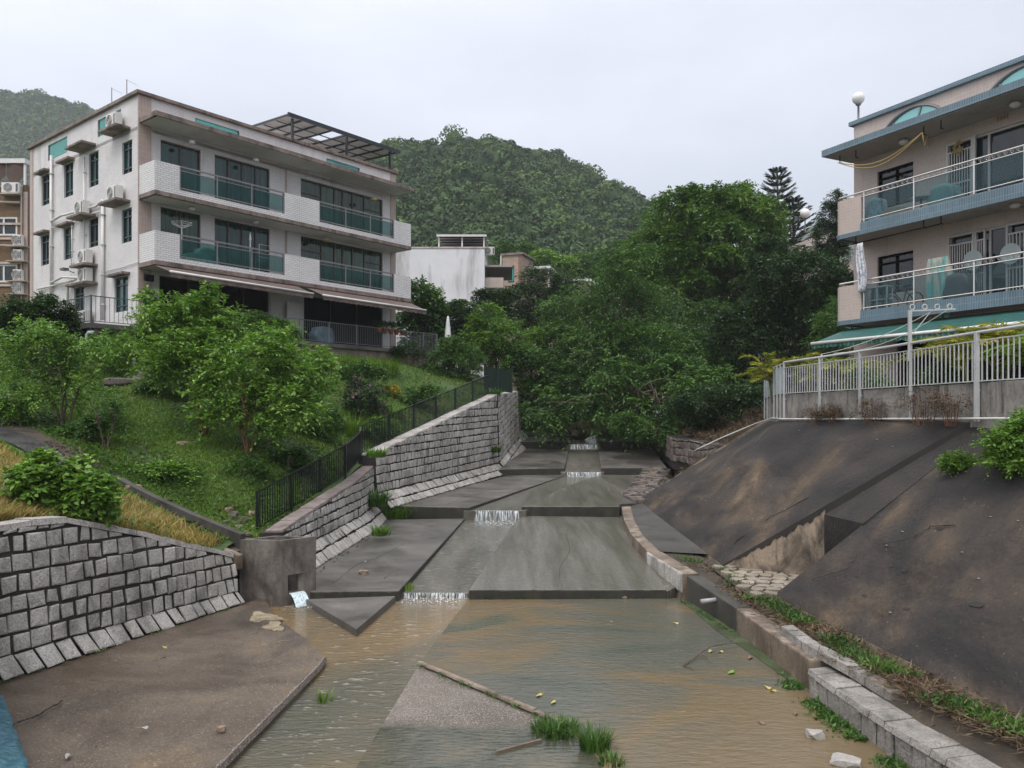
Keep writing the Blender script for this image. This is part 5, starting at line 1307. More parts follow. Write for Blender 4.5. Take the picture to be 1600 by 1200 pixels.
# floors: roof canopy, balconies
PB = 1.28
rc = MB(); rc.box(.0, S + .1, -1.36, -.003, ZS[3] + .13, ZS[3] + .33); rc.build('roof_canopy', M['slab_edge'], LBo_e, bevel=.012)
sf = MB(); sf.box(.1, S, -1.30, -.05, ZS[3] + .105, ZS[3] + .128)
bal_s = [FF(280.6, 300, -PB)[0], FF(445, 330, -PB)[0], FF(499, 340, -PB)[0], FF(616, 360, -PB)[0]]
SE = FF(642, 370, -PB)[0]
for fl in (1, 2):
    z = ZS[fl]
    MB().box(-.02, SE + .02, -PB - .02, -.003, z - .22, z - .04).build('balcony_slab', M['slab_edge'], LBo_e, bevel=.012)
    sf.box(.1, SE - .1, -PB + .1, -.05, z - .245, z - .223)
    tl = MB(); h = 1.12; th_ = .12; zc = z - .04
    tl.box(0, bal_s[0], -PB, -PB + th_, zc, z + h); tl.box(0, th_, -PB + th_, -.003, zc, z + h)
    tl.box(bal_s[0], bal_s[1], -PB, -PB + th_, zc, z + .16)
    tl.box(bal_s[1], bal_s[2], -PB, -PB + th_, zc, z + h); tl.box(bal_s[2], bal_s[3], -PB, -PB + th_, zc, z + .16)
    tl.box(bal_s[3], SE, -PB, -PB + th_, zc, z + h); tl.box(SE - th_, SE, -PB + th_, -.003, zc, z + h)
    tl.build('balcony_parapet', M['balc_tile'], LBo_e)
    MB().box(.1, SE - .1, -PB + .1, -.003, z - .04, z).build('balcony_floor', M['soffit'], LBo_e)
    for (a, b, npost) in ((bal_s[0], bal_s[1], 4), (bal_s[2], bal_s[3], 4)):
        rl = MB(); yc = -PB + .05
        rl.box(a, b, yc - .03, yc + .03, z + 1.08, z + 1.14).box(a, b, yc - .015, yc + .015, z + .94, z + .97).box(a, b, yc - .02, yc + .02, z + .24, z + .28)
        for k_ in range(npost):
            x = a + (b - a - .06) * k_ / (npost - 1); rl.box(x, x + .06, yc - .034, yc + .034, z + .16, z + 1.079)
        r_o = rl.build('railing', M['greyrail'], LBo_e)
        gl = MB().box(a + .06, b - .06, yc - .005, yc + .005, z + .281, z + .939); gl.build('railing_glass', M['rail_glass'], r_o)
sf.build('soffit', M['soffit'], LBo_e)
# party wall strips and ceiling lamps
MB().box(FF(445, 300)[0], FF(445, 300)[0] + .12, -.02, -.002, 2.8, 8.2).build('downpipe', M['pier_tile'], LBo_e)
def drum(parent, x, y, z, r, nm='ceiling_lamp', mat=None, hang=.0):
    mb = MB(); mb.lathe([(.02, 0), (r * .7, -.0), (r, -.05), (r, -.09), (r * .6, -.14), (.01, -.15)], (x, y, z - hang), 14)
    if hang: mb.tube([(x, y, z), (x, y, z - hang)], .01, 5)
    return mb.build(nm, mat or M['pipe'], parent, smooth=True)
for fl in (1, 2):
    for u in (300, 400): drum(LBo_e, FF(u, 300, -.7)[0], -.7, ZS[fl] + 2.48, .13)
yel = plain('yellow_lamp_glass', (.42, .33, .12), .3)
drum(LBo_e, FF(584, 300, -.7)[0], -.7, ZS[2] + 2.48, .18, 'hanging_lamp', yel, .32); drum(LBo_e, FF(510, 380, -.7)[0], -.7, ZS[1] + 2.48, .16, 'hanging_lamp', yel, .12)
# ground floor: pale piers, floodlights
MB().box(FF(421, 450)[0] + .05, g2[0] - .05, -.03, -.002, 0, 2.5).build('pier', M['soffit'], LBo_e)
fl_ = MB(); fl_.box(.05, .4, -.45, -.3, 2.0, 2.25); fl_.tube([(.22, -.3, 2.2), (.22, -.05, 2.35)], .015, 6); fl_.build('floodlight', M['black'], LBo_e)
t0, z0 = LF(116, 423); fl2 = MB(); fl2.box(-.55, -.3, t0 - .2, t0 + .15, z0 - .05, z0 + .05); fl2.tube([(-.35, t0, z0), (-.0, t0, z0 - .1)], .02, 6); fl2.build('floodlight', M['ac_dark'], LBo_e)
# pergola on the roof
pgx = empty('roof_pergola', lbw(0, 0, ZP), ANG, 'dark metal roof pergola with translucent sheets on top of the white house', 'pergola')
pa = MB(); PZ = 1.35; s_a, s_b = FF(455, 190, .4)[0] - .1, FF(620, 250, .4)[0] - .0; t_a, t_b = .35, 4.6
for x in (s_a + .15, (s_a + s_b) / 2, s_b - .5):
    for y in (t_a + .05, t_b - .1): pa.box(x, x + .1, y, y + .1, .0, PZ - .05)
pa.box(s_a - .15, s_b + .15, t_a - .1, t_a + .0, PZ - .05, PZ + .13); pa.box(s_a - .15, s_b + .15, t_b, t_b + .1, PZ + .12, PZ + .3)
pa.build('frame', M['pergola'], pgx)
ra = MB(); n_ = 9
for k_ in range(n_):
    x = s_a - .1 + (s_b - s_a + .16) * k_ / (n_ - 1); ra.hexa([(x, t_a, PZ), (x + .06, t_a, PZ), (x + .06, t_b, PZ + .17), (x, t_b, PZ + .17)], [(x, t_a, PZ + .08), (x + .06, t_a, PZ + .08), (x + .06, t_b, PZ + .25), (x, t_b, PZ + .25)])
for k_ in (1, 2, 3): y = t_a + (t_b - t_a) * k_ / 4; ra.box(s_a, s_b, y, y + .05, PZ + .17 * k_ / 4 - .04, PZ + .17 * k_ / 4)
ra.build('rafters', M['pergola'], pgx)
sh_ = MB(); xs = [s_a - .1 + (s_b - s_a + .16) * k_ / (n_ - 1) for k_ in range(n_)]
for k_ in range(n_ - 1):
    for (f0, f1) in ((0, .5), (.5, 1)):
        if k_ == 3 and f0 == 0: continue
        ya, yb = t_a + (t_b - t_a) * f0, t_a + (t_b - t_a) * f1 - .02; za, zb = PZ + .085 + .17 * f0, PZ + .085 + .17 * f1
        sh_.hexa([(xs[k_], ya, za), (xs[k_ + 1], ya, za), (xs[k_ + 1], yb, zb), (xs[k_], yb, zb)], [(xs[k_], ya, za + .015), (xs[k_ + 1], ya, za + .015), (xs[k_ + 1], yb, zb + .015), (xs[k_], yb, zb + .015)])
sh_.build('roof_sheets', M['sheet'], pgx)
# TV aerial rods on the parapet
for i, (u, lab) in enumerate(((173.5, 'thin roof rod with a trailing wire, the middle one of three'), (197, 'thin roof rod with a trailing wire nearest the roof corner'), (96.5, 'thin roof rod with a trailing wire farthest from the roof corner'))):
    t0 = LF(u, 180)[0]; r_o = MB(); r_o.tube([(0, 0, 0), (0, 0, .75)], .018, 6); r_o.tube([(0, 0, .72), (0, -.9, .28)], .008, 4)
    o_ = r_o.build('roof_rod', M['greyrail']); o_.location = lbw(.03, t0, ZP + .13); o_.rotation_euler = (0, 0, ANG); tag(o_, lab, 'aerial rod', 'rods on the roof of the white house')

# awnings of the white house
def awning(name, sa, sb, ta, tb, za, zb, z2a, z2b, label, mat, par_o, ang, group=None, n=30, val=.22, barm=None):
    """fabric from the wall (ta, za) to the front bar (tb, z2) with a scalloped valance"""
    t = empty(name, par_o, ang, label, 'awning', group); mb = MB()
    for i in range(n):
        f0, f1 = i / n, (i + 1) / n; A = lambda f: Vector((sa + (sb - sa) * f, ta, za + (zb - za) * f)); B_ = lambda f: Vector((sa + (sb - sa) * f, tb, z2a + (z2b - z2a) * f))
        dz = Vector((0, 0, .006)); mb.hexa([A(f0) - dz, A(f1) - dz, B_(f1) - dz, B_(f0) - dz][::-1], [A(f0), A(f1), B_(f1), B_(f0)][::-1])
    mb.build('fabric', mat, t)
    vb_ = MB(); m_ = n * 6
    for i in range(m_):
        f0, f1 = i / m_, (i + 1) / m_; p = lambda f: Vector((sa + (sb - sa) * f, tb, z2a + (z2b - z2a) * f))
        h0, h1 = val * (.8 + .2 * abs(math.sin(f0 * n * PI))), val * (.8 + .2 * abs(math.sin(f1 * n * PI)))
        a, b = p(f0), p(f1); w0, w1 = .02 * math.sin(f0 * n * PI * .8), .02 * math.sin(f1 * n * PI * .8)
        vb_.poly([a - Vector((0, 0, h0)) + Vector((0, w0, 0)), b - Vector((0, 0, h1)) + Vector((0, w1, 0)), b, a])
    vb_.build('valance', mat, t)
    MB().tube([(sa, tb, z2a), (sb, tb, z2b)], .05, 8).build('front_bar', barm or M['pipe'], t, smooth=True)
    am = MB()
    for f in (.08, .5, .92):
        x = sa + (sb - sa) * f; am.tube([(x, ta, za - .15), (x + .5, (ta + tb) / 2, (za + z2a) / 2 - .12), (x, tb, z2a + (z2b - z2a) * f - .03)], .022, 6)
    am.build('arm', M['pipe'], t, smooth=True)
    return t
ga = 'brown awnings over the ground floor of the white house'
za1 = 1.30
def awz(u, v, tt): return FF(u, v, tt)
a0_, a1_ = awz(266, 424, -2.45), awz(489.6, 459, -2.45); b0_, b1_ = awz(504.6, 461, -2.45), awz(666, 485, -2.45)
awning('awning', a0_[0], a1_[0], -PB + .02, -2.45, 2.5, 2.5, a0_[1], a1_[1], 'long brown scalloped awning nearer the house corner', M['awning_brown'], lbw(0, 0, 0), ANG, ga)
awning('awning', b0_[0], b1_[0], -PB + .02, -2.45, 2.5, 2.5, b0_[1], b1_[1], 'brown scalloped awning at the far end, above the metal patio railing', M['awning_brown'], lbw(0, 0, 0), ANG, ga, n=22)

# patio of the house with its retaining wall and railing
pt_ = MB(); pt_.box(-2.6, 15.6, -1.62, -.005, -.18, 0.0).box(-2.6, -.005, -.005, 5.5, -.18, 0.0)
tag(pt_.build('patio', M['wet_conc']), kind='structure'); bpy.data.objects['patio'].location = LBo; bpy.data.objects['patio'].rotation_euler = (0, 0, ANG)
rt = MB().box(-2.4, 15.4, -1.5, -1.2, -1.9, -.182).box(-2.4, -2.1, -1.2, 5.3, -1.9, -.182)
o_ = rt.build('retaining_wall', surf('patio_wall', [(.3, (.1, .075, .06)), (.7, (.22, .17, .14))], 1.5, fine=.5, bump=.4, streak=((.03, .025, .02), .7, (2, 2, .6)))); o_.location = LBo; o_.rotation_euler = (0, 0, ANG)
tag(o_, 'brown stained retaining wall below the patio of the white house', 'wall')
def railing(name, pts, h, posts_every, gap, label, mat, post=.05, bar=.014, z0=.08, group=None, cat='railing', subrail=.0):
    o = Vector(pts[0]); t = empty(name, o, 0, label, cat, group)
    for i in range(len(pts) - 1):
        a, b = Vector(pts[i]) - o, Vector(pts[i + 1]) - o; L = (b - a).length; n = max(1, round(L / posts_every))
        for k_ in range(n):
            p, q_ = a.lerp(b, k_ / n), a.lerp(b, (k_ + 1) / n); mb = MB(); up = Vector((0, 0, 1))
            mb.bar(p + up * h, q_ + up * h, post * .9, .03); mb.bar(p + up * z0, q_ + up * z0, .03, .025)
            if subrail: mb.bar(p + up * (h - subrail), q_ + up * (h - subrail), .025, .02)
            m_ = max(2, int((q_ - p).length / gap))
            for j in range(1, m_): x = p.lerp(q_, j / m_); mb.box(x.x - bar / 2, x.x + bar / 2, x.y - bar / 2, x.y + bar / 2, x.z + z0, x.z + h - (subrail or .012))
            mb.build('panel', mat, t)
            MB().box(p.x - post / 2, p.x + post / 2, p.y - post / 2, p.y + post / 2, p.z - .25, p.z + h + .03).build('post', mat, t)
    b = Vector(pts[-1]) - o; MB().box(b.x - post / 2, b.x + post / 2, b.y - post / 2, b.y + post / 2, b.z - .25, b.z + h + .03).build('post', mat, t)
    return t
M['fence_green'] = plain('dark_green_paint', (.006, .012, .01), .35, .1)
M['rail_steel'] = plain('weathered_steel', (.16, .17, .18), .4, .4)
M['rail_green'] = plain('grey_green_paint', (.06, .085, .085), .4, .2)
P_ = lambda s, t, z=0: lbw(s, t, z)
railing('patio_railing', [P_(-2.5, 5.0), P_(-2.5, -1.5), P_(1.5, -1.5)], 1.0, 2.2, .16, 'thin dark railing round the patio corner of the white house', M['rail_green'], group=None)
railing('patio_railing', [P_(1.6, -1.5), P_(13.3, -1.5)], .98, 1.6, .11, 'grey metal patio railing under the awnings, in front of the dark ground floor', M['rail_steel'])
railing('patio_railing', [P_(13.5, -1.5), P_(15.5, -1.5), P_(15.5, 2.5)], .98, 1.3, .11, 'grey railing at the far end of the patio, past the flower pots', M['rail_steel'])
# garden fence along the masonry wall
fpts = [W(397, 838, 19.6) + Vector((-.1, 0, 0)), T(400, 836) * 1]
FN = [Vector((-6.1, 19.3, -2.8)), Vector((s1p[1].x - .4, s1p[1].y, s1p[1].z + .12)), Vector((s1p[2].x - .38, s1p[2].y - .4, s1p[2].z + .2)), Vector((s2p[0].x - .45, s2p[0].y, s2p[0].z + .02)), Vector((s2p[1].x - .4, s2p[1].y, s2p[1].z))]
railing('garden_fence', FN, .95, 2.0, .115, 'dark green metal fence of thin vertical bars climbing along the granite wall', M['fence_green'], .06, .024, cat='fence')
gp_ = MB(); q0, q1 = W(757, 603, 38.6), W(800, 607, 38.9)
M['hoard'] = plain('green_sheet', (.008, .02, .014), .7, .0, spec=.2)
t = empty('sheet_hoarding', q0, 0, 'dark green sheet metal hoarding at the far end of the garden fence', 'hoarding'); d = q1 - q0
MB().hexa([Vector((0, 0, -.2)), d + Vector((0, 0, -.2)), d + Vector((0, .04, -.2)), Vector((0, .04, -.2))], [Vector((0, 0, .95)), d + Vector((0, 0, .85)), d + Vector((0, .04, .85)), Vector((0, .04, .95))]).build('sheet', M['hoard'], t)
pm = MB()
for f in (0, .5, 1): pm.box(d.x * f - .03, d.x * f + .03, d.y * f - .06, d.y * f - .005, -.3, 1.0)
pm.build('posts', M['fence_green'], t)

# ---------------------------------------------------------------- pink-beige house on the right
XR, DR, ZR = 12.18, 25.9, .35
RO = Vector((XR, DR, ZR)); rx = Vector((-.462, .887, 0)).normalized(); ry = Vector((-rx.y, rx.x, 0)); RANG = math.atan2(rx.y, rx.x)
def rbw(x, y, z): return RO + rx * x + ry * y + Vector((0, 0, z))
def FR(u, v, y=0.):
    k = (u - CU) / F; b = RO + ry * y
    x = (k * b.y - b.x) / (rx.x - k * rx.y); p = b + rx * x; return x, (CV - v) / F * p.y - ZR
M['pink_tile'] = tile('pink_mosaic', (.50, .41, .365), (.45, .365, .325), (.55, .49, .45), .1, .1, .005, rough=.4, offset=0, fac=.08, stain=((.18, .14, .125), .4, (.8, .25, 1), .56))
M['blue_tile'] = tile('blue_mosaic', (.12, .19, .235), (.09, .15, .19), (.23, .31, .35), .07, .21, .006, rough=.3, offset=0, fac=.14, stain=((.04, .06, .07), .6, (2., .5, 1), .56))
M['soffit2'] = surf('rough_soffit', [(.3, (.27, .245, .23)), (.7, (.4, .37, .35))], .9, fine=.3, rough=(.7, .85), bump=.2, streak=((.1, .08, .07), .5, (.9, .9, .9)))
M['steel'] = plain('stainless_steel', (.62, .6, .58), .22, .85, .05)
M['gate_white'] = plain('white_gate', (.5, .48, .46), .4)
M['green_awn'] = None
RH = empty('house', RO, RANG, 'pink mosaic tiled house with blue tile bands and steel balcony rails on the right', 'house')
XE, XN, TB = 1.42, -9.5, 9.0
za, zb_ = 2.8, 5.58; zr = 8.35; zpt = 9.38
rh = []; win = []
for (u0, u1, fl) in ((1371, 1427, 1), (1371, 1427, 0)):
    x0, x1 = FR(u1, 300)[0], FR(u0, 300)[0]; z0 = (zb_ if fl else za) + .75; win.append((x0, x1, z0, z0 + 1.25)); rh.append(win[-1])
du0, dl0 = FR(1479, 250)[0], FR(1481, 380)[0]
doorU = (-8.8, du0, zb_ + .02, zb_ + 2.18); doorL = (-8.8, dl0, za + .02, za + 2.2); rh += [doorU, doorL]
gr = (-8.8, -.2, .02, 2.2); rh.append(gr)
wb = MB(); holes_wall(wb, 'x', 0, XN, XE, 0, zr, rh, -.14, 1)
wb.poly([(XE, 0, 0), (XE, -TB, 0), (XE, -TB, zr), (XE, 0, zr)]); wb.poly([(XN, 0, 0), (XN, -TB, 0), (XN, -TB, zr), (XN, 0, zr)]); wb.poly([(XN, -TB, 0), (XE, -TB, 0), (XE, -TB, zr), (XN, -TB, zr)])
wb.poly([(XN, 0, zr), (XE, 0, zr), (XE, -TB, zr), (XN, -TB, zr)])
# parapet with two arched openings built as a strip
zq0 = zr + .02
def arch_center(u0, u1): a, b = FR(u0, 200)[0], FR(u1, 150)[0]; return (a + b) / 2, abs(a - b) / 2 / .85
archs = [arch_center(1383, 1472), arch_center(1541, 1668)]
archs[1] = (archs[1][0], archs[0][1])
ah = .9
zc0 = zr + .02
def archz(x):
    for c, r in archs:
        if abs(x - c) < r: return zc0 + ah * math.sqrt(max(0, 1 - ((x - c) / r) ** 2))
    return zc0
xs_ = sorted({XN, XE, *[c + r * math.cos(a) for c, r in archs for a in np.linspace(0, PI, 25)], *np.linspace(XN, XE, 12)})
for y in (0, -.15):
    for i in range(len(xs_) - 1): wb.poly([(xs_[i], y, archz(xs_[i])), (xs_[i + 1], y, archz(xs_[i + 1])), (xs_[i + 1], y, zpt), (xs_[i], y, zpt)])
wb.poly([(XE, 0, zr), (XE, -TB, zr), (XE, -TB, zpt), (XE, 0, zpt)])
wb.build('wall', M['pink_tile'], RH)
for c, r in archs:
    fr = MB(); pts = [(c + r * math.cos(a), .01, zc0 + ah * math.sin(a)) for a in np.linspace(0, PI, 25)]; fr.tube(pts, .05, 6)
    for a in (.45 * PI / 2 * 1.2, PI / 2 + .25, PI - .5): fr.bar((c, -.02, zc0 - .02), (c + r * math.cos(a), -.02, zc0 + ah * math.sin(a)), .05, .05)
    f_o = fr.build('arched_window', M['greyrail'], RH)
    gl = MB(); P = [(c + r * math.cos(a) * .98, -.05, zc0 + ah * math.sin(a) * .98) for a in np.linspace(0, PI, 25)]; gl.poly(P); gl.build('pane', M['pane_sky'], f_o)
MB().box(XN - .1, XE + .12, -.25, .12, zpt, zpt + .13).box(XE - .15, XE + .12, -TB, -.25, zpt, zpt + .13).build('coping', M['blue_tile'], RH)
# roof canopy
def slab2(name, x0, x1, y1, z0, z1, mat, rc=0):
    MB().box(x0, x1, .003, y1, z0, z1).build(name, mat, RH)
slab2('roof_canopy', XN, XE + .1, 1.42, zr - .2, zr + .01, M['blue_tile'])
MB().box(XN, XE + .02, .01, 1.36, zr - .225, zr - .203).build('soffit', M['soffit2'], RH)
PBR = 1.3; xp = FR(1345, 350, PBR)[0]; xe = FR(1303, 350, PBR)[0] + .0
def corner_strip(mb, z0, z1, off=0., th=.12, xs0=None):
    """solid parapet that runs along the front then turns round the corner back to the wall"""
    pts = [(xs0 if xs0 is not None else xp, PBR + off)]; R_ = .28
    pts.append((xe - R_, PBR + off))
    for a in np.linspace(PI / 2, 0, 7)[1:]: pts.append((xe - R_ + (R_ + off) * math.cos(a), PBR - R_ + (R_ + off) * math.sin(a)))
    pts.append((xe + off, .003))
    for i in range(len(pts) - 1):
        a, b = Vector((*pts[i], 0)), Vector((*pts[i + 1], 0)); d = (b - a).normalized(); n = Vector((d.y, -d.x, 0)) * -1
        i_ = Vector((-d.y, d.x, 0)) * th
        if i_.y > 0 or i_.x > 0: i_ = -i_
        mb.hexa([a + Vector((0, 0, z0)), b + Vector((0, 0, z0)), b + i_ + Vector((0, 0, z0)), a + i_ + Vector((0, 0, z0))], [a + Vector((0, 0, z1)), b + Vector((0, 0, z1)), b + i_ + Vector((0, 0, z1)), a + i_ + Vector((0, 0, z1))])
for z, nm in ((zb_, 'u'), (za, 'l')):
    sl = MB(); R_ = .26; P = [(XN, .003), (XN, PBR - .01), (xe - R_, PBR - .01)] + [(xe - R_ + (R_ - .01) * math.cos(a), PBR - R_ + (R_ - .01) * math.sin(a)) for a in np.linspace(PI / 2, 0, 7)[1:]] + [(xe - .01, .003)]
    sl.hexa([(x, y, z - .2) for x, y in P][::-1], [(x, y, z - .02) for x, y in P][::-1]); sl.build('balcony_slab', M['soffit2'], RH)
    b_ = MB(); b_.box(XN, xp, PBR, PBR + .03, z - .26, z + .12); b_.box(XN, xp, PBR - .1, PBR, z - .0, z + .12); corner_strip(b_, z - .26, z - .12, .02, .1); b_.build('blue_band', M['blue_tile'], RH)
    c_ = MB(); corner_strip(c_, z - .12, z + .98); c_.build('balcony_parapet', M['pink_tile'], RH)
    rl = MB(); yc = PBR - .04
    for (zz, r_t) in ((1.08, .028), (.93, .02), (.2, .02)):
        if zz > 1: rl.tube([(XN, yc, z + zz), (xe - .2, yc, z + zz), (xe - .06, yc - .12, z + zz), (xe - .05, .1, z + zz)], r_t, 8)
        else: rl.tube([(XN, yc, z + zz), (xp, yc, z + zz)], r_t, 8)
    px_ = [FR(u, 330, PBR)[0] for u in (1349, 1427, 1521, 1600)] + [-6.2, -7.6, -9]
    for x in px_: rl.box(x - .02, x + .02, yc - .02, yc + .02, z + .1, z + 1.06)
    for i in range(60):      # scroll work between the two top rails
        x = xp - .1 - i * .17
        rl.tube([(x + .06 * math.cos(a) * (1 - a / 9), yc, z + 1.005 + .05 * math.sin(a) * (1 - a / 9)) for a in np.linspace(0, 6, 9)], .005, 4, cap=False)
    r_o = rl.build('railing', M['steel'], RH, smooth=False)
    gl = MB(); gl.box(-9.4, xp - .05, yc - .004, yc + .004, z + .22, z + .91); gl.build('railing_glass', M['rail_glass2'], r_o)
# openings
for i, (x0, x1, z0, z1) in enumerate(win):
    frame_window(RH, 'x', 0, x0, x1, z0 - .4 * 0, z1, -1, M['black'], M['pane_dark'], (.5,), ((0, 1, .8),), fw=.06)
def gate(x0, x1, z0, z1, nbar=10):
    g = MB(); f = .05; g.box(x0, x0 + f, .0, .05, z0, z1).box(x1 - f, x1, .0, .05, z0, z1).box(x0 + f, x1 - f, .0, .05, z1 - f, z1).box(x0 + f, x1 - f, .0, .05, z0, z0 + f).box(x0 + f, x1 - f, .01, .04, z1 - .3, z1 - .26).box(x0 + f, x1 - f, .01, .04, z0 + .9, z0 + .94)
    for k_ in range(1, nbar): x = x0 + (x1 - x0) * k_ / nbar; g.box(x - .012, x + .012, .012, .036, z0 + f, z1 - .3)
    g.build('gate', M['gate_white'], RH)
for dr in (doorU, doorL):
    frame_window(RH, 'x', 0, dr[0], dr[1], dr[2], dr[3], -1, M['gate_white'], M['pane_dark'], (.3, .62, .82), (), fw=.06)
gx = FR(1521, 250)[0]; gate(gx, du0 - .02, doorU[2], doorU[3] - .02)
gx1 = FR(1523, 400)[0]; gx2 = FR(1541, 400)[0]; gate(gx1, dl0 - .02, doorL[2], doorL[3] - .02, 11); gate(gx2, gx1 - .02, doorL[2], doorL[3] - .02, 5); gate(FR(1640, 400)[0], FR(1573, 400)[0], doorL[2], doorL[3] - .02, 12)
MB().box(gx - .09, gx, .0, .06, doorU[2], doorU[3]).build('door_post', M['gate_white'], RH)
frame_window(RH, 'x', 0, *gr, -1, M['bronze'], M['black'], (.3, .6), ())
# wreath and door plaque
wr = MB(); r_ = random.Random(4); cx, cz = FR(1499, 232)[0], FR(1499, 232)[1]
for i in range(40):
    a = r_.uniform(0, 2 * PI); rr = .2 * r_.uniform(.4, 1.1); p = Vector((cx + math.cos(a) * rr * .8, .08 + r_.uniform(0, .05), cz + math.sin(a) * rr)); wr.lathe([(.005, -.03), (.035, 0), (.005, .03)], tuple(p), 5)
tag(wr.build('wreath', plain('gold_wreath', (.42, .3, .09), .5)), 'gold and brown wreath hanging on the upper white gate', 'wreath'); bpy.data.objects['wreath'].location = RO; bpy.data.objects['wreath'].rotation_euler = (0, 0, RANG)
pq = MB(); (qx0, qz), (qx1, _) = FR(1577, 180), FR(1557, 188); qz = zb_ + 2.45
for i in range(4):
    x = qx0 + (qx1 - qx0) * (i + .5) / 4; s_ = .035
    pq.box(x - s_, x + s_, .004, .02, qz + .04, qz + .05).box(x - s_ * .8, x + s_ * .8, .004, .02, qz - .0, qz + .01).box(x - .006, x + .006, .004, .02, qz - .055, qz + .055).box(x - s_, x + s_, .004, .02, qz - .05, qz - .04)
pq.build('door_characters', plain('gold_relief', (.3, .16, .04), .5), RH)
for (u, z) in ((1586, zb_), (1412, zb_ + 2.75), (1586, zb_ + 2.75)): drum(RH, FR(u, 320, .65)[0], .65, z - .2 + (0 if z == zb_ else -.03), .14)
# drying-rack hooks under the soffits
for z in (zr - .225, zb_ - .2):
    for u in (1312, 1337, 1443, 1470):
        x = FR(u, 300, 1.1)[0]; hk = MB(); hk.box(x - .012, x + .012, 1.08, 1.1, z - .22, z); hk.box(x - .012, x + .012, .98, 1.1, z - .24, z - .22); hk.build('drying_hook', M['black'], RH)
hk = MB(); hk.tube([(FR(1312, 300, 1.05)[0], 1.05, zb_ - .44), (FR(1470, 300, 1.05)[0], 1.05, zb_ - .42)], .018, 6)
hk.build('drying_rail', M['black'], RH)
# globe lamps
def globe(loc, label, h=.62, r=.19):
    t = empty('globe_lamp', loc, 0, label, 'lamp', 'white globe lamps on roof corners')
    MB().lathe([(.07, 0), (.05, .03), (.035, .06), (.035, h - .1), (.08, h - .06), (.1, h - .02)], (0, 0, 0), 12).build('lamp_post', M['greyrail'], t, smooth=True)
    MB().lathe([(r * math.sin(a) + .001, h - .03 + r - r * math.cos(a)) for a in np.linspace(.35, PI, 14)], (0, 0, 0), 20).build('globe', plain('opal_glass', (.75, .74, .72), .25, var=.03), t, smooth=True)
globe(rbw(XE - .1, -.1, zpt + .13), 'white globe lamp on the corner of the pink house roof', .62, .2)
globe(W(1258, 362, 55), 'white globe lamp seen far off beside the dark conifers', .95, .33)

# green striped awning
def stripe(name, c1, c2, w):
    m, t, p, o = _new(name); v = _map(t, 'Object'); s_ = t.nodes.new('ShaderNodeSeparateXYZ'); t.links.new(v, s_.inputs[0])
    a = t.nodes.new('ShaderNodeMath'); a.operation = 'MULTIPLY'; a.inputs[1].default_value = 1 / w; t.links.new(s_.outputs[0], a.inputs[0])
    b = t.nodes.new('ShaderNodeMath'); b.operation = 'FRACT'; t.links.new(a.outputs[0], b.inputs[0])
    c = _ramp(t, b.outputs[0], [(0, c1), (.78, c1), (.82, c2), (1, c2)]); n = _noise(t, v, 3, 5); c = _mix(t, c, _ramp(t, n, [(.3, (.65, .65, .65)), (.7, (1.05, 1.05, 1.05))]), 1., 'MULTIPLY')
    t.links.new(c, p.inputs['Base Color']); p.inputs['Roughness'].default_value = .65; return m
M['green_awn'] = stripe('green_striped_canvas', (.006, .085, .072), (.09, .22, .2), .16)
ag = FR(1266, 536, 2.6); ag2 = FR(1600, 503, 2.6)
awning('awning', ag[0], -6.5, .9, 2.55, 2.45, 2.45, ag[1] - .02, ag[1] - .02, 'dark green striped awning with a white front bar on the pink house', M['green_awn'], RO, RANG, None, 30, .17, plain('white_bar', (.66, .65, .63), .35))
# white railing of the terrace, its posts bolted down the face of the wall
M['chalk'] = plain('chalky_white_paint', (.42, .43, .43), .45)
def onrow(u):
    P = [FLx[5], FLx[4], FLx[3], FLx[2], FLx[1]]; k = (u - CU) / F
    for i in range(4):
        a, b = P[i], P[i + 1]; den = (b.x - a.x) - k * (b.y - a.y)
        f = (k * a.y - a.x) / den
        if -1e-6 <= f <= 1 + 1e-6 or i == 3: return a.lerp(b, f)
us = [1228, 1284, 1347, 1427, 1531]
nodes_ = [onrow(u) for u in us] + [Vector((8.72, 11.2, -.1)), Vector((8.95, 9, -.1))]
o = Vector((nodes_[0].x, nodes_[0].y, .5)); t = empty('terrace_railing', o, 0, 'white terrace railing of thin vertical bars above the mouldy wall', 'railing')
for i in range(len(nodes_)):
    p = nodes_[i] - o; x = p.x - .05; y = p.y; w_ = .035 if i < 4 else .05
    MB().box(x - w_, x + w_ * .4, y - w_, y + w_ * .4, -.62, .98).build('post', M['chalk'], t)
    MB().box(x - w_ * .3, x + w_ * 1.6, y - .02, y + .02, -.08, -.04).build('bracket', M['chalk'], t)
    if i < len(nodes_) - 1:
        q_ = nodes_[i + 1] - o; a = Vector((x, y, 0)); b = Vector((q_.x - .05, q_.y, 0)); mb = MB(); up = Vector((0, 0, 1))
        mb.tube([a + up * .97, b + up * .97], .028, 8); mb.bar(a + up * .82, b + up * .82, .022, .02); mb.bar(a + up * .1, b + up * .1, .022, .02)
        m_ = int((b - a).length / .128)
        for j in range(1, m_): c = a.lerp(b, j / m_); mb.box(c.x - .009, c.x + .009, c.y - .009, c.y + .009, .1, .82)
        mb.build('panel', M['chalk'], t)
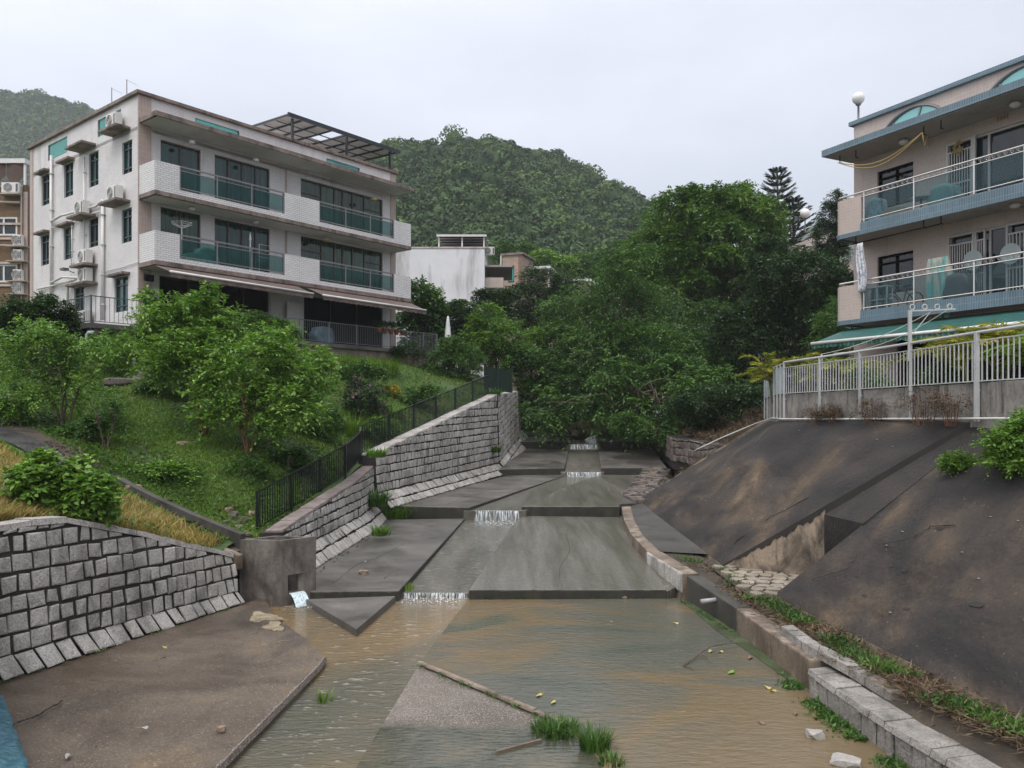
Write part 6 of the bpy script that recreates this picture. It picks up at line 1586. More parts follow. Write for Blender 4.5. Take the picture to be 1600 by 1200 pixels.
# solid pale panels where the railing turns away
sp_ = [Vector((p.x - .05, p.y, 0)) for p in (FLx[5], FLx[6], FLx[7])]; o = Vector((sp_[0].x, sp_[0].y, .5))
t = empty('privacy_panel', o, 0, 'weathered pale blue sheet panels closing the far corner of the terrace railing', 'railing')
mb = MB(); pm = MB()
for i in range(2):
    a, b = sp_[i] - o, sp_[i + 1] - o; a.z = b.z = 0; s = Vector((.02, .0, 0)); u1 = Vector((0, 0, .1)); u2 = Vector((0, 0, .86)); mb.hexa([a + u1, b + u1, b + s + u1, a + s + u1][::-1], [a + u2, b + u2, b + s + u2, a + s + u2][::-1])
    pm.bar(a + Vector((0, 0, .95)), b + Vector((0, 0, .95)), .03)
    for f in (.33, .66, 1): c = a.lerp(b, f); pm.box(c.x - .03, c.x + .01, c.y - .03, c.y + .01, -.65, .97)
mb.build('sheet', surf('weathered_panel', [(.3, (.22, .27, .29)), (.7, (.42, .47, .48))], 1.4, fine=.4, bump=.1, speck=((.06, .1, .05), 4, .62, .8)), t); pm.build('post', M['chalk'], t)
# laundry rack arms on the railing
p = onrow(1427); o = Vector((p.x - .07, p.y + .0, 1.45)); t = empty('laundry_rack', o, 0, 'white clothes line bracket with pulley rings standing above the terrace railing', 'clothes rack')
MB().box(-.03, .03, -.03, .03, -.35, .70).build('upright', M['chalk'], t)
a = MB().bar((0, 0, .68), (.85, -.15, .70), .03); a.bar((.05, 0, .2), (.4, -.05, .66), .015); a.build('arm', M['chalk'], t)
rg_ = MB()
for k_ in range(4):
    x = .05 + .24 * k_; rg_.tube([(x + .05 * math.cos(q_), -.03 * k_, .76 + .05 * math.sin(q_)) for q_ in np.linspace(0, 2 * PI, 13)], .012, 5)
rg_.build('ring', M['chalk'], t)
ln = MB(); e0 = onrow(1284); e0 = Vector((e0.x, e0.y, 1.55)); pts = [o + Vector((.5, 0, .7)) + (e0 - o - Vector((.5, 0, .7))) * f - Vector((0, 0, .5 * f * (1 - f))) for f in np.linspace(0, 1, 14)]; pts2 = [q_ + Vector((.3, 0, .02)) - Vector((0, 0, .35 * i / 13 * (1 - i / 13))) for i, q_ in enumerate(pts)]
ln.tube(pts, .008, 5); ln.tube(pts2, .008, 5); ln.tube([e0 - Vector((0, 0, .4)), e0], .025, 6); tag(ln.build('clothes_line', plain('pale_rope', (.5, .5, .4), .6)), 'slack pale clothes lines strung above the white terrace railing', 'clothes line')
# ---------------------------------------------------------------- brown tiled house at the far left
M['ochre_tile'] = tile('ochre_brick_tile', (.2, .12, .045), (.145, .085, .035), (.06, .04, .025), .22, .07, .01, rough=.6, fac=.1)
M['cream'] = surf('cream_render', [(.3, (.42, .35, .3)), (.7, (.56, .48, .42))], 1.2, fine=.3, bump=.1, streak=((.15, .12, .1), .6, (2, 2, .4)))
M['mauve'] = surf('mauve_trim', [(.3, (.3, .235, .2)), (.7, (.42, .34, .3))], 1.2, fine=.3, bump=.1)
bo = W(44, 500, 47.0); bo.z = 3.0
bh = empty('house', bo, 0, 'ochre brick tiled house with white window frames at the left edge', 'house')
def bz(v): return (CV - v) / F * 47 - 3.0
def bxx(u): return (u - CU) / F * 47 - bo.x
wb = MB(); hs = []
for v0, v1 in ((440, 480), (318 + 2, 348), (414, 440)): pass
wh = [(bxx(-30), bxx(-12), bz(368), bz(339)), (bxx(-6), bxx(27), bz(368), bz(339)), (bxx(-30), bxx(-12), bz(441), bz(413)), (bxx(-6), bxx(27), bz(441), bz(413))]
holes_wall(wb, 'x', 0, -9, bxx(43), 0, bz(290), wh, .14, 1); wb.poly([(bxx(43), 0, 0), (bxx(43), 8, 0), (bxx(43), 8, bz(290)), (bxx(43), 0, bz(290))]); wb.poly([(-9, 0, bz(290)), (bxx(43), 0, bz(290)), (bxx(43), 8, bz(290)), (-9, 8, bz(290))]); wb.poly([(-9, 0, 0), (-9, 8, 0), (-9, 8, bz(290)), (-9, 0, bz(290))]); wb.poly([(-9, 8, 0), (bxx(43), 8, 0), (bxx(43), 8, bz(290)), (-9, 8, bz(290))])
wb.build('wall', M['ochre_tile'], bh)
for w_ in wh: frame_window(bh, 'x', 0, *w_, 1, M['pipe'], M['pane_dark'], (.35,), (), fw=.1, depth=.06)
tr = MB()
for v in (291, 350, 373, 411, 446): MB().box(-9, bxx(36), -.08, -.002, bz(v) - .06, bz(v) + .06).build('string_course', M['cream'], bh)
MB().box(bxx(37), bxx(43) + .02, -.05, -.002, 0, bz(300)).build('corner_pier', M['pier_tile'], bh)
MB().box(-9, bxx(44), -.3, .3, bz(257), bz(250)).box(bxx(40), bxx(43), -.2, -.1, bz(290), bz(257)).build('canopy_frame', M['pipe'], bh)
dr = MB()
for i in range(8):
    x0, x1 = bxx(42) - i * 1.1 - .05, bxx(42) - (i + 1) * 1.1; pts = []
    for j in range(9): f = j / 8; pts.append((x0 + (x1 - x0) * f, -.1 - .15 * math.sin(f * PI), bz(256)))
    for j in range(8):
        a, b = pts[j], pts[j + 1]; ha = .75 + .5 * math.sin(j / 8 * PI); hb_ = .75 + .5 * math.sin((j + 1) / 8 * PI)
        dr.poly([(a[0], a[1] - .05, a[2] - ha), (b[0], b[1] - .05, b[2] - hb_), b, a])
dr.build('rolled_awning', M['awning_dark'], bh)
tb_ = MB()
tb_.tube([(bxx(36), -.15, bz(478)), (bxx(36), -.15, bz(293))], .05, 8); tb_.tube([(bxx(34), -.2, bz(318)), (bxx(-40), -.2, bz(316))], .07, 8); tb_.tube([(bxx(25), -.2, bz(400)), (bxx(26), -.2, bz(385)), (bxx(-20), -.2, bz(384))], .06, 8)
tb_.build('drain_pipe', M['mauve'], bh)
gb = 'air conditioner units on the ochre tiled house'
lv = MB()
for i, (u, v, lab) in enumerate(((22, 305, 'air conditioner just below the rolled awning of the ochre house'), (33, 386, 'upper one of the narrow air conditioners on the side ledges of the ochre house'), (33, 409, 'air conditioner on the second side ledge of the ochre house'), (33, 440, 'air conditioner on the third side ledge of the ochre house'), (33, 460, 'lowest air conditioner on the side of the ochre house'))):
    loc = bo + Vector((bxx(u), -.1, bz(v))); ac_unit(loc, R(90), lab, w=1.0 if i == 0 else .5, h=.6, group=gb)
    lv.box(bxx(u) - .6, bxx(u) + .5, -.5, -.002, bz(v) - .06, bz(v) - .0)
lv.build('ledge', M['mauve'], bh)

# ---------------------------------------------------------------- white gable house and beige tower in the middle distance
wo = W(757, 480, 58); wo.z = 1.6
wh_ = empty('house', wo, 0, 'plain white rendered house with rain-streaked blank wall behind the banana plant', 'house')
def wx(u, d=58): return (u - CU) / F * d - wo.x
def wz(v, d=58): return (CV - v) / F * d - 1.6
M['white_render'] = surf('white_render', [(.3, (.6, .6, .62)), (.7, (.72, .72, .74))], .5, fine=.15, rough=(.7, .85), bump=.08, streak=((.2, .19, .18), .75, (.9, .9, .16)), detail=7)
w0 = wx(600)
MB().box(w0, 0, 0, 9, 0, wz(388)).build('wall', M['white_render'], wh_)
MB().box(w0 - .05, .06, -.05, 9, wz(388) + .003, wz(388) + .1).build('coping', M['cream'], wh_)
MB().hexa([(.003, 1.0, wz(417, 59)), (.003, 7, wz(417, 59)), (2.0, 7, wz(417, 59)), (2.0, 1.0, wz(417, 59))][::-1], [(.003, 1.0, wz(414, 59)), (.003, 7, wz(414, 59)), (2.0, 7, wz(414, 59)), (2.0, 1.0, wz(414, 59))][::-1]).build('balcony_canopy', M['soffit2'], wh_)
MB().box(.003, 1.35, 1.0, 1.12, wz(446), wz(430)).box(1.23, 1.35, 1.12, 7, wz(446), wz(430)).box(.003, 1.35, 1.12, 7, wz(448), wz(445)).build('balcony_parapet', M['cream'], wh_)
MB().box(.003, .03, 1.6, 2.4, wz(430), wz(418)).build('balcony_door', M['pane_dark'], wh_)
ac_unit(W(764, 400, 59.6) + Vector((0, 0, 0)), R(90), 'air conditioner at the roof edge of the plain white house', group='air conditioners on the plain white house')
pgx2 = empty('roof_pergola', wo + Vector((0, 0, wz(388) + .1)), 0, 'pale steel roof canopy on top of the plain white house', 'pergola')
fr = MB(); xa, xb = wx(684), wx(757)
for x in (xa, (xa + xb) / 2, xb - .1):
    for y in (.3, 5.5): fr.box(x, x + .1, y, y + .1, 0, .78)
fr.box(xa - .1, xb + .15, .1, .22, .78, .92).box(xa - .1, xb + .15, 5.6, 5.7, .78, .9); fr.build('frame', M['pipe'], pgx2)
MB().box(xa - .05, xb + .1, .22, 5.6, .86, .9).build('roof_sheet', plain('grey_sheet', (.25, .25, .26), .5), pgx2)
rf = MB()
for k_ in range(6): y = .6 + k_ * .9; rf.box(xa, xb, y, y + .06, .78, .858)
rf.build('rafters', M['pergola'], pgx2)
eo = W(785, 480, 74); eo.z = 2
eh = empty('house', eo, R(-20), 'small beige tower-like house with a teal stair window, beyond the plain white house', 'house')
k_ = 74 / F
zt_ = (CV - 400) * k_ - 2
M['beige_tile'] = tile('beige_tile', (.42, .31, .22), (.3, .215, .15), (.45, .36, .28), .25, .12, .01, rough=.6, fac=.15)
tw = MB(); tw.box(0, 1.9, 0, 3.2, 0, zt_); tw.box(-1.2, 0, .9, 3.2, 0, (CV - 428) * k_ - 2); tw.build('wall', M['beige_tile'], eh)
MB().box(-.15, 2.1, -.15, 3.4, zt_ + .003, zt_ + .2).build('roof_slab', M['slab_edge'], eh)
MB().box(1.55, 1.902, -.02, -.002, 0, zt_ - .1).build('corner_pier', plain('dark_pier', (.2, .12, .09), .6), eh)
wn = MB().box(.55, 1.15, -.03, -.002, (CV - 442) * k_ - 2, (CV - 416) * k_ - 2).build('window', M['darkframe'], eh); MB().box(.6, 1.1, -.04, -.032, (CV - 440) * k_ - 2, (CV - 422) * k_ - 2).build('pane', plain('teal_blind', (.03, .26, .24), .3), wn)
MB().tube([(-.1, -.1, zt_), (-.1, -.1, zt_ - 2.2), (-.4, -.1, zt_ - 2.7), (-.4, -.1, 0)], .07, 8).build('drain_pipe', M['pipe'], eh)
for i, (u, v, d, w_, lab) in enumerate(((840, 416, 82, 2.6, 'low flat white roof just right of the beige tower'), (905, 436, 86, 2.6, 'small white flat-roofed structure among treetops under the hill'))):
    p = W(u, v, d); z = p.z; p.z = 2.5; t = empty('roof_shelter', p, R(-15), lab, 'roof shelter'); z -= 2.5
    MB().box(-w_ / 2, w_ / 2, 0, 3.0, z - .25, z).build('roof_slab', M['pipe'], t); MB().box(-w_ / 2 + .2, w_ / 2 - .3, .2, 2.8, 0, z - .253).build('wall', M['beige_tile'], t)
    MB().box(w_ / 2 - .2, w_ / 2 - .1, .05, .15, 0, z - .253).build('post', M['pipe'], t)
# grey pitched roof between conifers and the pink house
p = W(1275, 400, 52); ro = empty('house', Vector((p.x, p.y, 2)), R(25), 'far house with brown sloping roof glimpsed between the conifers and the pink house', 'house')
MB().box(-.3, 5, 0, 5, 0, 8.1).build('wall', M['cream'], ro)
MB().hexa([(-1.4, -.6, 8.2), (5.2, -.6, 10.8), (5.2, 5.4, 10.8), (-1.4, 5.4, 8.2)], [(-1.4, -.6, 8.4), (5.2, -.6, 11.0), (5.2, 5.4, 11.0), (-1.4, 5.4, 8.4)]).build('roof', M['brown_tile'], ro)

# ================================================================ trees of the garden
def gtree(u, v, lst, label, D=None, **k):
    b = T(u, v) if D is None else W(u, v, D)
    return tree(k.pop('name', 'garden_tree'), b, k.pop('trunk_h', 1.2), blobs_px(lst, b.y, k.pop('jit', .7), k.get('seed', 1)), label, **k)
gtree(388, 712, [(400, 560, 48), (350, 590, 45), (440, 590, 50), (480, 610, 38), (400, 625, 48), (330, 620, 32), (455, 640, 32), (500, 575, 26), (370, 650, 32), (430, 530, 28), (420, 665, 26), (320, 655, 20), (480, 650, 20)], 'spreading small tree with dark forked stems nearest the green fence', leafm='leaf_bright', bark='bark_red', clumps=230, sprays=8, k=8, slen=.42, leaf=.14, lw=.46, r0=.04, shell=(.25, 1.15), clump_r=.24, cflat=.8, stems=3, limbs=18, trunk_h=1.35, seed=11)
gtree(318, 680, [(300, 500, 40), (255, 530, 45), (340, 520, 44), (300, 560, 50), (250, 580, 36), (345, 590, 32), (240, 490, 22), (322, 468, 16, 0), (330, 455, 9, 0), (228, 470, 12), (400, 540, 22)], 'taller bright tree with reddish multiple stems in front of the house corner', leafm='leaf_bright', bark='bark_red', clumps=250, sprays=8, k=8, slen=.42, leaf=.14, lw=.46, r0=.05, shell=(.25, 1.15), cflat=.8, stems=4, limbs=18, trunk_h=1.9, seed=12, clump_r=.26)
gtree(100, 668, [(60, 540, 42), (110, 560, 40), (30, 580, 38), (90, 600, 36), (130, 600, 28), (150, 545, 20), (15, 545, 26), (60, 625, 28), (110, 635, 22), (20, 620, 24)], 'loose green tree with thin stems at the left edge of the lawn', leafm='leaf_bright', clumps=170, sprays=9, k=7, slen=.36, leaf=.11, lw=.46, r0=.04, shell=(.25, 1.15), stems=4, limbs=16, trunk_h=1.5, seed=13)
gtree(52, 560, [(40, 500, 40), (80, 490, 32), (10, 520, 40), (100, 515, 28), (60, 535, 40), (-30, 505, 45), (125, 530, 20), (140, 545, 20)], 'dense dark green bushy tree beside the ochre house', D=29.5, name='dense_tree', leafm='leaf_dark', clumps=260, sprays=14, k=7, slen=.35, leaf=.13, lw=.5, r0=.12, limbs=8, trunk_h=1.2, seed=14)
gtree(232, 565, [(215, 530, 26), (180, 545, 26), (240, 550, 26), (165, 530, 18), (200, 570, 24)], 'dark leafy shrub below the patio railing corner', D=30, name='shrub', cat='shrub', leafm='leaf_mid', clumps=150, sprays=12, k=7, slen=.25, leaf=.1, r0=.04, limbs=8, trunk_h=.5, seed=15, stems=2)
gtree(420, 585, [(400, 510, 24), (430, 520, 26), (455, 530, 20), (400, 545, 28), (440, 555, 24), (375, 525, 22)], 'hibiscus-like shrub with orange flowers against the patio railing', D=32.5, name='flowering_shrub', cat='shrub', leafm='leaf_mid', clumps=200, sprays=12, k=7, slen=.25, leaf=.1, r0=.04, limbs=8, trunk_h=.7, seed=16, stems=2, flowers=('flower_orange', 26, .1))
gtree(165, 704, [(165, 640, 22), (175, 665, 20), (150, 660, 18), (165, 620, 12)], 'slender young shrub of upright twigs in the middle of the weeds', name='young_shrub', cat='shrub', leafm='leaf_mid', clumps=60, sprays=9, k=6, slen=.2, leaf=.075, r0=.018, stems=4, limbs=8, trunk_h=.9, seed=17)
gtree(90, 815, [(60, 760, 36), (110, 780, 36), (145, 770, 28), (40, 790, 30), (90, 800, 36), (140, 800, 26), (70, 720, 14), (120, 735, 16), (165, 785, 14)], 'broad-leaved bush growing on top of the near granite wall', D=13.4, name='shrub', cat='shrub', leafm='leaf_bright', clumps=230, sprays=9, k=6, slen=.22, leaf=.105, lw=.75, r0=.015, stems=4, limbs=12, trunk_h=.45, seed=18, jit=.4)
gtree(70, 720, [(72, 712, 10), (76, 730, 9)], 'single upright leafy stem rising above the broad-leaved bush', D=13.8, name='young_shrub', cat='shrub', leafm='leaf_mid', clumps=16, sprays=7, k=6, slen=.18, leaf=.1, lw=.7, r0=.012, limbs=2, trunk_h=.3, seed=19, jit=.1) if False else None
gtree(380, 745, [(378, 735, 20), (395, 745, 22), (360, 750, 18)], 'low ferny seedling at the foot of the spreading tree', name='seedling', cat='plant', leafm='leaf_mid', clumps=40, sprays=8, k=9, slen=.35, leaf=.11, lw=.28, r0=.014, limbs=3, trunk_h=.2, seed=20, jit=.2)
gtree(560, 650, [(555, 612, 20), (580, 620, 22), (565, 640, 26), (590, 645, 18)], 'shrub with dusty purple flower heads beside the garden fence', name='flowering_shrub', cat='shrub', leafm='leaf_dark', clumps=90, sprays=10, k=7, slen=.22, leaf=.1, r0=.02, stems=3, limbs=6, trunk_h=.6, seed=22, flowers=('flower_purple', 90, .12), jit=.4)
gtree(612, 622, [(610, 614, 10)], 'small bush with orange-yellow flowers on the upper lawn', name='flowering_shrub', cat='shrub', leafm='leaf_bright', clumps=26, sprays=8, k=5, slen=.15, leaf=.09, r0=.015, limbs=3, trunk_h=.2, seed=23, flowers=('flower_yellow', 60, .11), jit=.2)
gtree(500, 690, [(490, 640, 22), (515, 660, 20), (480, 665, 22), (500, 680, 24)], 'feathery seedlings along the garden fence', name='young_shrub', cat='shrub', leafm='leaf_mid', clumps=70, sprays=9, k=9, slen=.35, leaf=.11, lw=.3, r0=.015, stems=3, limbs=6, trunk_h=.6, seed=24, jit=.5)
gtree(640, 566, [(640, 548, 14), (625, 552, 12), (655, 556, 12)], 'dark rounded shrub at the foot of the patio end', name='shrub', cat='shrub', leafm='leaf_dark', clumps=60, sprays=10, k=7, slen=.3, leaf=.12, lw=.2, r0=.02, limbs=4, trunk_h=.3, seed=25, jit=.4)
gtree(700, 590, [(690, 570, 26), (720, 560, 28), (700, 545, 22), (735, 585, 18), (670, 585, 18)], 'bushy green shrub between the patio end and the sheet hoarding', D=41, name='shrub', cat='shrub', leafm='leaf_mid', clumps=160, sprays=12, k=7, slen=.3, leaf=.13, r0=.03, limbs=6, trunk_h=.6, seed=26)
gtl = ['bright clump of arching grass left of the others below the patio wall', 'middle clump of arching grass below the patio wall', 'right-hand clump of arching grass below the patio wall']
for i, (u, v, w_) in enumerate(((532, 580, 1.1), (568, 584, 1.2), (602, 585, 1.2))):
    tuft('ornamental_grass', T(u, v), 420, 1.0, w_, 'grass', gtl[i], 'grass clump', 40 + i, .014, lean=.8, group='ornamental grasses below the patio')
for i, (u, v, w_, h, lab) in enumerate(((520, 668, 1.0, .9, 'long-leaved grass clump beside the fence, left of the purple-flowered shrub'), (550, 678, .9, .85, 'long-leaved grass clump close behind the fence bars'), (612, 655, .9, .8, 'pale grass clump right of the purple-flowered shrub'), (470, 620, 1.1, .6, 'bright low grass clump left of the purple-flowered shrub'))):
    tuft('grass_clump', T(u, v), 300, h, w_, 'grass', lab, 'grass clump', 50 + i, .013, lean=.8)
# garden stones, garden lamp, vent pipe
def rock(name, loc, sx, sy, sz, label, mat, seed=1, group=None, cat='stone'):
    bm = bmesh.new(); bmesh.ops.create_icosphere(bm, subdivisions=3, radius=1); r_ = random.Random(seed); ph = [r_.uniform(0, 6) for _ in range(9)]
    for v in bm.verts:
        c = v.co.copy(); n = 1 + .22 * math.sin(c.x * 2.7 + ph[0]) * math.sin(c.y * 3.1 + ph[1]) + .16 * math.sin(c.z * 4 + ph[2] + c.x * 2) + .06 * math.sin(c.x * 9 + ph[3]) * math.sin(c.y * 8 + ph[4] + c.z * 7)
        v.co = Vector((max(-.8, min(.8, c.x * n)) * sx, max(-.8, min(.8, c.y * n)) * sy, max(-.7, min(.65, c.z * n)) * sz))
    me = bpy.data.meshes.new(name); bm.to_mesh(me); bm.free(); me.materials.append(mat)
    o = bpy.data.objects.new(name, me); COL.objects.link(o); o.location = loc; o.rotation_euler = (0, 0, r_.uniform(0, 6)); return tag(o, label, cat, group)
M['rock'] = surf('rock', [(.3, (.06, .05, .042)), (.7, (.19, .16, .14))], 2.5, fine=.6, bump=.8, rough=(.5, .8))
M['rock_tan'] = surf('tan_rock', [(.3, (.14, .1, .07)), (.7, (.36, .27, .19))], 2.5, fine=.5, bump=.6, rough=(.5, .8))
rock('garden_rock', T(232, 600) + Vector((0, 0, .15)), .55, .4, .4, 'dark rounded rock under the reddish-stemmed tree', M['rock'], 1)
rock('garden_rock', T(195, 600) + Vector((0, 0, .05)), .8, .3, .22, 'long low rock in the lawn left of the dark rounded rock', M['rock'], 2)
rock('garden_rock', T(12, 632) + Vector((0, 0, .1)), .5, .4, .32, 'brown rock at the left edge above the path', M['rock'], 3)
rock('garden_rock', T(288, 694) + Vector((0, 0, 0)), .28, .2, .12, 'pale flat stone in the grass between the two bright trees', M['rock_tan'], 4)
rock('garden_rock', T(210, 768) + Vector((0, 0, .05)), .25, .15, .16, 'reddish stone at the head of the drain kerb', M['rock_tan'], 5)
rr_ = random.Random(8)
for i in range(14):
    u, v = 345 + rr_.uniform(0, 55), 800 + rr_.uniform(0, 40); o_ = rock('rubble_stone', T(u, v) + Vector((0, 0, .04)), rr_.uniform(.08, .2), rr_.uniform(.08, .16), rr_.uniform(.06, .12), 'one of the loose brown stones heaped beside the drain and the fence end', M['rock_tan' if i % 3 == 0 else 'rock'], 60 + i, 'loose stones beside the fence end')
p = T(209, 585); t = empty('garden_lamp', p, 0, 'small black lantern-style garden lamp standing on the lawn', 'lamp'); MB().lathe([(.03, -.1), (.03, .3), (.06, .32), (.06, .34)], (0, 0, 0), 8).build('lamp_post', M['black'], t); MB().lathe([(.06, .34), (.06, .5), (.09, .52), (.01, .58)], (0, 0, 0), 8).build('lantern', M['pipe'], t)
p = T(137, 565); tag(MB().tube([Vector((0, 0, -.3)), Vector((0, 0, .85)), Vector((.06, 0, .93)), Vector((.24, 0, .93))], .07, 10).build('vent_pipe', plain('green_pipe', (.25, .33, .28), .4), smooth=True), 'pale green elbow vent pipe below the patio corner', 'pipe'); bpy.data.objects['vent_pipe'].location = W(136, 560, 29.0)

# things on the balconies and patio of the white house
M['teal_cloth'] = surf('teal_fabric', [(.3, (.05, .2, .19)), (.7, (.22, .42, .39))], 4, fine=.3, bump=.4, bscale=8, rough=(.6, .8))
M['white_cloth'] = surf('white_fabric', [(.3, (.45, .46, .47)), (.7, (.68, .68, .67))], 3, fine=.2, bump=.4, bscale=8, rough=(.7, .9))
def sagbag(name, loc, rz, dims, label, mat, cat, seed=1):
    bm = bmesh.new(); bmesh.ops.create_cube(bm, size=1); bmesh.ops.subdivide_edges(bm, edges=bm.edges[:], cuts=6, use_grid_fill=True); r_ = random.Random(seed); ph = [r_.uniform(0, 6) for _ in range(6)]
    for v in bm.verts:
        c = v.co; k = 1 - .18 * (abs(c.x) * 2) ** 4 * (abs(c.z) * 2) ** 2; f = 1 + .07 * math.sin(c.x * 11 + ph[0]) * math.sin(c.z * 9 + ph[1])
        v.co = Vector((c.x * dims[0] * k * f, c.y * dims[1] * k * f, (c.z + .5) * dims[2] * (1 - .12 * (c.x * 2) ** 2)))
    me = bpy.data.meshes.new(name); bm.to_mesh(me); bm.free(); me.materials.append(mat)
    for p_ in me.polygons: p_.use_smooth = True
    o = bpy.data.objects.new(name, me); COL.objects.link(o); o.location = loc; o.rotation_euler = (0, 0, rz); return tag(o, label, cat)
s1_, s2_ = FF(300, 390, -.9)[0], FF(326, 390, -.9)[0]
sagbag('storage_bag', lbw(s1_, -.9, ZS[1]), ANG, (1.0, .5, .5), 'low teal bag lying behind the glass of the lower balcony near the corner', M['teal_cloth'], 'storage bag', 1)
sagbag('covered_box', lbw(s2_ - .1, -.85, ZS[1]), ANG, (.95, .5, .85), 'tall teal-patterned covered box behind the lower balcony glass', M['teal_cloth'], 'covered box', 2)
t = empty('drying_rack', lbw(FF(284, 380, -.8)[0], -.8, ZS[1]), ANG, 'white rotary drying rack on the lower balcony near the house corner', 'drying rack'); MB().tube([(0, 0, 0), (0, 0, 1.75)], .02, 8).build('pole', M['pipe'], t)
a = MB()
for k_ in range(6): q_ = 2 * PI * k_ / 6; a.tube([(0, 0, 1.5), (.45 * math.cos(q_), .45 * math.sin(q_), 1.72)], .012, 5)
for r_2 in (.2, .32, .43): a.tube([(r_2 * math.cos(q_), r_2 * math.sin(q_), 1.5 + .22 * r_2 / .45) for q_ in np.linspace(0, 2 * PI, 7)], .006, 4)
a.build('arms', M['pipe'], t)
for i, (u, h, lab) in enumerate(((405, 1.3, 'tall thin metal clothes stand at the far end of the nearer lower balcony'), (391, 1.35, 'slim pale post standing beside the middle rail post of the lower balcony'))):
    s_ = FF(u, 390, -.8)[0]; t = empty('clothes_stand', lbw(s_, -.8, ZS[1]), ANG, lab, 'clothes stand'); m_ = MB()
    if i == 0: m_.tube([(0, 0, 0), (0, 0, 1.45), (1.1, 0, 1.45), (1.1, 0, 0)], .015, 6); m_.tube([(0, 0, .9), (1.1, 0, .9)], .012, 6)
    else: m_.tube([(0, 0, 0), (0, 0, 1.6)], .03, 8); m_.lathe([(.05, 0), (.05, .06), (.02, .3), (.01, .34)], (0, 0, 1.55), 8)
    m_.build('frame', M['pipe'], t)
# closed parasol and flower pots at the patio end
p = lbw(15.2, -2.6, -.8); t = empty('closed_parasol', p, 0, 'closed pale parasol beyond the end of the brown awnings', 'parasol')
MB().lathe([(.03, 0), (.03, 2.6)], (0, 0, 0), 8).build('pole', M['pipe'], t); MB().lathe([(.04, 2.65), (.1, 2.3), (.17, 1.6), (.24, .95), (.2, .9), (.05, 1.0)], (0, 0, 0), 10).build('canopy', M['white_cloth'], t, smooth=True)
ft_ = MB(); q_ = [(14.2, -1.2, 1.4), (16.4, -1.2, 1.25), (16.4, -3.4, 1.1), (14.2, -3.4, 1.2)]
for i in range(5):
    u = 592 + i * 9; s_ = FF(u, 520, -1.55)[0]; loc = lbw(s_, -1.58, .72); t = empty('flower_pot', loc, 0, 'terracotta flower pot hung on the patio railing, number %s from the house corner pier' % ['first', 'second', 'third', 'fourth', 'fifth'][i], 'flower pot', 'flower pots on the patio railing')
    t['label'] = ['terracotta pot with red leaves, leftmost of the pots hung on the patio railing', 'terracotta pot second from the left on the patio railing', 'terracotta pot in the middle of the five on the patio railing', 'terracotta pot second from the right on the patio railing', 'terracotta pot rightmost of the row on the patio railing'][i]
    MB().lathe([(.09, 0), (.15, .22), (.16, .24), (.13, .24)], (0, 0, 0), 12).build('pot', plain('terracotta', (.28, .11, .06), .7), t, smooth=True)
    co, qd, tt, _ = crown_arrays([(0, 0, .42, .2)], 14, 6, 5, .16, .08, .5, np.random.RandomState(70 + i)); npmesh('leaves', co, qd, M['leaf_mid'], t, tt)
# air of the lived-in patio: folded things behind the railing
sagbag('patio_bag', lbw(FF(505, 520, -1.1)[0], -1.0, 0), ANG, (1.1, .5, .8), 'pile of blue and patterned bags behind the patio railing', surf('blue_bags', [(.3, (.05, .09, .13)), (.55, (.12, .2, .26)), (.7, (.3, .24, .22))], 3, fine=.3, bump=.4, bscale=8), 'bags', 5)
MB_ = MB().box(-.45, .45, -.03, .03, .4, 1.9); o_ = MB_.build('notice_board', M['soffit']); o_.location = lbw(FF(463, 470, -.4)[0], -.3, 0); o_.rotation_euler = (0, 0, ANG); tag(o_, 'plain pale upright board standing between the two dark ground-floor openings', 'board')

# things on the balconies of the pink house
def hang(name, loc, rz, w, h, label, mat, seed=1, folds=5, taper=.6):
    mb = MB(); n, m = 24, 14; g = []
    for j in range(m + 1):
        f = j / m; ww = w * (taper + (1 - taper) * math.sin(f * PI * .9 + .2)); row = []
        for i in range(n + 1):
            x = (i / n - .5) * ww; y = .05 * math.sin(i / n * folds * 2 * PI + f * 2 + seed) * (.4 + f); row.append((x + .05 * math.sin(f * 5 + seed), y, -h * f))
        g.append(row)
    for off in (0,):
        for j in range(m):
            for i in range(n): mb.poly([g[j + 1][i], g[j + 1][i + 1], g[j][i + 1], g[j][i]])
    o = mb.build(name, mat, smooth=True, weld=True); md = o.modifiers.new('thick', 'SOLIDIFY'); md.thickness = .012
    o.location = loc; o.rotation_euler = (0, 0, rz); return tag(o, label, 'cloth')
x_, z_ = FR(1351, 380, 1.2); hang('hanging_cloth', rbw(x_, 1.34, z_), RANG, .34, 1.55, 'bunched white cloth with blue print hanging at the corner between the two balconies', surf('printed_cloth', [(.35, (.16, .2, .28)), (.5, (.55, .57, .6)), (.8, (.68, .68, .68))], 9, fine=.0, bump=.2, rough=(.7, .9)), 1, 3, .5)
x_, z_ = FR(1470, 402, .7); hang('draped_sheet', rbw(x_, .75, z_), RANG, .95, 1.9, 'cream and green sheet draped over a stand on the lower balcony of the pink house', surf('striped_sheet', [(.4, (.42, .41, .36)), (.52, (.4, .4, .35)), (.58, (.12, .38, .34))], 3, (2, .3, .3), fine=.2, rough=(.7, .9)), 2, 4, .55)
sagbag('patterned_cover', rbw(FR(1372, 300, .9)[0], .95, zb_), RANG, (.55, .35, .85), 'blue and white patterned cover behind the glass at the upper balcony corner', surf('patchwork', [(.35, (.05, .12, .2)), (.5, (.4, .44, .46)), (.7, (.12, .3, .32))], 7, fine=.2), 'cover', 3)
sagbag('floor_cushion', rbw(FR(1398, 330, .85)[0], .8, zb_), RANG, (1.0, .5, .42), 'beige floor cushion on the upper balcony of the pink house', plain('beige_fabric', (.34, .26, .19), .8), 'cushion', 4)
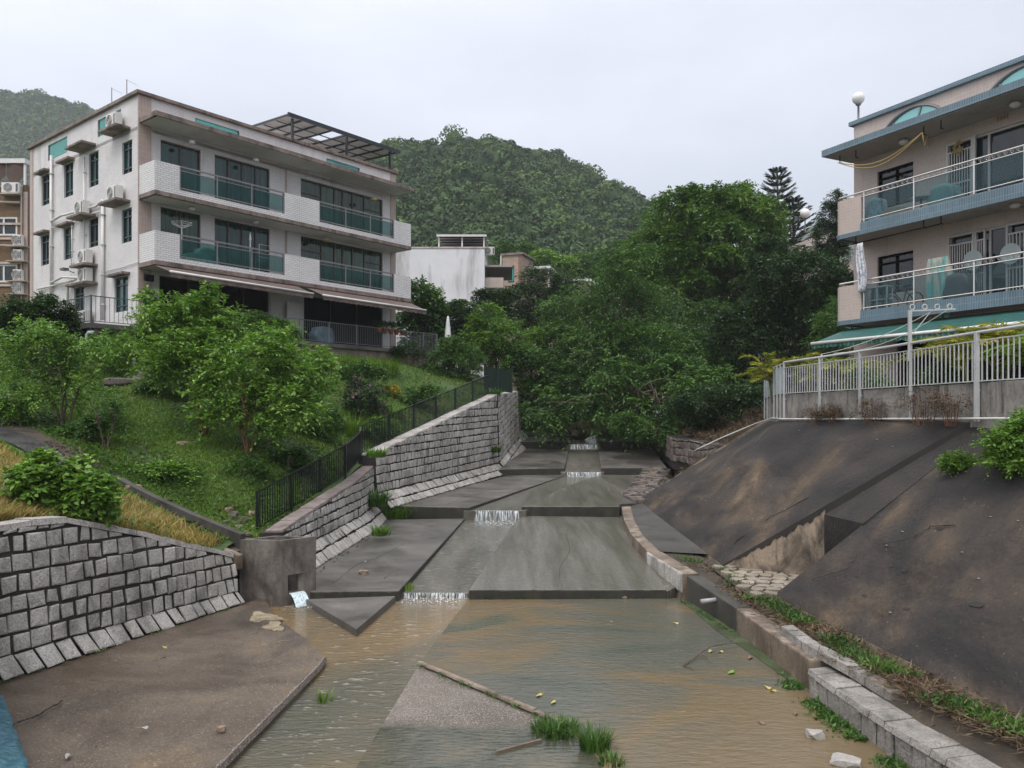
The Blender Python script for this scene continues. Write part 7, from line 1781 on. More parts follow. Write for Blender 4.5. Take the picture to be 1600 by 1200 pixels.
sagbag('draped_furniture', rbw(FR(1476, 300, .8)[0], .75, zb_), RANG, (.8, .5, .75), 'large pale teal sheet draped over furniture on the upper balcony of the pink house', plain('pale_teal_sheet', (.2, .33, .32), .7), 'draped furniture', 6)
t = empty('fan_table', rbw(FR(1441, 310, .8)[0], .85, zb_), RANG, 'round pale table beside the draped furniture on the upper balcony of the pink house', 'table'); MB().lathe([(.3, .5), (.32, .52), (.3, .55), (.01, .56)], (0, 0, 0), 20).build('tabletop', plain('pale_teal', (.3, .46, .45), .4), t); MB().lathe([(.16, 0), (.03, .05), (.03, .5)], (0, 0, 0), 12).build('leg', M['greyrail'], t)
t = empty('display_shelf', rbw(FR(1375, 470, .9)[0], .9, za), RANG, 'small white-framed glass shelf at the corner of the lower balcony of the pink house', 'shelf'); m_ = MB()
for x in (-.35, 0, .35): m_.box(x - .02, x + .02, -.15, -.11, 0, .85).box(x - .02, x + .02, .11, .15, 0, .85)
for z in (0.02, .42, .82): m_.box(-.37, .37, -.16, .16, z, z + .03)
m_.build('frame', M['gate_white'], t); MB().box(-.34, .34, -.005, .005, .05, .82).build('pane', M['rail_glass'], t)
# bicycle behind the lower balcony glass
t = empty('bicycle', rbw(FR(1412, 480, .7)[0], .75, za), RANG, 'small dark bicycle parked behind the glass of the lower balcony of the pink house', 'bicycle')
def wheel(x):
    w_ = MB(); w_.tube([(x + .27 * math.cos(q_), 0, .28 + .27 * math.sin(q_)) for q_ in np.linspace(0, 2 * PI, 25)], .018, 6)
    for k_ in range(10): q_ = PI * k_ / 10; w_.tube([(x - .26 * math.cos(q_), 0, .28 - .26 * math.sin(q_)), (x + .26 * math.cos(q_), 0, .28 + .26 * math.sin(q_))], .003, 3)
    w_.build('wheel', M['black'], t)
wheel(-.42); wheel(.42)
b_ = MB(); b_.tube([(-.42, 0, .28), (-.12, 0, .62), (.3, 0, .66), (.42, 0, .28)], .016, 6); b_.tube([(-.42, 0, .28), (-.02, 0, .26), (.3, 0, .64)], .014, 6); b_.tube([(-.15, 0, .75), (-.02, 0, .26)], .014, 6); b_.build('frame', M['black'], t)
b_ = MB(); b_.tube([(.3, 0, .64), (.27, 0, .84)], .014, 6); b_.tube([(.2, -.25, .86), (.27, 0, .84), (.2, .25, .86)], .014, 6); b_.build('handlebar', M['greyrail'], t); MB().box(-.26, -.04, -.06, .06, .75, .8).build('saddle', M['black'], t, bevel=.02)
for i, (u, h, lab) in enumerate(((1518, .55, 'left half of the pale round paper panel behind the lower balcony rail'), (1577, .5, 'right pale round panel behind the lower balcony rail'))):
    x, z = FR(u, 420, .3); m_ = MB(); m_.poly([(.29 * math.cos(q_), .2, .29 * math.sin(q_)) for q_ in np.linspace(0, 2 * PI, 25)[:-1]][::-1]); o_ = m_.build('round_panel', plain('pale_disc_%d' % i, (.32, .38, .37), .5)); md = o_.modifiers.new('t', 'SOLIDIFY'); md.thickness = .02; o_.location = rbw(x, .05, za + 1.3); o_.rotation_euler = (0, 0, RANG); tag(o_, lab, 'round panel')
sagbag('dark_bag', rbw(FR(1500, 460, .7)[0], .7, za), RANG, (.75, .4, .9), 'black bundle heaped beside the striped sheet on the lower balcony of the pink house', M['ac_dark'], 'bundle', 9)
ho = MB(); h0, h1 = rbw(FR(1311, 262, 1.2)[0], 1.25, zr - .5), rbw(FR(1443, 212, 1.2)[0], 1.25, zr - .45)
for s_ in (0, .12): ho.tube([h0.lerp(h1, f) - Vector((0, 0, (.42 + s_) * math.sin(f * PI))) for f in np.linspace(0, 1, 14)], .016, 6)
ho.tube([h1 + Vector((0, 0, 0)), h1 + Vector((.05, .0, -.4)), h1 + Vector((.2, .1, -.1)), h1 + Vector((.3, .2, -.35))], .016, 6)
tag(ho.build('rope', plain('yellow_rope', (.4, .29, .1), .6), smooth=True), 'slack yellow rope strung under the roof canopy of the pink house', 'rope')

# ================================================================ trees behind
def btree(u, v, D, lst, label, **k):
    b = W(u, v, D)
    return tree(k.pop('name', 'tree'), b, k.pop('trunk_h', 3.), blobs_px(lst, D, k.pop('jit', 1.5), k.get('seed', 1)), label, **k)
btree(1130, 640, 56, [(1120, 340, 62), (1060, 330, 42), (1040, 370, 50), (1165, 345, 50), (1190, 380, 35), (1010, 400, 42), (1110, 400, 75), (1180, 430, 55), (1060, 440, 65), (1140, 470, 70), (1085, 318, 30), (1150, 312, 30), (985, 430, 30), (1195, 330, 22)],
      'broad spreading tree with bright feathery top, the tallest at centre right', name='broad_tree', leafm='leaf_broad', clumps=620, sprays=17, k=8, slen=.7, leaf=.28, lw=.4, r0=.4, limbs=30, trunk_h=5, seed=101, droop=.45, clump_r=.3, jit=2.5, flat=.75, cflat=.32, shell=(.5, 1.05))
btree(1255, 640, 44, [(1250, 440, 60), (1210, 480, 55), (1290, 480, 55), (1240, 520, 70), (1300, 540, 50), (1190, 560, 55), (1270, 590, 55), (1180, 430, 30), (1310, 450, 28), (1190, 610, 35), (1150, 520, 45), (1225, 415, 25), (1200, 395, 26)],
      'large dark glossy evergreen tree between the broad tree and the pink house', name='evergreen_tree', leafm='leaf_dark', clumps=620, sprays=16, k=8, slen=.5, leaf=.17, lw=.5, r0=.3, limbs=26, trunk_h=3.5, seed=102, jit=2, clump_r=.26)
btree(960, 640, 47, [(900, 500, 50), (960, 470, 50), (1010, 480, 45), (870, 540, 45), (940, 550, 60), (1020, 550, 60), (1080, 560, 50), (900, 610, 45), (970, 620, 45), (1050, 610, 50), (1110, 500, 35), (1110, 580, 35), (960, 425, 30), (1000, 400, 24), (850, 600, 30)],
      'wide fine-leaved tree overhanging the far channel steps', name='fine_leaved_tree', leafm='leaf_mid', clumps=520, sprays=12, k=11, slen=.9, leaf=.2, lw=.36, r0=.16, stems=3, limbs=30, trunk_h=2.5, seed=103, jit=2.5, droop=.6)
btree(1010, 660, 41.5, [(1000, 600, 38), (1050, 590, 40), (940, 640, 26), (1080, 620, 32), (1000, 645, 26), (890, 640, 26), (850, 625, 22), (1100, 600, 36), (1120, 640, 26), (1075, 660, 26), (1040, 670, 22), (960, 590, 34), (1040, 640, 24), (860, 660, 18), (985, 676, 14, 0), (880, 668, 14), (950, 660, 18), (1030, 675, 16), (830, 650, 18)],
      'nearest branch mass with large compound leaves drooping over the channel', name='drooping_tree', leafm='leaf_mid', clumps=200, sprays=8, k=11, slen=.95, leaf=.27, lw=.36, r0=.1, stems=3, limbs=22, trunk_h=1.6, seed=104, jit=1.5, droop=.7)
btree(850, 560, 62, [(850, 450, 42), (820, 475, 40), (885, 470, 40), (850, 500, 45), (810, 510, 36), (880, 520, 42)], 'dense dark round-topped tree right of the banana plant', name='dense_tree', leafm='leaf_dark', clumps=330, sprays=15, k=7, slen=.5, leaf=.2, r0=.25, limbs=12, seed=105, jit=1.5)
btree(775, 600, 47, [(765, 500, 26), (750, 530, 32), (790, 530, 34), (770, 560, 36), (810, 560, 26), (735, 560, 22), (835, 530, 18)], 'fresh yellow-green tree just behind the sheet hoarding', name='bright_tree', leafm='leaf_lime', clumps=240, sprays=13, k=7, slen=.45, leaf=.17, r0=.12, limbs=12, trunk_h=2, seed=106, jit=1)
btree(660, 570, 49, [(655, 465, 28), (672, 490, 26), (650, 505, 30), (680, 525, 24), (655, 545, 26)], 'large-leaved green tree standing between the awning end and the plain white house', name='large_leaved_tree', leafm='leaf_mid', clumps=170, sprays=12, k=6, slen=.5, leaf=.25, lw=.55, r0=.1, limbs=10, seed=107, jit=.8)
btree(720, 570, 51, [(715, 500, 30), (735, 515, 32), (700, 525, 26), (760, 470, 20), (780, 500, 28), (730, 545, 34), (795, 470, 22)], 'dark green tree around the foot of the banana plant', name='dense_tree', leafm='leaf_dark', clumps=240, sprays=14, k=7, slen=.45, leaf=.19, r0=.14, limbs=10, seed=108, jit=1)
btree(830, 590, 45.5, [(820, 560, 28), (850, 575, 28), (800, 590, 24), (880, 590, 26), (840, 610, 24)], 'low leafy tree leaning over the wall beside the hoarding', name='low_tree', leafm='leaf_mid', clumps=150, sprays=12, k=8, slen=.5, leaf=.18, r0=.08, limbs=8, trunk_h=1.2, seed=109, jit=1)
for i, (u, v, D, lst, lab, lm) in enumerate(((870, 470, 98, [(850, 412, 22), (880, 420, 22), (830, 425, 18)], 'light green tree under the hill above the dark round-topped tree', 'leaf_bright'), (930, 470, 100, [(910, 420, 24), (945, 415, 26), (970, 400, 24)], 'mid-green tree under the hill behind the fine-leaved tree', 'leaf_mid'), (800, 470, 104, [(790, 395, 16), (820, 398, 18), (805, 410, 20)], 'small tree rising behind the beige tower', 'leaf_mid'))):
    btree(u, v, D, lst, lab, leafm=lm, clumps=160, sprays=10, k=6, slen=.8, leaf=.4, r0=.2, limbs=6, seed=120 + i, jit=1, group='trees at the foot of the hill')
btree(1308, 560, 48, [(1300, 335, 16), (1290, 370, 18), (1305, 400, 22), (1312, 320, 12), (1285, 405, 16), (1300, 440, 24), (1318, 365, 16), (1305, 307, 8)], 'narrow dark cypress-like tree against the pink house corner', name='cypress_tree', leafm='leaf_dark', clumps=260, sprays=12, k=7, slen=.35, leaf=.14, lw=.35, r0=.12, limbs=14, trunk_h=6, seed=112, jit=.5, flat=1.3)
btree(1310, 600, 36, [(1300, 510, 24), (1290, 540, 26), (1312, 480, 14), (1280, 575, 24)], 'feathery green foliage just above the far end of the striped awning', name='fine_leaved_tree', leafm='leaf_mid', clumps=90, sprays=10, k=10, slen=.5, leaf=.14, lw=.3, r0=.06, limbs=6, trunk_h=1.5, seed=113, jit=.6)
# extra woodland filling behind: countable trees that close the gap between the channel and the village
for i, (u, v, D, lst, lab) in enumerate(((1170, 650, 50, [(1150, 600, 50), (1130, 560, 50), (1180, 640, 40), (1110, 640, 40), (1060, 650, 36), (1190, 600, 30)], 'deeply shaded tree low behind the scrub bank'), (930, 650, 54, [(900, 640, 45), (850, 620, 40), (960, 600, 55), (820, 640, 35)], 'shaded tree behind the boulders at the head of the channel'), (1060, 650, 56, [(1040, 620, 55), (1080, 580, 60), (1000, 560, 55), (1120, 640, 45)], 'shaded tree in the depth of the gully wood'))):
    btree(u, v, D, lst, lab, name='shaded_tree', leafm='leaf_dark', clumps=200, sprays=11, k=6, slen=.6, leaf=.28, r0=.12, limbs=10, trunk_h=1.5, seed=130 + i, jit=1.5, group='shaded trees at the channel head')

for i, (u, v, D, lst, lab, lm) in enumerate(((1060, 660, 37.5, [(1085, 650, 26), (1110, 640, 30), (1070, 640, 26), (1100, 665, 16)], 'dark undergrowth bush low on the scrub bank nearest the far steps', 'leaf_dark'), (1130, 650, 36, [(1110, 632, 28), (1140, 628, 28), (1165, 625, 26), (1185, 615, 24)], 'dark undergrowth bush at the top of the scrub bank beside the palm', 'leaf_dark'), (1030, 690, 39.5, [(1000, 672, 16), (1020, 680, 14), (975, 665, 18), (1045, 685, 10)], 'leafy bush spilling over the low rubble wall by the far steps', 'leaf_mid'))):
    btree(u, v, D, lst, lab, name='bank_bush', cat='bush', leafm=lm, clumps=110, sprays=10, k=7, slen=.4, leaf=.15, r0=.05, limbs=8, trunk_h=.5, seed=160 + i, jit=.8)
more = [(170, 585, 29.5, [(160, 545, 24), (190, 540, 24), (215, 555, 24), (140, 560, 20), (180, 570, 24)], 'leafy green shrub hiding the foot of the patio corner', 'leaf_bright'), (455, 590, 31.8, [(445, 560, 22), (475, 555, 20), (430, 575, 22), (490, 570, 18)], 'pale green shrub in front of the orange-flowered one below the patio', 'leaf_bright'), (470, 640, 29, [(455, 600, 24), (480, 590, 20), (500, 610, 24), (470, 625, 22), (520, 600, 16)], 'light green loose shrub right of the spreading tree', 'leaf_bright'), (250, 620, 27.5, [(240, 600, 22), (265, 590, 24), (285, 605, 20), (225, 610, 16)], 'low bright shrub under the taller reddish-stemmed tree', 'leaf_mid'), (10, 665, 23, [(5, 640, 22), (30, 650, 16), (-20, 640, 24)], 'small bright shrub at the left edge beside the path', 'leaf_bright'),
        (560, 600, 34, [(540, 585, 16), (565, 580, 18), (590, 588, 16)], 'leafy shrub between the ornamental grasses and the purple-flowered shrub', 'leaf_mid'), (600, 690, 27.6, [(585, 672, 16), (605, 668, 14), (570, 690, 14)], 'weedy shrub pressed against the garden fence halfway up', 'leaf_bright'), (660, 640, 32.5, [(650, 622, 16), (670, 618, 16), (640, 630, 12)], 'green shrub behind the upper part of the garden fence', 'leaf_mid'),
        (450, 735, 23.4, [(440, 722, 16), (462, 718, 16), (475, 728, 12)], 'low green shrub by the fence below the light green loose shrub', 'leaf_mid'), (135, 690, 21.4, [(125, 672, 14), (145, 668, 14), (110, 680, 12)], 'weedy low shrub in the leaf litter above the path', 'leaf_mid'), (255, 745, 19.6, [(245, 738, 14), (268, 735, 14), (285, 742, 12), (225, 742, 12)], 'clump of broad weeds on the lawn just above the drain kerb', 'leaf_bright')]
for i, (u, v, D, lst, lab, lm) in enumerate(more):
    gtree(u, v, lst, lab, name='shrub', cat='shrub', leafm=lm, clumps=80, sprays=8, k=8, slen=.28, leaf=.1, r0=.02, stems=2, limbs=6, trunk_h=.4, seed=170 + i, jit=.4, shell=(.3, 1.1))
# Norfolk pines: whorled tiers of branches
def norfolk(u, vtop, vbase, D, label, seed, wid):
    rng = np.random.RandomState(seed); top = W(u, vtop, D); b = Vector((top.x, top.y, (CV - vbase) / F * D)); H = top.z - b.z
    t = empty('norfolk_pine', b, 0, label, 'tree'); mb = MB(); mb.tube([(0, 0, 0), (0, 0, H * .6), (0, 0, H)], [.22, .12, .015], 8); outc = []
    tiers = int(H / .55); R_ = wid / F * D
    for i in range(tiers):
        z = H * .97 - i * .55; f = (H - z) / H
        if z < .5: break
        L = R_ * min(1.25, .15 + 2.6 * f ** .75) * rng.uniform(.85, 1.1); nb = 7
        for k_ in range(nb):
            a = 2 * PI * k_ / nb + i * .5; pts = [Vector((0, 0, z))]
            for j in range(1, 6): g = j / 5; pts.append(Vector((math.cos(a) * L * g, math.sin(a) * L * g, z + L * (.5 * g ** 1.4 - .02))))
            mb.tube(pts, [.03 * (1 - .8 * j / 5) for j in range(6)], 4, cap=False)
            for s in range(30):
                g = .15 + .85 * s / 30; x = g * 5; i0 = min(4, int(x)); p = pts[i0].lerp(pts[i0 + 1], x - i0); sd2 = Vector((-math.sin(a), math.cos(a), 0)) * (1 if s % 2 else -1)
                outc.append((tuple(p), tuple((Vector((math.cos(a), math.sin(a), .25)) * .7 + sd2 * .7).normalized())))
    P = np.array([x[0] for x in outc]); d = np.array([x[1] for x in outc]); co, q = leaf_quads(P, d, .42, .1, 1., rng)
    npmesh('needles', co, q, M['pine_leaf'], t, np.repeat(rng.uniform(0, 1, len(P)), 4)); mb.build('trunk', M['bark'], t)
norfolk(1215, 263, 470, 66, 'taller conifer with open tiers of branches against the sky', 1, 30)
norfolk(1240, 311, 470, 62, 'shorter darker tiered conifer right of the taller one', 2, 30)

# banana plant
p = W(745, 540, 52); t = empty('banana_plant', p, 0, 'banana plant with torn arching leaves before the plain white wall', 'banana plant'); rng = np.random.RandomState(5)
mb = MB()
for (x, y, h) in ((0, 0, 2.3), (.9, .4, 1.9), (-.8, .3, 1.6)): mb.tube([(x, y, -.3), (x * 1.05, y, h * .6), (x * 1.1, y, h)], [.16, .13, .08], 8)
mb.build('stem', plain('banana_stem', (.13, .14, .06), .6), t, smooth=True)
lf = MB(); st_ = MB()
for (x, y, h) in ((0, 0, 2.3), (.95, .4, 1.9), (-.85, .3, 1.6)):
    for k_ in range(9):
        a = 2 * PI * k_ / 9 + rng.uniform(-.3, .3); el = rng.uniform(.35, 1.35); L = rng.uniform(1.7, 2.5); pts = []
        for j in range(15):
            g = j / 14; pts.append(Vector((x, y, h)) + Vector((math.cos(a) * L * g * math.cos(el), math.sin(a) * L * g * math.cos(el), L * (g * math.sin(el) - .55 * g ** 2.4))))
        st_.tube(pts, [.03 * (1 - .8 * j / 14) for j in range(15)], 5)
        for j in range(2, 14):
            q0, q1 = pts[j], pts[j + 1]; ax = (q1 - q0).normalized(); sd2 = ax.cross(Vector((0, 0, 1)))
            sd2 = sd2.normalized() if sd2.length > .05 else Vector((1, 0, 0)); w_ = .3 * math.sin(min(1, (j - 1) / 13.5) * PI) ** .6
            for s in (-1, 1):
                dr_ = Vector((0, 0, -.1 - rng.uniform(0, .12))); gap = .12 if rng.uniform() < .6 else 0
                e0 = q0 + sd2 * s * w_ + dr_ * w_ * 3 + ax * .02; e1 = q1.lerp(q0, gap) + sd2 * s * w_ * rng.uniform(.88, 1.05) + dr_ * w_ * 3
                lf.poly([q0, q1, e1, e0])
o_ = lf.build('leaf', M['leaf_mid'], t); st_.build('midrib', plain('banana_rib', (.2, .26, .09), .5), t)

# golden palms on the terrace
def palm(loc, label, seed, nst, L, hs, spread, mat='leaf_gold', kl=26):
    t = empty('areca_palm', loc, 0, label, 'palm', 'areca palms behind the terrace railing'); rng = np.random.RandomState(seed); st_ = MB(); allc = []; stm = MB()
    for i in range(nst):
        a = rng.uniform(0, 2 * PI); r_2 = spread * rng.uniform(0, 1); b = Vector((math.cos(a) * r_2, math.sin(a) * r_2, 0)); h = hs * rng.uniform(.6, 1.15); tp_ = b * 1.25 + Vector((0, 0, h)); st_.tube([b, tp_], [.035, .025], 6)
        co, _ = palm_fronds(None, stm, tp_, 7, L, rng, leafl=.34, lw=.11, kl=kl); allc.append(co)
    co = np.concatenate(allc); m = len(co) // 4; npmesh('frond', co, np.arange(len(co)).reshape(-1, 4), M[mat], t, np.repeat(np.clip(np.repeat(rng.uniform(.2, 1, m // 52 + 1), 52)[:m] + rng.normal(0, .1, m), 0, 1), 4))
    stm.build('midrib', plain('palm_rib', (.28, .3, .07), .5), t); st_.build('stem', plain('palm_stem', (.2, .2, .07), .6), t, smooth=True)
palm(Vector((8.75, 25.2, .35)), 'golden areca palm at the far corner of the terrace', 1, 10, 1.35, .95, .6)
palm(Vector((9.15, 22.6, .35)), 'smaller golden-green palm next to the far corner palm', 2, 6, 1.1, .7, .4)
palm(Vector((9.75, 16.6, .35)), 'large yellow-green areca palm under the front bar of the awning', 3, 9, 1.35, .95, .6)
palm(Vector((10.35, 14.9, .35)), 'green palm behind the nearest white railing panel at the right edge', 4, 6, 1.3, .8, .5, 'leaf_lime')
for i, (x, y, lab) in enumerate(((9.0, 20.6, 'bushy green pot plant low behind the railing, beyond the open gap'), (9.35, 17.6, 'leafy green shrub at the foot of the large areca palm'))):
    t = tree('pot_plant', (x, y, .4), .35, [(x, y, .75, .38), (x + .2, y - .3, .65, .3)], lab, leafm='leaf_mid', clumps=60, sprays=9, k=6, slen=.2, leaf=.09, r0=.02, limbs=4, seed=140 + i, cat='plant')

# dry scrub on the bank and wall
def scrub(u, v, D, n, h, w, label, seed, mat='leaf_dry'):
    tuft('dry_scrub', W(u, v, D), n, h, w, mat, label, 'dry scrub', seed, .008, lean=.9)
scr = [(1100, 672, 33.5, 1.4, 'left'), (1140, 660, 34, 1.5, ''), (1175, 650, 33, 1.3, ''), (1130, 685, 31, 1.1, ''), (1160, 672, 31.5, 1.2, ''), (1085, 690, 32, .9, ''), (1110, 650, 37, 1.6, ''), (1150, 640, 38, 1.6, '')]
y = rg.uniform(28.6, 50, 26000); x = bx0(y) + .15 + rg.uniform(0, 1, 26000) ** 1.3 * 5; z = bankz(x, y); P = np.stack([x, y, z + rg.uniform(0, .3, len(x))], 1); keep = np.sin(x * 1.9) * np.sin(y * 1.1) > -.45; P = P[keep]
d = _norm(rg.normal(size=P.shape) * np.array([1, 1, .8]) + np.array([0, 0, .2])); co, q = leaf_quads(P, d, rg.uniform(.12, .42, len(P)), rg.uniform(.01, .028, len(P)), .4, rg)
tag(npmesh('dead_scrub', co, q, M['leaf_dry'], None, np.repeat(rg.uniform(0, 1, len(P)), 4)), 'brown dead twigs and litter covering the bank beside the far steps', 'dead scrub', kind='stuff')
for i, (u, w_, h, lab) in enumerate(((1284, .7, .38, 'small brown dead weed at the wall foot by the second railing post'), (1310, .6, .4, 'brown dead weed between the second and third railing posts'), (1372, .9, .5, 'brown dead weed right of the third railing post'), (1455, 1.2, .75, 'largest brown dead weed against the terrace wall'), (1500, .8, .62, 'thin brown dead weed just left of the thick railing post'))):
    p = onrow(u); rng = np.random.RandomState(200 + i); b_ = [(0, 0, h * .45, h * .6)]; co, q, tt, _ = crown_arrays([(0, .0, h * .5, h * .62), (.0, w_ * .5, h * .35, h * .45), (0, -w_ * .5, h * .35, h * .45)], 50, 5, 6, .16, .05, .3, rng)
    t = empty('dead_weed', Vector((p.x - .16, p.y, -.14)), 0, lab, 'dead weed', 'dead weeds along the terrace wall'); npmesh('twigs', co, q, M['leaf_dry'], t, tt); mm = MB()
    for k_ in range(12): a = rng.uniform(-.6, .6); mm.tube([(0, a * w_ * .5, -.08), (rng.uniform(-.05, .02), a * w_, h * rng.uniform(.6, 1.1))], [.008, .003], 4)
    mm.build('stalk', M['bark_red'], t)
# green bushes on the near slope
tree('slope_shrub', (7.95, 12.9, -.85), .3, [(7.95, 12.8, -.62, .38), (8.15, 12.6, -.45, .4), (8.3, 12.9, -.3, .36), (7.8, 12.9, -.45, .26), (7.75, 12.6, -.8, .25), (8.2, 12.4, -.7, .3)], 'leafy green bush rooted on the near concrete slope at the right edge', leafm='leaf_bright', clumps=170, sprays=9, k=7, slen=.22, leaf=.07, lw=.5, r0=.02, stems=3, limbs=8, seed=150, cat='shrub')
tree('slope_shrub', (7.6, 13.9, -.92), .15, [(7.6, 13.85, -.8, .2), (7.75, 13.85, -.83, .16), (7.5, 13.8, -.88, .14)], 'small yellow-green shrub on the slope left of the larger bush', leafm='leaf_lime', clumps=55, sprays=8, k=6, slen=.14, leaf=.05, r0=.01, limbs=4, seed=151, cat='shrub')

# boulders at the head of the channel
bl_ = ['large tan boulder at the left of the heap under the branches', 'tan boulder in the middle of the heap', 'pale flat boulder leaning right of the middle', 'brown boulder at the right of the heap', 'small tan boulder in front of the heap', 'dark boulder behind the heap', 'small round boulder at the far right of the heap', 'broken slab-like boulder lying low in the heap']
for i, (u, v, D, s) in enumerate(((885, 668, 50.5, .75), (915, 665, 51, .8), (940, 668, 50.6, .85), (965, 672, 50.3, .65), (925, 675, 49.9, .4), (950, 655, 53, .9), (985, 672, 51, .5), (900, 677, 49.8, .4))):
    rock('boulder', W(u, v, D), s, s * .75, s * .6, bl_[i], M['rock_tan' if i != 5 else 'rock'], 20 + i, 'boulders at the head of the channel', 'boulder')
# rubble wall at the right of the far steps
t = empty('rubble_wall', Vector((6.4, 37, -3)), 0, 'low dark rubble wall right of the far channel steps', 'wall'); o = Vector((6.4, 37, -3)); mb = MB(); body = MB()
PW = [W(1150, 708, 30.5), W(1095, 718, 33), W(1052, 712, 36), W(1036, 700, 41), W(1018, 690, 45), W(1014, 684, 50)]; PWt = [W(1150, 695, 30.6), W(1095, 690, 33.1), W(1052, 685, 36.1), W(1036, 676, 41.1), W(1018, 660, 45), W(1014, 655, 50)]
for i in range(5):
    a, b, c, d_ = PW[i] - o, PW[i + 1] - o, PWt[i] - o, PWt[i + 1] - o; bk = Vector((1.2, 0.5, 0)); dz = Vector((0, 0, .6)); body.hexa([a - dz, b - dz, b - dz + bk, a - dz + bk][::-1], [c, d_, d_ + bk, c + bk][::-1])
    stones(mb, b - Vector((0, 0, .25)), a - Vector((0, 0, .25)), d_, c, .3, .5, 300 + i, proud=.06, gap=.03, jit=.03)
body.build('core', M['mortar'], t); mb.build('facing_stones', M['rock'], t)
rr_ = random.Random(18)
# crazy strip of dark paving stones beside the upper steps
mb = MB()
for i in range(90):
    f = rr_.uniform(0, 1); a = Vector((3.75, 27.4, -2.96)).lerp(Vector((6.2, 37, -2.5)), f); w_ = 1.1 - .3 * f; p = a + Vector((rr_.uniform(0, w_), rr_.uniform(-.2, .2), 0)); k = 6; s = rr_.uniform(.12, .3)
    mb.prism([(p.x + s * math.cos(q_) * rr_.uniform(.7, 1.1), p.y + s * math.sin(q_) * 1.3, p.z + .03 + rr_.uniform(0, .05)) for q_ in [2 * PI * z_ / k for z_ in range(k)]], .12)
struct('stone_strip', mb, M['rock'])
MBs = MB().hexa([(3.6, 27, -3.6), (4.8, 27.3, -3.6), (7.4, 37.5, -3.2), (6.1, 37.5, -3.2)], [(3.6, 27, -3.0), (4.8, 27.3, -2.97), (7.4, 37.5, -2.5), (6.1, 37.5, -2.52)]); struct('stone_strip_bed', MBs, M['dark_conc'])

# ---------------------------------------------------------------- plants and debris in the channel
tl = [(612, 806, 520, .6, 1.4, 'leaf_lime', 'big clump of trailing grass on the channel slab below the wall corner'), (655, 800, 300, .4, 1.2, 'grass', 'trailing grass along the step right of the big clump'), (705, 800, 200, .28, 1.0, 'grass', 'short weeds growing along the step beside the second waterfall'), (595, 835, 140, .35, .5, 'leaf_lime', 'broad bright blades hanging at the foot of the short granite wall')]
for i, (u, v, n, h, w_, m_, lab) in enumerate(tl): tuft('step_grass', G(u, v, -3.38), n, h, w_, m_, lab, 'grass tuft', 300 + i, .018, lean=.95)
o_ = tuft('stream_grass', G(506, 1093, -3.98), 60, .16, .22, 'grass', 'little grass tuft stranded in the muddy stream', seed=310, wd=.008, lean=.9)
tuft('apron_grass', G(930, 1168, -3.95), 320, .3, .36, 'leaf_mid', 'dense upright grass clump growing on the flooded apron', seed=311, wd=.008, lean=.7)
tuft('apron_grass', G(868, 1140, -3.95), 420, .14, .6, 'leaf_mid', 'low creeping weeds left of the dense clump on the apron', seed=312, wd=.012, lean=.95)
tuft('apron_grass', G(955, 1190, -3.95), 80, .12, .3, 'leaf_mid', 'short weeds at the foot of the dense clump on the apron', seed=313, wd=.01, lean=.9)
tuft('step_grass', G(640, 920, -3.80), 50, .16, .25, 'grass', 'small grass tuft on the slab corner left of the lowest waterfall', seed=314, wd=.008)
tuft('step_grass', G(745, 930, -3.95), 26, .13, .12, 'grass', 'tiny tuft at the lower step right of the lowest waterfall', seed=315, wd=.008)
tuft('step_grass', G(783, 930, -3.95), 26, .12, .15, 'leaf_mid', 'second tiny tuft at the foot of the lower step', seed=316, wd=.008)
tuft('step_grass', G(856, 806, -3.42), 60, .4, .35, 'straw', 'dry pale tuft growing from the second step', seed=317, wd=.008)
tuft('wall_plant', W(775, 706, 36.8), 120, .4, .4, 'leaf_mid', 'leafy plant growing out of the tall granite wall near its far end', seed=318, wd=.03, lean=.9)
tuft('wall_plant', W(590, 790, 25.4), 160, .7, .6, 'leaf_mid', 'leafy plant hanging in the corner between the two granite walls', seed=319, wd=.03, lean=.9)
tuft('wall_plant', W(588, 713, 24.6), 150, .35, .6, 'leaf_bright', 'bright leafy plant on the coping where the two granite walls meet', seed=320, wd=.03, lean=.95)
tuft('wall_plant', W(770, 618, 38), 150, .5, .8, 'leaf_mid', 'plant spilling over the top end of the tall granite wall', seed=321, wd=.03, lean=.95)
# verge weeds on the right
vx = [(4.15, 19.6), (4.3, 18.3), (4.75, 17.4), (4.5, 15.6), (4.75, 14.5), (4.8, 13.6), (4.95, 12.6), (4.9, 11.6), (5.1, 10.8), (5.2, 10.0), (5.35, 9.3), (5.6, 8.6), (5.8, 8.0), (6.0, 7.2)]
n = 6000; k_ = rg.randint(0, len(vx) - 1, n); f = rg.uniform(0, 1, n); V = np.array(vx); P = V[k_] * (1 - f[:, None]) + V[k_ + 1] * f[:, None] + rg.normal(size=(n, 2)) * np.array([.13, .1]); cl = (np.sin(P[:, 1] * 2.3) + np.sin(P[:, 1] * 5.1 + P[:, 0] * 3)) > -.3
P = P[cl]; P3 = np.stack([P[:, 0], P[:, 1], np.full(len(P), -3.46) + rg.uniform(0, .05, len(P))], 1); d = _norm(rg.normal(size=P3.shape) * np.array([.8, .8, .5]) + np.array([0, 0, .7])); co, q = leaf_quads(P3, d, rg.uniform(.05, .13, len(P3)), rg.uniform(.012, .035, len(P3)), .8, rg)
tag(npmesh('verge_weeds', co, q, M['leaf_mid'], None, np.repeat(np.clip(.5 + .4 * np.sin(P[:, 1] * 3), 0, 1), 4)), 'green weeds on the earth strip between the kerb and the slope', 'weeds', kind='stuff')
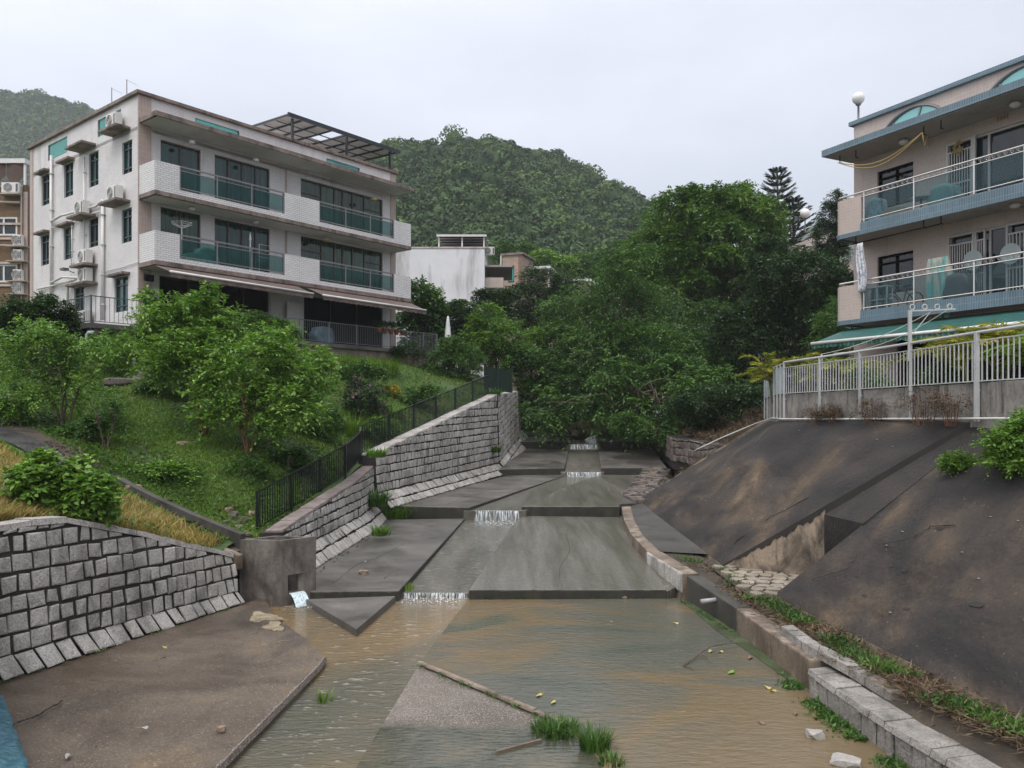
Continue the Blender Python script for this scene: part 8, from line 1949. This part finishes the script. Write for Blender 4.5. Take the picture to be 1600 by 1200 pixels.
n = 14000; k_ = rg.randint(0, len(vx) - 1, n); f = rg.uniform(0, 1, n); P = V[k_] * (1 - f[:, None]) + V[k_ + 1] * f[:, None] + rg.normal(size=(n, 2)) * np.array([.2, .12]); P3 = np.stack([P[:, 0], P[:, 1], np.full(len(P), -3.46)], 1); d = _norm(rg.normal(size=P3.shape) * np.array([1, 1, .2]) + np.array([0, 0, .12])); co, q = leaf_quads(P3, d, rg.uniform(.08, .24, len(P3)), rg.uniform(.008, .018, len(P3)), .8, rg)
tag(npmesh('dead_verge_grass', co, q, M['leaf_dry'], None, np.repeat(rg.uniform(.3, 1, len(P)), 4)), 'dead brown grass matted on the strip behind the stone wall', 'dead grass', kind='stuff')
# weeds along the wall foot in the water at lower right
n = 2600; f = rg.uniform(0, 1, n); wp = np.array([tuple(p) for p in WP]); y = rg.uniform(7.2, 12.3, n); x = np.interp(y, wp[::-1, 1], wp[::-1, 0]) - .08 - np.abs(rg.normal(0, .12, n)); cl = np.sin(y * 3.1) + np.sin(y * 7 + 1) > -.5; x, y = x[cl], y[cl]; P3 = np.stack([x, y, np.full(len(x), -3.96)], 1); d = _norm(rg.normal(size=P3.shape) * np.array([1, 1, .5]) + np.array([0, 0, .5])); co, q = leaf_quads(P3, d, rg.uniform(.04, .12, len(P3)), rg.uniform(.012, .04, len(P3)), .6, rg)
tag(npmesh('waterside_weeds', co, q, M['leaf_mid'], None, np.repeat(rg.uniform(0, 1, len(x)), 4)), 'creeping weeds at the foot of the low granite wall by the water', 'weeds', kind='stuff')
# loose stones, leaves, twig
M['rock_grey'] = surf('pale_rock', [(.3, (.25, .24, .22)), (.7, (.42, .4, .37))], 5, fine=.5, bump=.6)
rock('loose_stone', L1s(568, 897) + Vector((0, 0, .04)), .15, .09, .08, 'brown stone lying on the dark channel slab', M['rock_tan'], 40)
rock('loose_stone', L1s(571, 879) + Vector((0, 0, .02)), .03, .03, .03, 'tiny white pebble on the dark channel slab', M['rock_grey'], 41)
rock('loose_stone', G(1274, 1148, -3.93), .12, .09, .09, 'pale squarish stone standing in the shallow water at lower right', M['rock_grey'], 42)
rock('loose_stone', G(1322, 1190, -3.93), .2, .13, .08, 'pale flat stone at the bottom edge beside the granite wall', M['rock_grey'], 43)
rock('loose_stone', G(346, 1139, -3.83), .06, .05, .05, 'small brown stone on the left bank slab', M['rock_tan'], 44)
rock('loose_stone', G(976, 932, -3.94), .13, .08, .04, 'tan stone at the foot of the lowest step', M['rock_tan'], 45)
def leaf(u, v, z, s, mat, label, seed):
    rng = np.random.RandomState(seed); p = G(u, v, z); mb = MB(); a = rng.uniform(0, 6); ex_, ey_ = Vector((math.cos(a), math.sin(a), .0)), Vector((-math.sin(a), math.cos(a), .0))
    out_ = [ex_ * s * math.cos(q_) + ey_ * s * .45 * math.sin(q_) * (1 + .3 * math.cos(q_)) + Vector((0, 0, .012 * math.sin(q_ * 2))) for q_ in np.linspace(0, 2 * PI, 13)[:-1]]
    mb.prism([tuple(x_) for x_ in out_], .004); mb.tube([-ex_ * s * 1.5, -ex_ * s * .2], .004, 4); o = mb.build('fallen_leaf', mat); o.location = p + Vector((0, 0, .012)); tag(o, label, 'leaf', 'fallen leaves in the channel')
LY, LG, LB_ = plain('yellow_leaf', (.42, .36, .12), .5), plain('green_leaf', (.14, .3, .04), .4), plain('brown_leaf', (.2, .13, .07), .6)
lv_ = [(1143, 1051, .09, LG, 'bright green leaf with a stalk near the twig'), (1110, 1018, .07, LY, 'pale yellow leaf just right of the twig'), (1126, 1019, .05, LY, 'second pale yellow leaf beside the twig'), (1172, 1028, .08, LB_, 'brown leaf at the right end of the twig debris'), (843, 1087, .07, LY, 'yellow leaf floating below the ridge kerb'), (865, 1098, .06, LY, 'faint yellow leaf near the weeds on the apron'),
       (1056, 974, .06, LY, 'pale leaf on the sheet of water near the right kerb'), (1200, 1075, .06, LY, 'yellow leaf by the kerb foot'), (1208, 1080, .05, LY, 'small yellow leaf beside the one by the kerb foot'), (1243, 1115, .06, LB_, 'brown leaf in the shallows near the squarish stone'), (1190, 1130, .05, LB_, 'dark leaf on the shallow water at lower right'), (955, 972, .05, LB_, 'brown leaf in the middle of the water sheet'),
       (905, 878, .07, LY, 'pale leaf on the upper wet slab'), (940, 905, .06, LB_, 'brown leaf on the upper wet slab'), (858, 901, .06, LB_, 'dark leaf left on the upper wet slab'), (960, 830, .05, LY, 'yellow leaf by the gutter'), (258, 1012, .07, LY, 'greenish leaf on the left bank slab'), (225, 1138, .05, M['rock_grey'], 'white chip on the left bank slab'), (106, 1182, .06, M['rock_grey'], 'pale flat chip near the bottom left'), (82, 1090, .05, LY, 'small yellow leaf by the crack at left')]
for i, (u, v, s, m_, lab) in enumerate(lv_): leaf(u, v, (-3.955 if u > 640 and v > 935 else -3.80 if v < 935 else -3.8), s, m_, lab, 400 + i)
tw = MB(); tp0 = [G(1068, 1040, -3.95), G(1095, 1020, -3.9), G(1110, 1010, -3.86), G(1137, 1005, -3.85), G(1150, 996, -3.8)]; o = tp0[0].copy()
tw.tube([p - o for p in tp0], [.012, .012, .01, .008, .004], 6); tw.tube([tp0[1] - o, G(1110, 1034, -3.94) - o], [.008, .004], 5); tw.tube([tp0[3] - o, G(1160, 1005, -3.9) - o], [.006, .003], 5); tw.tube([tp0[0] - o, G(1085, 1046, -3.94) - o], [.01, .004], 5)
o_ = tw.build('twig', M['bark'], smooth=True); o_.location = o; tag(o_, 'dark forked twig lying in the shallow water beside the kerb', 'twig')
# teal tarpaulin at the bottom left corner
P = [(-60, 1075), (6, 1092), (22, 1125), (34, 1160), (46, 1210), (40, 1260), (-80, 1260)]; mb = MB(); pts = [G(u, v, -3.70) for u, v in P]; c = sum(pts, Vector()) / len(pts)
n = 14; g = []
A0, A1, B0, B1 = G(-90, 1080, -3.7), G(5, 1090, -3.7), G(-120, 1290, -3.7), G(62, 1250, -3.7)
for j in range(n + 1):
    g.append([A0.lerp(A1, i / n).lerp(B0.lerp(B1, i / n), j / n) + Vector((0, 0, .03 + .02 * math.sin(i * 1.3 + j * 2.2) + .015 * math.sin(j * 3.1 + i))) for i in range(n + 1)])
for j in range(n):
    for i in range(n): mb.poly([g[j + 1][i], g[j + 1][i + 1], g[j][i + 1], g[j][i]])
o_ = mb.build('tarpaulin', surf('teal_tarpaulin', [(.35, (.005, .06, .065)), (.6, (.05, .14, .2))], 6, (1, 3, 1), fine=.4, fscale=40, bump=.5, bscale=30, rough=(.3, .5)), smooth=True, weld=True); md = o_.modifiers.new('t', 'SOLIDIFY'); md.thickness = .01; tag(o_, 'crumpled blue-green tarpaulin edge lying at the bottom left corner', 'tarpaulin')

# moss and weeds rooted in the joints at the foot of the steps
lines = [((733, 935), (1041, 934), -3.96), ((482, 931), (618, 930), -3.93), ((1062, 938), (1150, 990), -3.94), ((655, 1040), (870, 1130), -3.93), ((484, 903), (588, 834), -3.66), ((0, 1070), (385, 944), -3.72)]
Ps = []
for a, b, z in lines:
    n = 420; f = rg.uniform(0, 1, n); f = f[(np.sin(f * 37 + a[0]) + np.sin(f * 91)) > .35]
    for x in f:
        if z > -3.7 and a[0] == 484: p = L1s(a[0] + (b[0] - a[0]) * x, a[1] + (b[1] - a[1]) * x)
        elif a[0] == 0: p = at_y(8 + 8.3 * x, 0) + Vector((.04, 0, .02))
        else: p = G(a[0] + (b[0] - a[0]) * x, a[1] + (b[1] - a[1]) * x, z)
        Ps.append((p.x + rg.normal(0, .025), p.y + rg.normal(0, .03), p.z))
P = np.array(Ps); d = _norm(rg.normal(size=P.shape) * np.array([1, 1, .4]) + np.array([0, 0, .4])); co, q = leaf_quads(P, d, rg.uniform(.02, .08, len(P)), rg.uniform(.012, .03, len(P)), .8, rg)
tag(npmesh('joint_weeds', co, q, M['leaf_mid'], None, np.repeat(rg.uniform(0, 1, len(P)), 4)), 'tiny weeds and moss in the joints along the channel steps', 'weeds', kind='stuff')
n = 3500; y = rg.uniform(8, 17, n); x = rg.uniform(-7.5, 4, n); P = np.stack([x, y, np.full(n, -3.952)], 1)
u = CU + x / y * F; v = CV + 3.95 / y * F
onb = (x < np.interp(y, [9, 12.9, 16.8], [-3.25, -2.98, -4.9])) ; P[:, 2] = np.where(onb, np.interp(x, [-7.5, -3.2], [-3.70, -3.855]), P[:, 2]); keep = onb | (rg.uniform(0, 1, n) < .05); P = P[keep]
d = _norm(rg.normal(size=P.shape) * np.array([1, 1, .12])); co, q = leaf_quads(P, d, rg.uniform(.01, .045, len(P)), rg.uniform(.006, .022, len(P)), 2.5, rg)
tag(npmesh('bank_debris', co, q, M['leaf_dry'], None, np.repeat(rg.uniform(0, 1, len(P)), 4)), 'small dry bits of leaf and grit scattered over the left bank slab', 'debris', kind='stuff')
# ================================================================ rainy haze
hz = MB().box(-1100, 1100, -60, 1250, -6.2, 330).build('haze', None)
m = bpy.data.materials.new('haze'); m.use_nodes = True; t_ = m.node_tree
for n in list(t_.nodes): t_.nodes.remove(n)
o_ = t_.nodes.new('ShaderNodeOutputMaterial'); v_ = t_.nodes.new('ShaderNodeVolumePrincipled')
v_.inputs['Color'].default_value = (.86, .9, .96, 1); v_.inputs['Density'].default_value = HAZE; v_.inputs['Anisotropy'].default_value = 0.0
t_.links.new(v_.outputs[0], o_.inputs['Volume']); hz.data.materials.append(m)
tag(hz, 'pale rainy haze filling the valley', 'haze', kind='stuff')
bpy.context.view_layer.update()
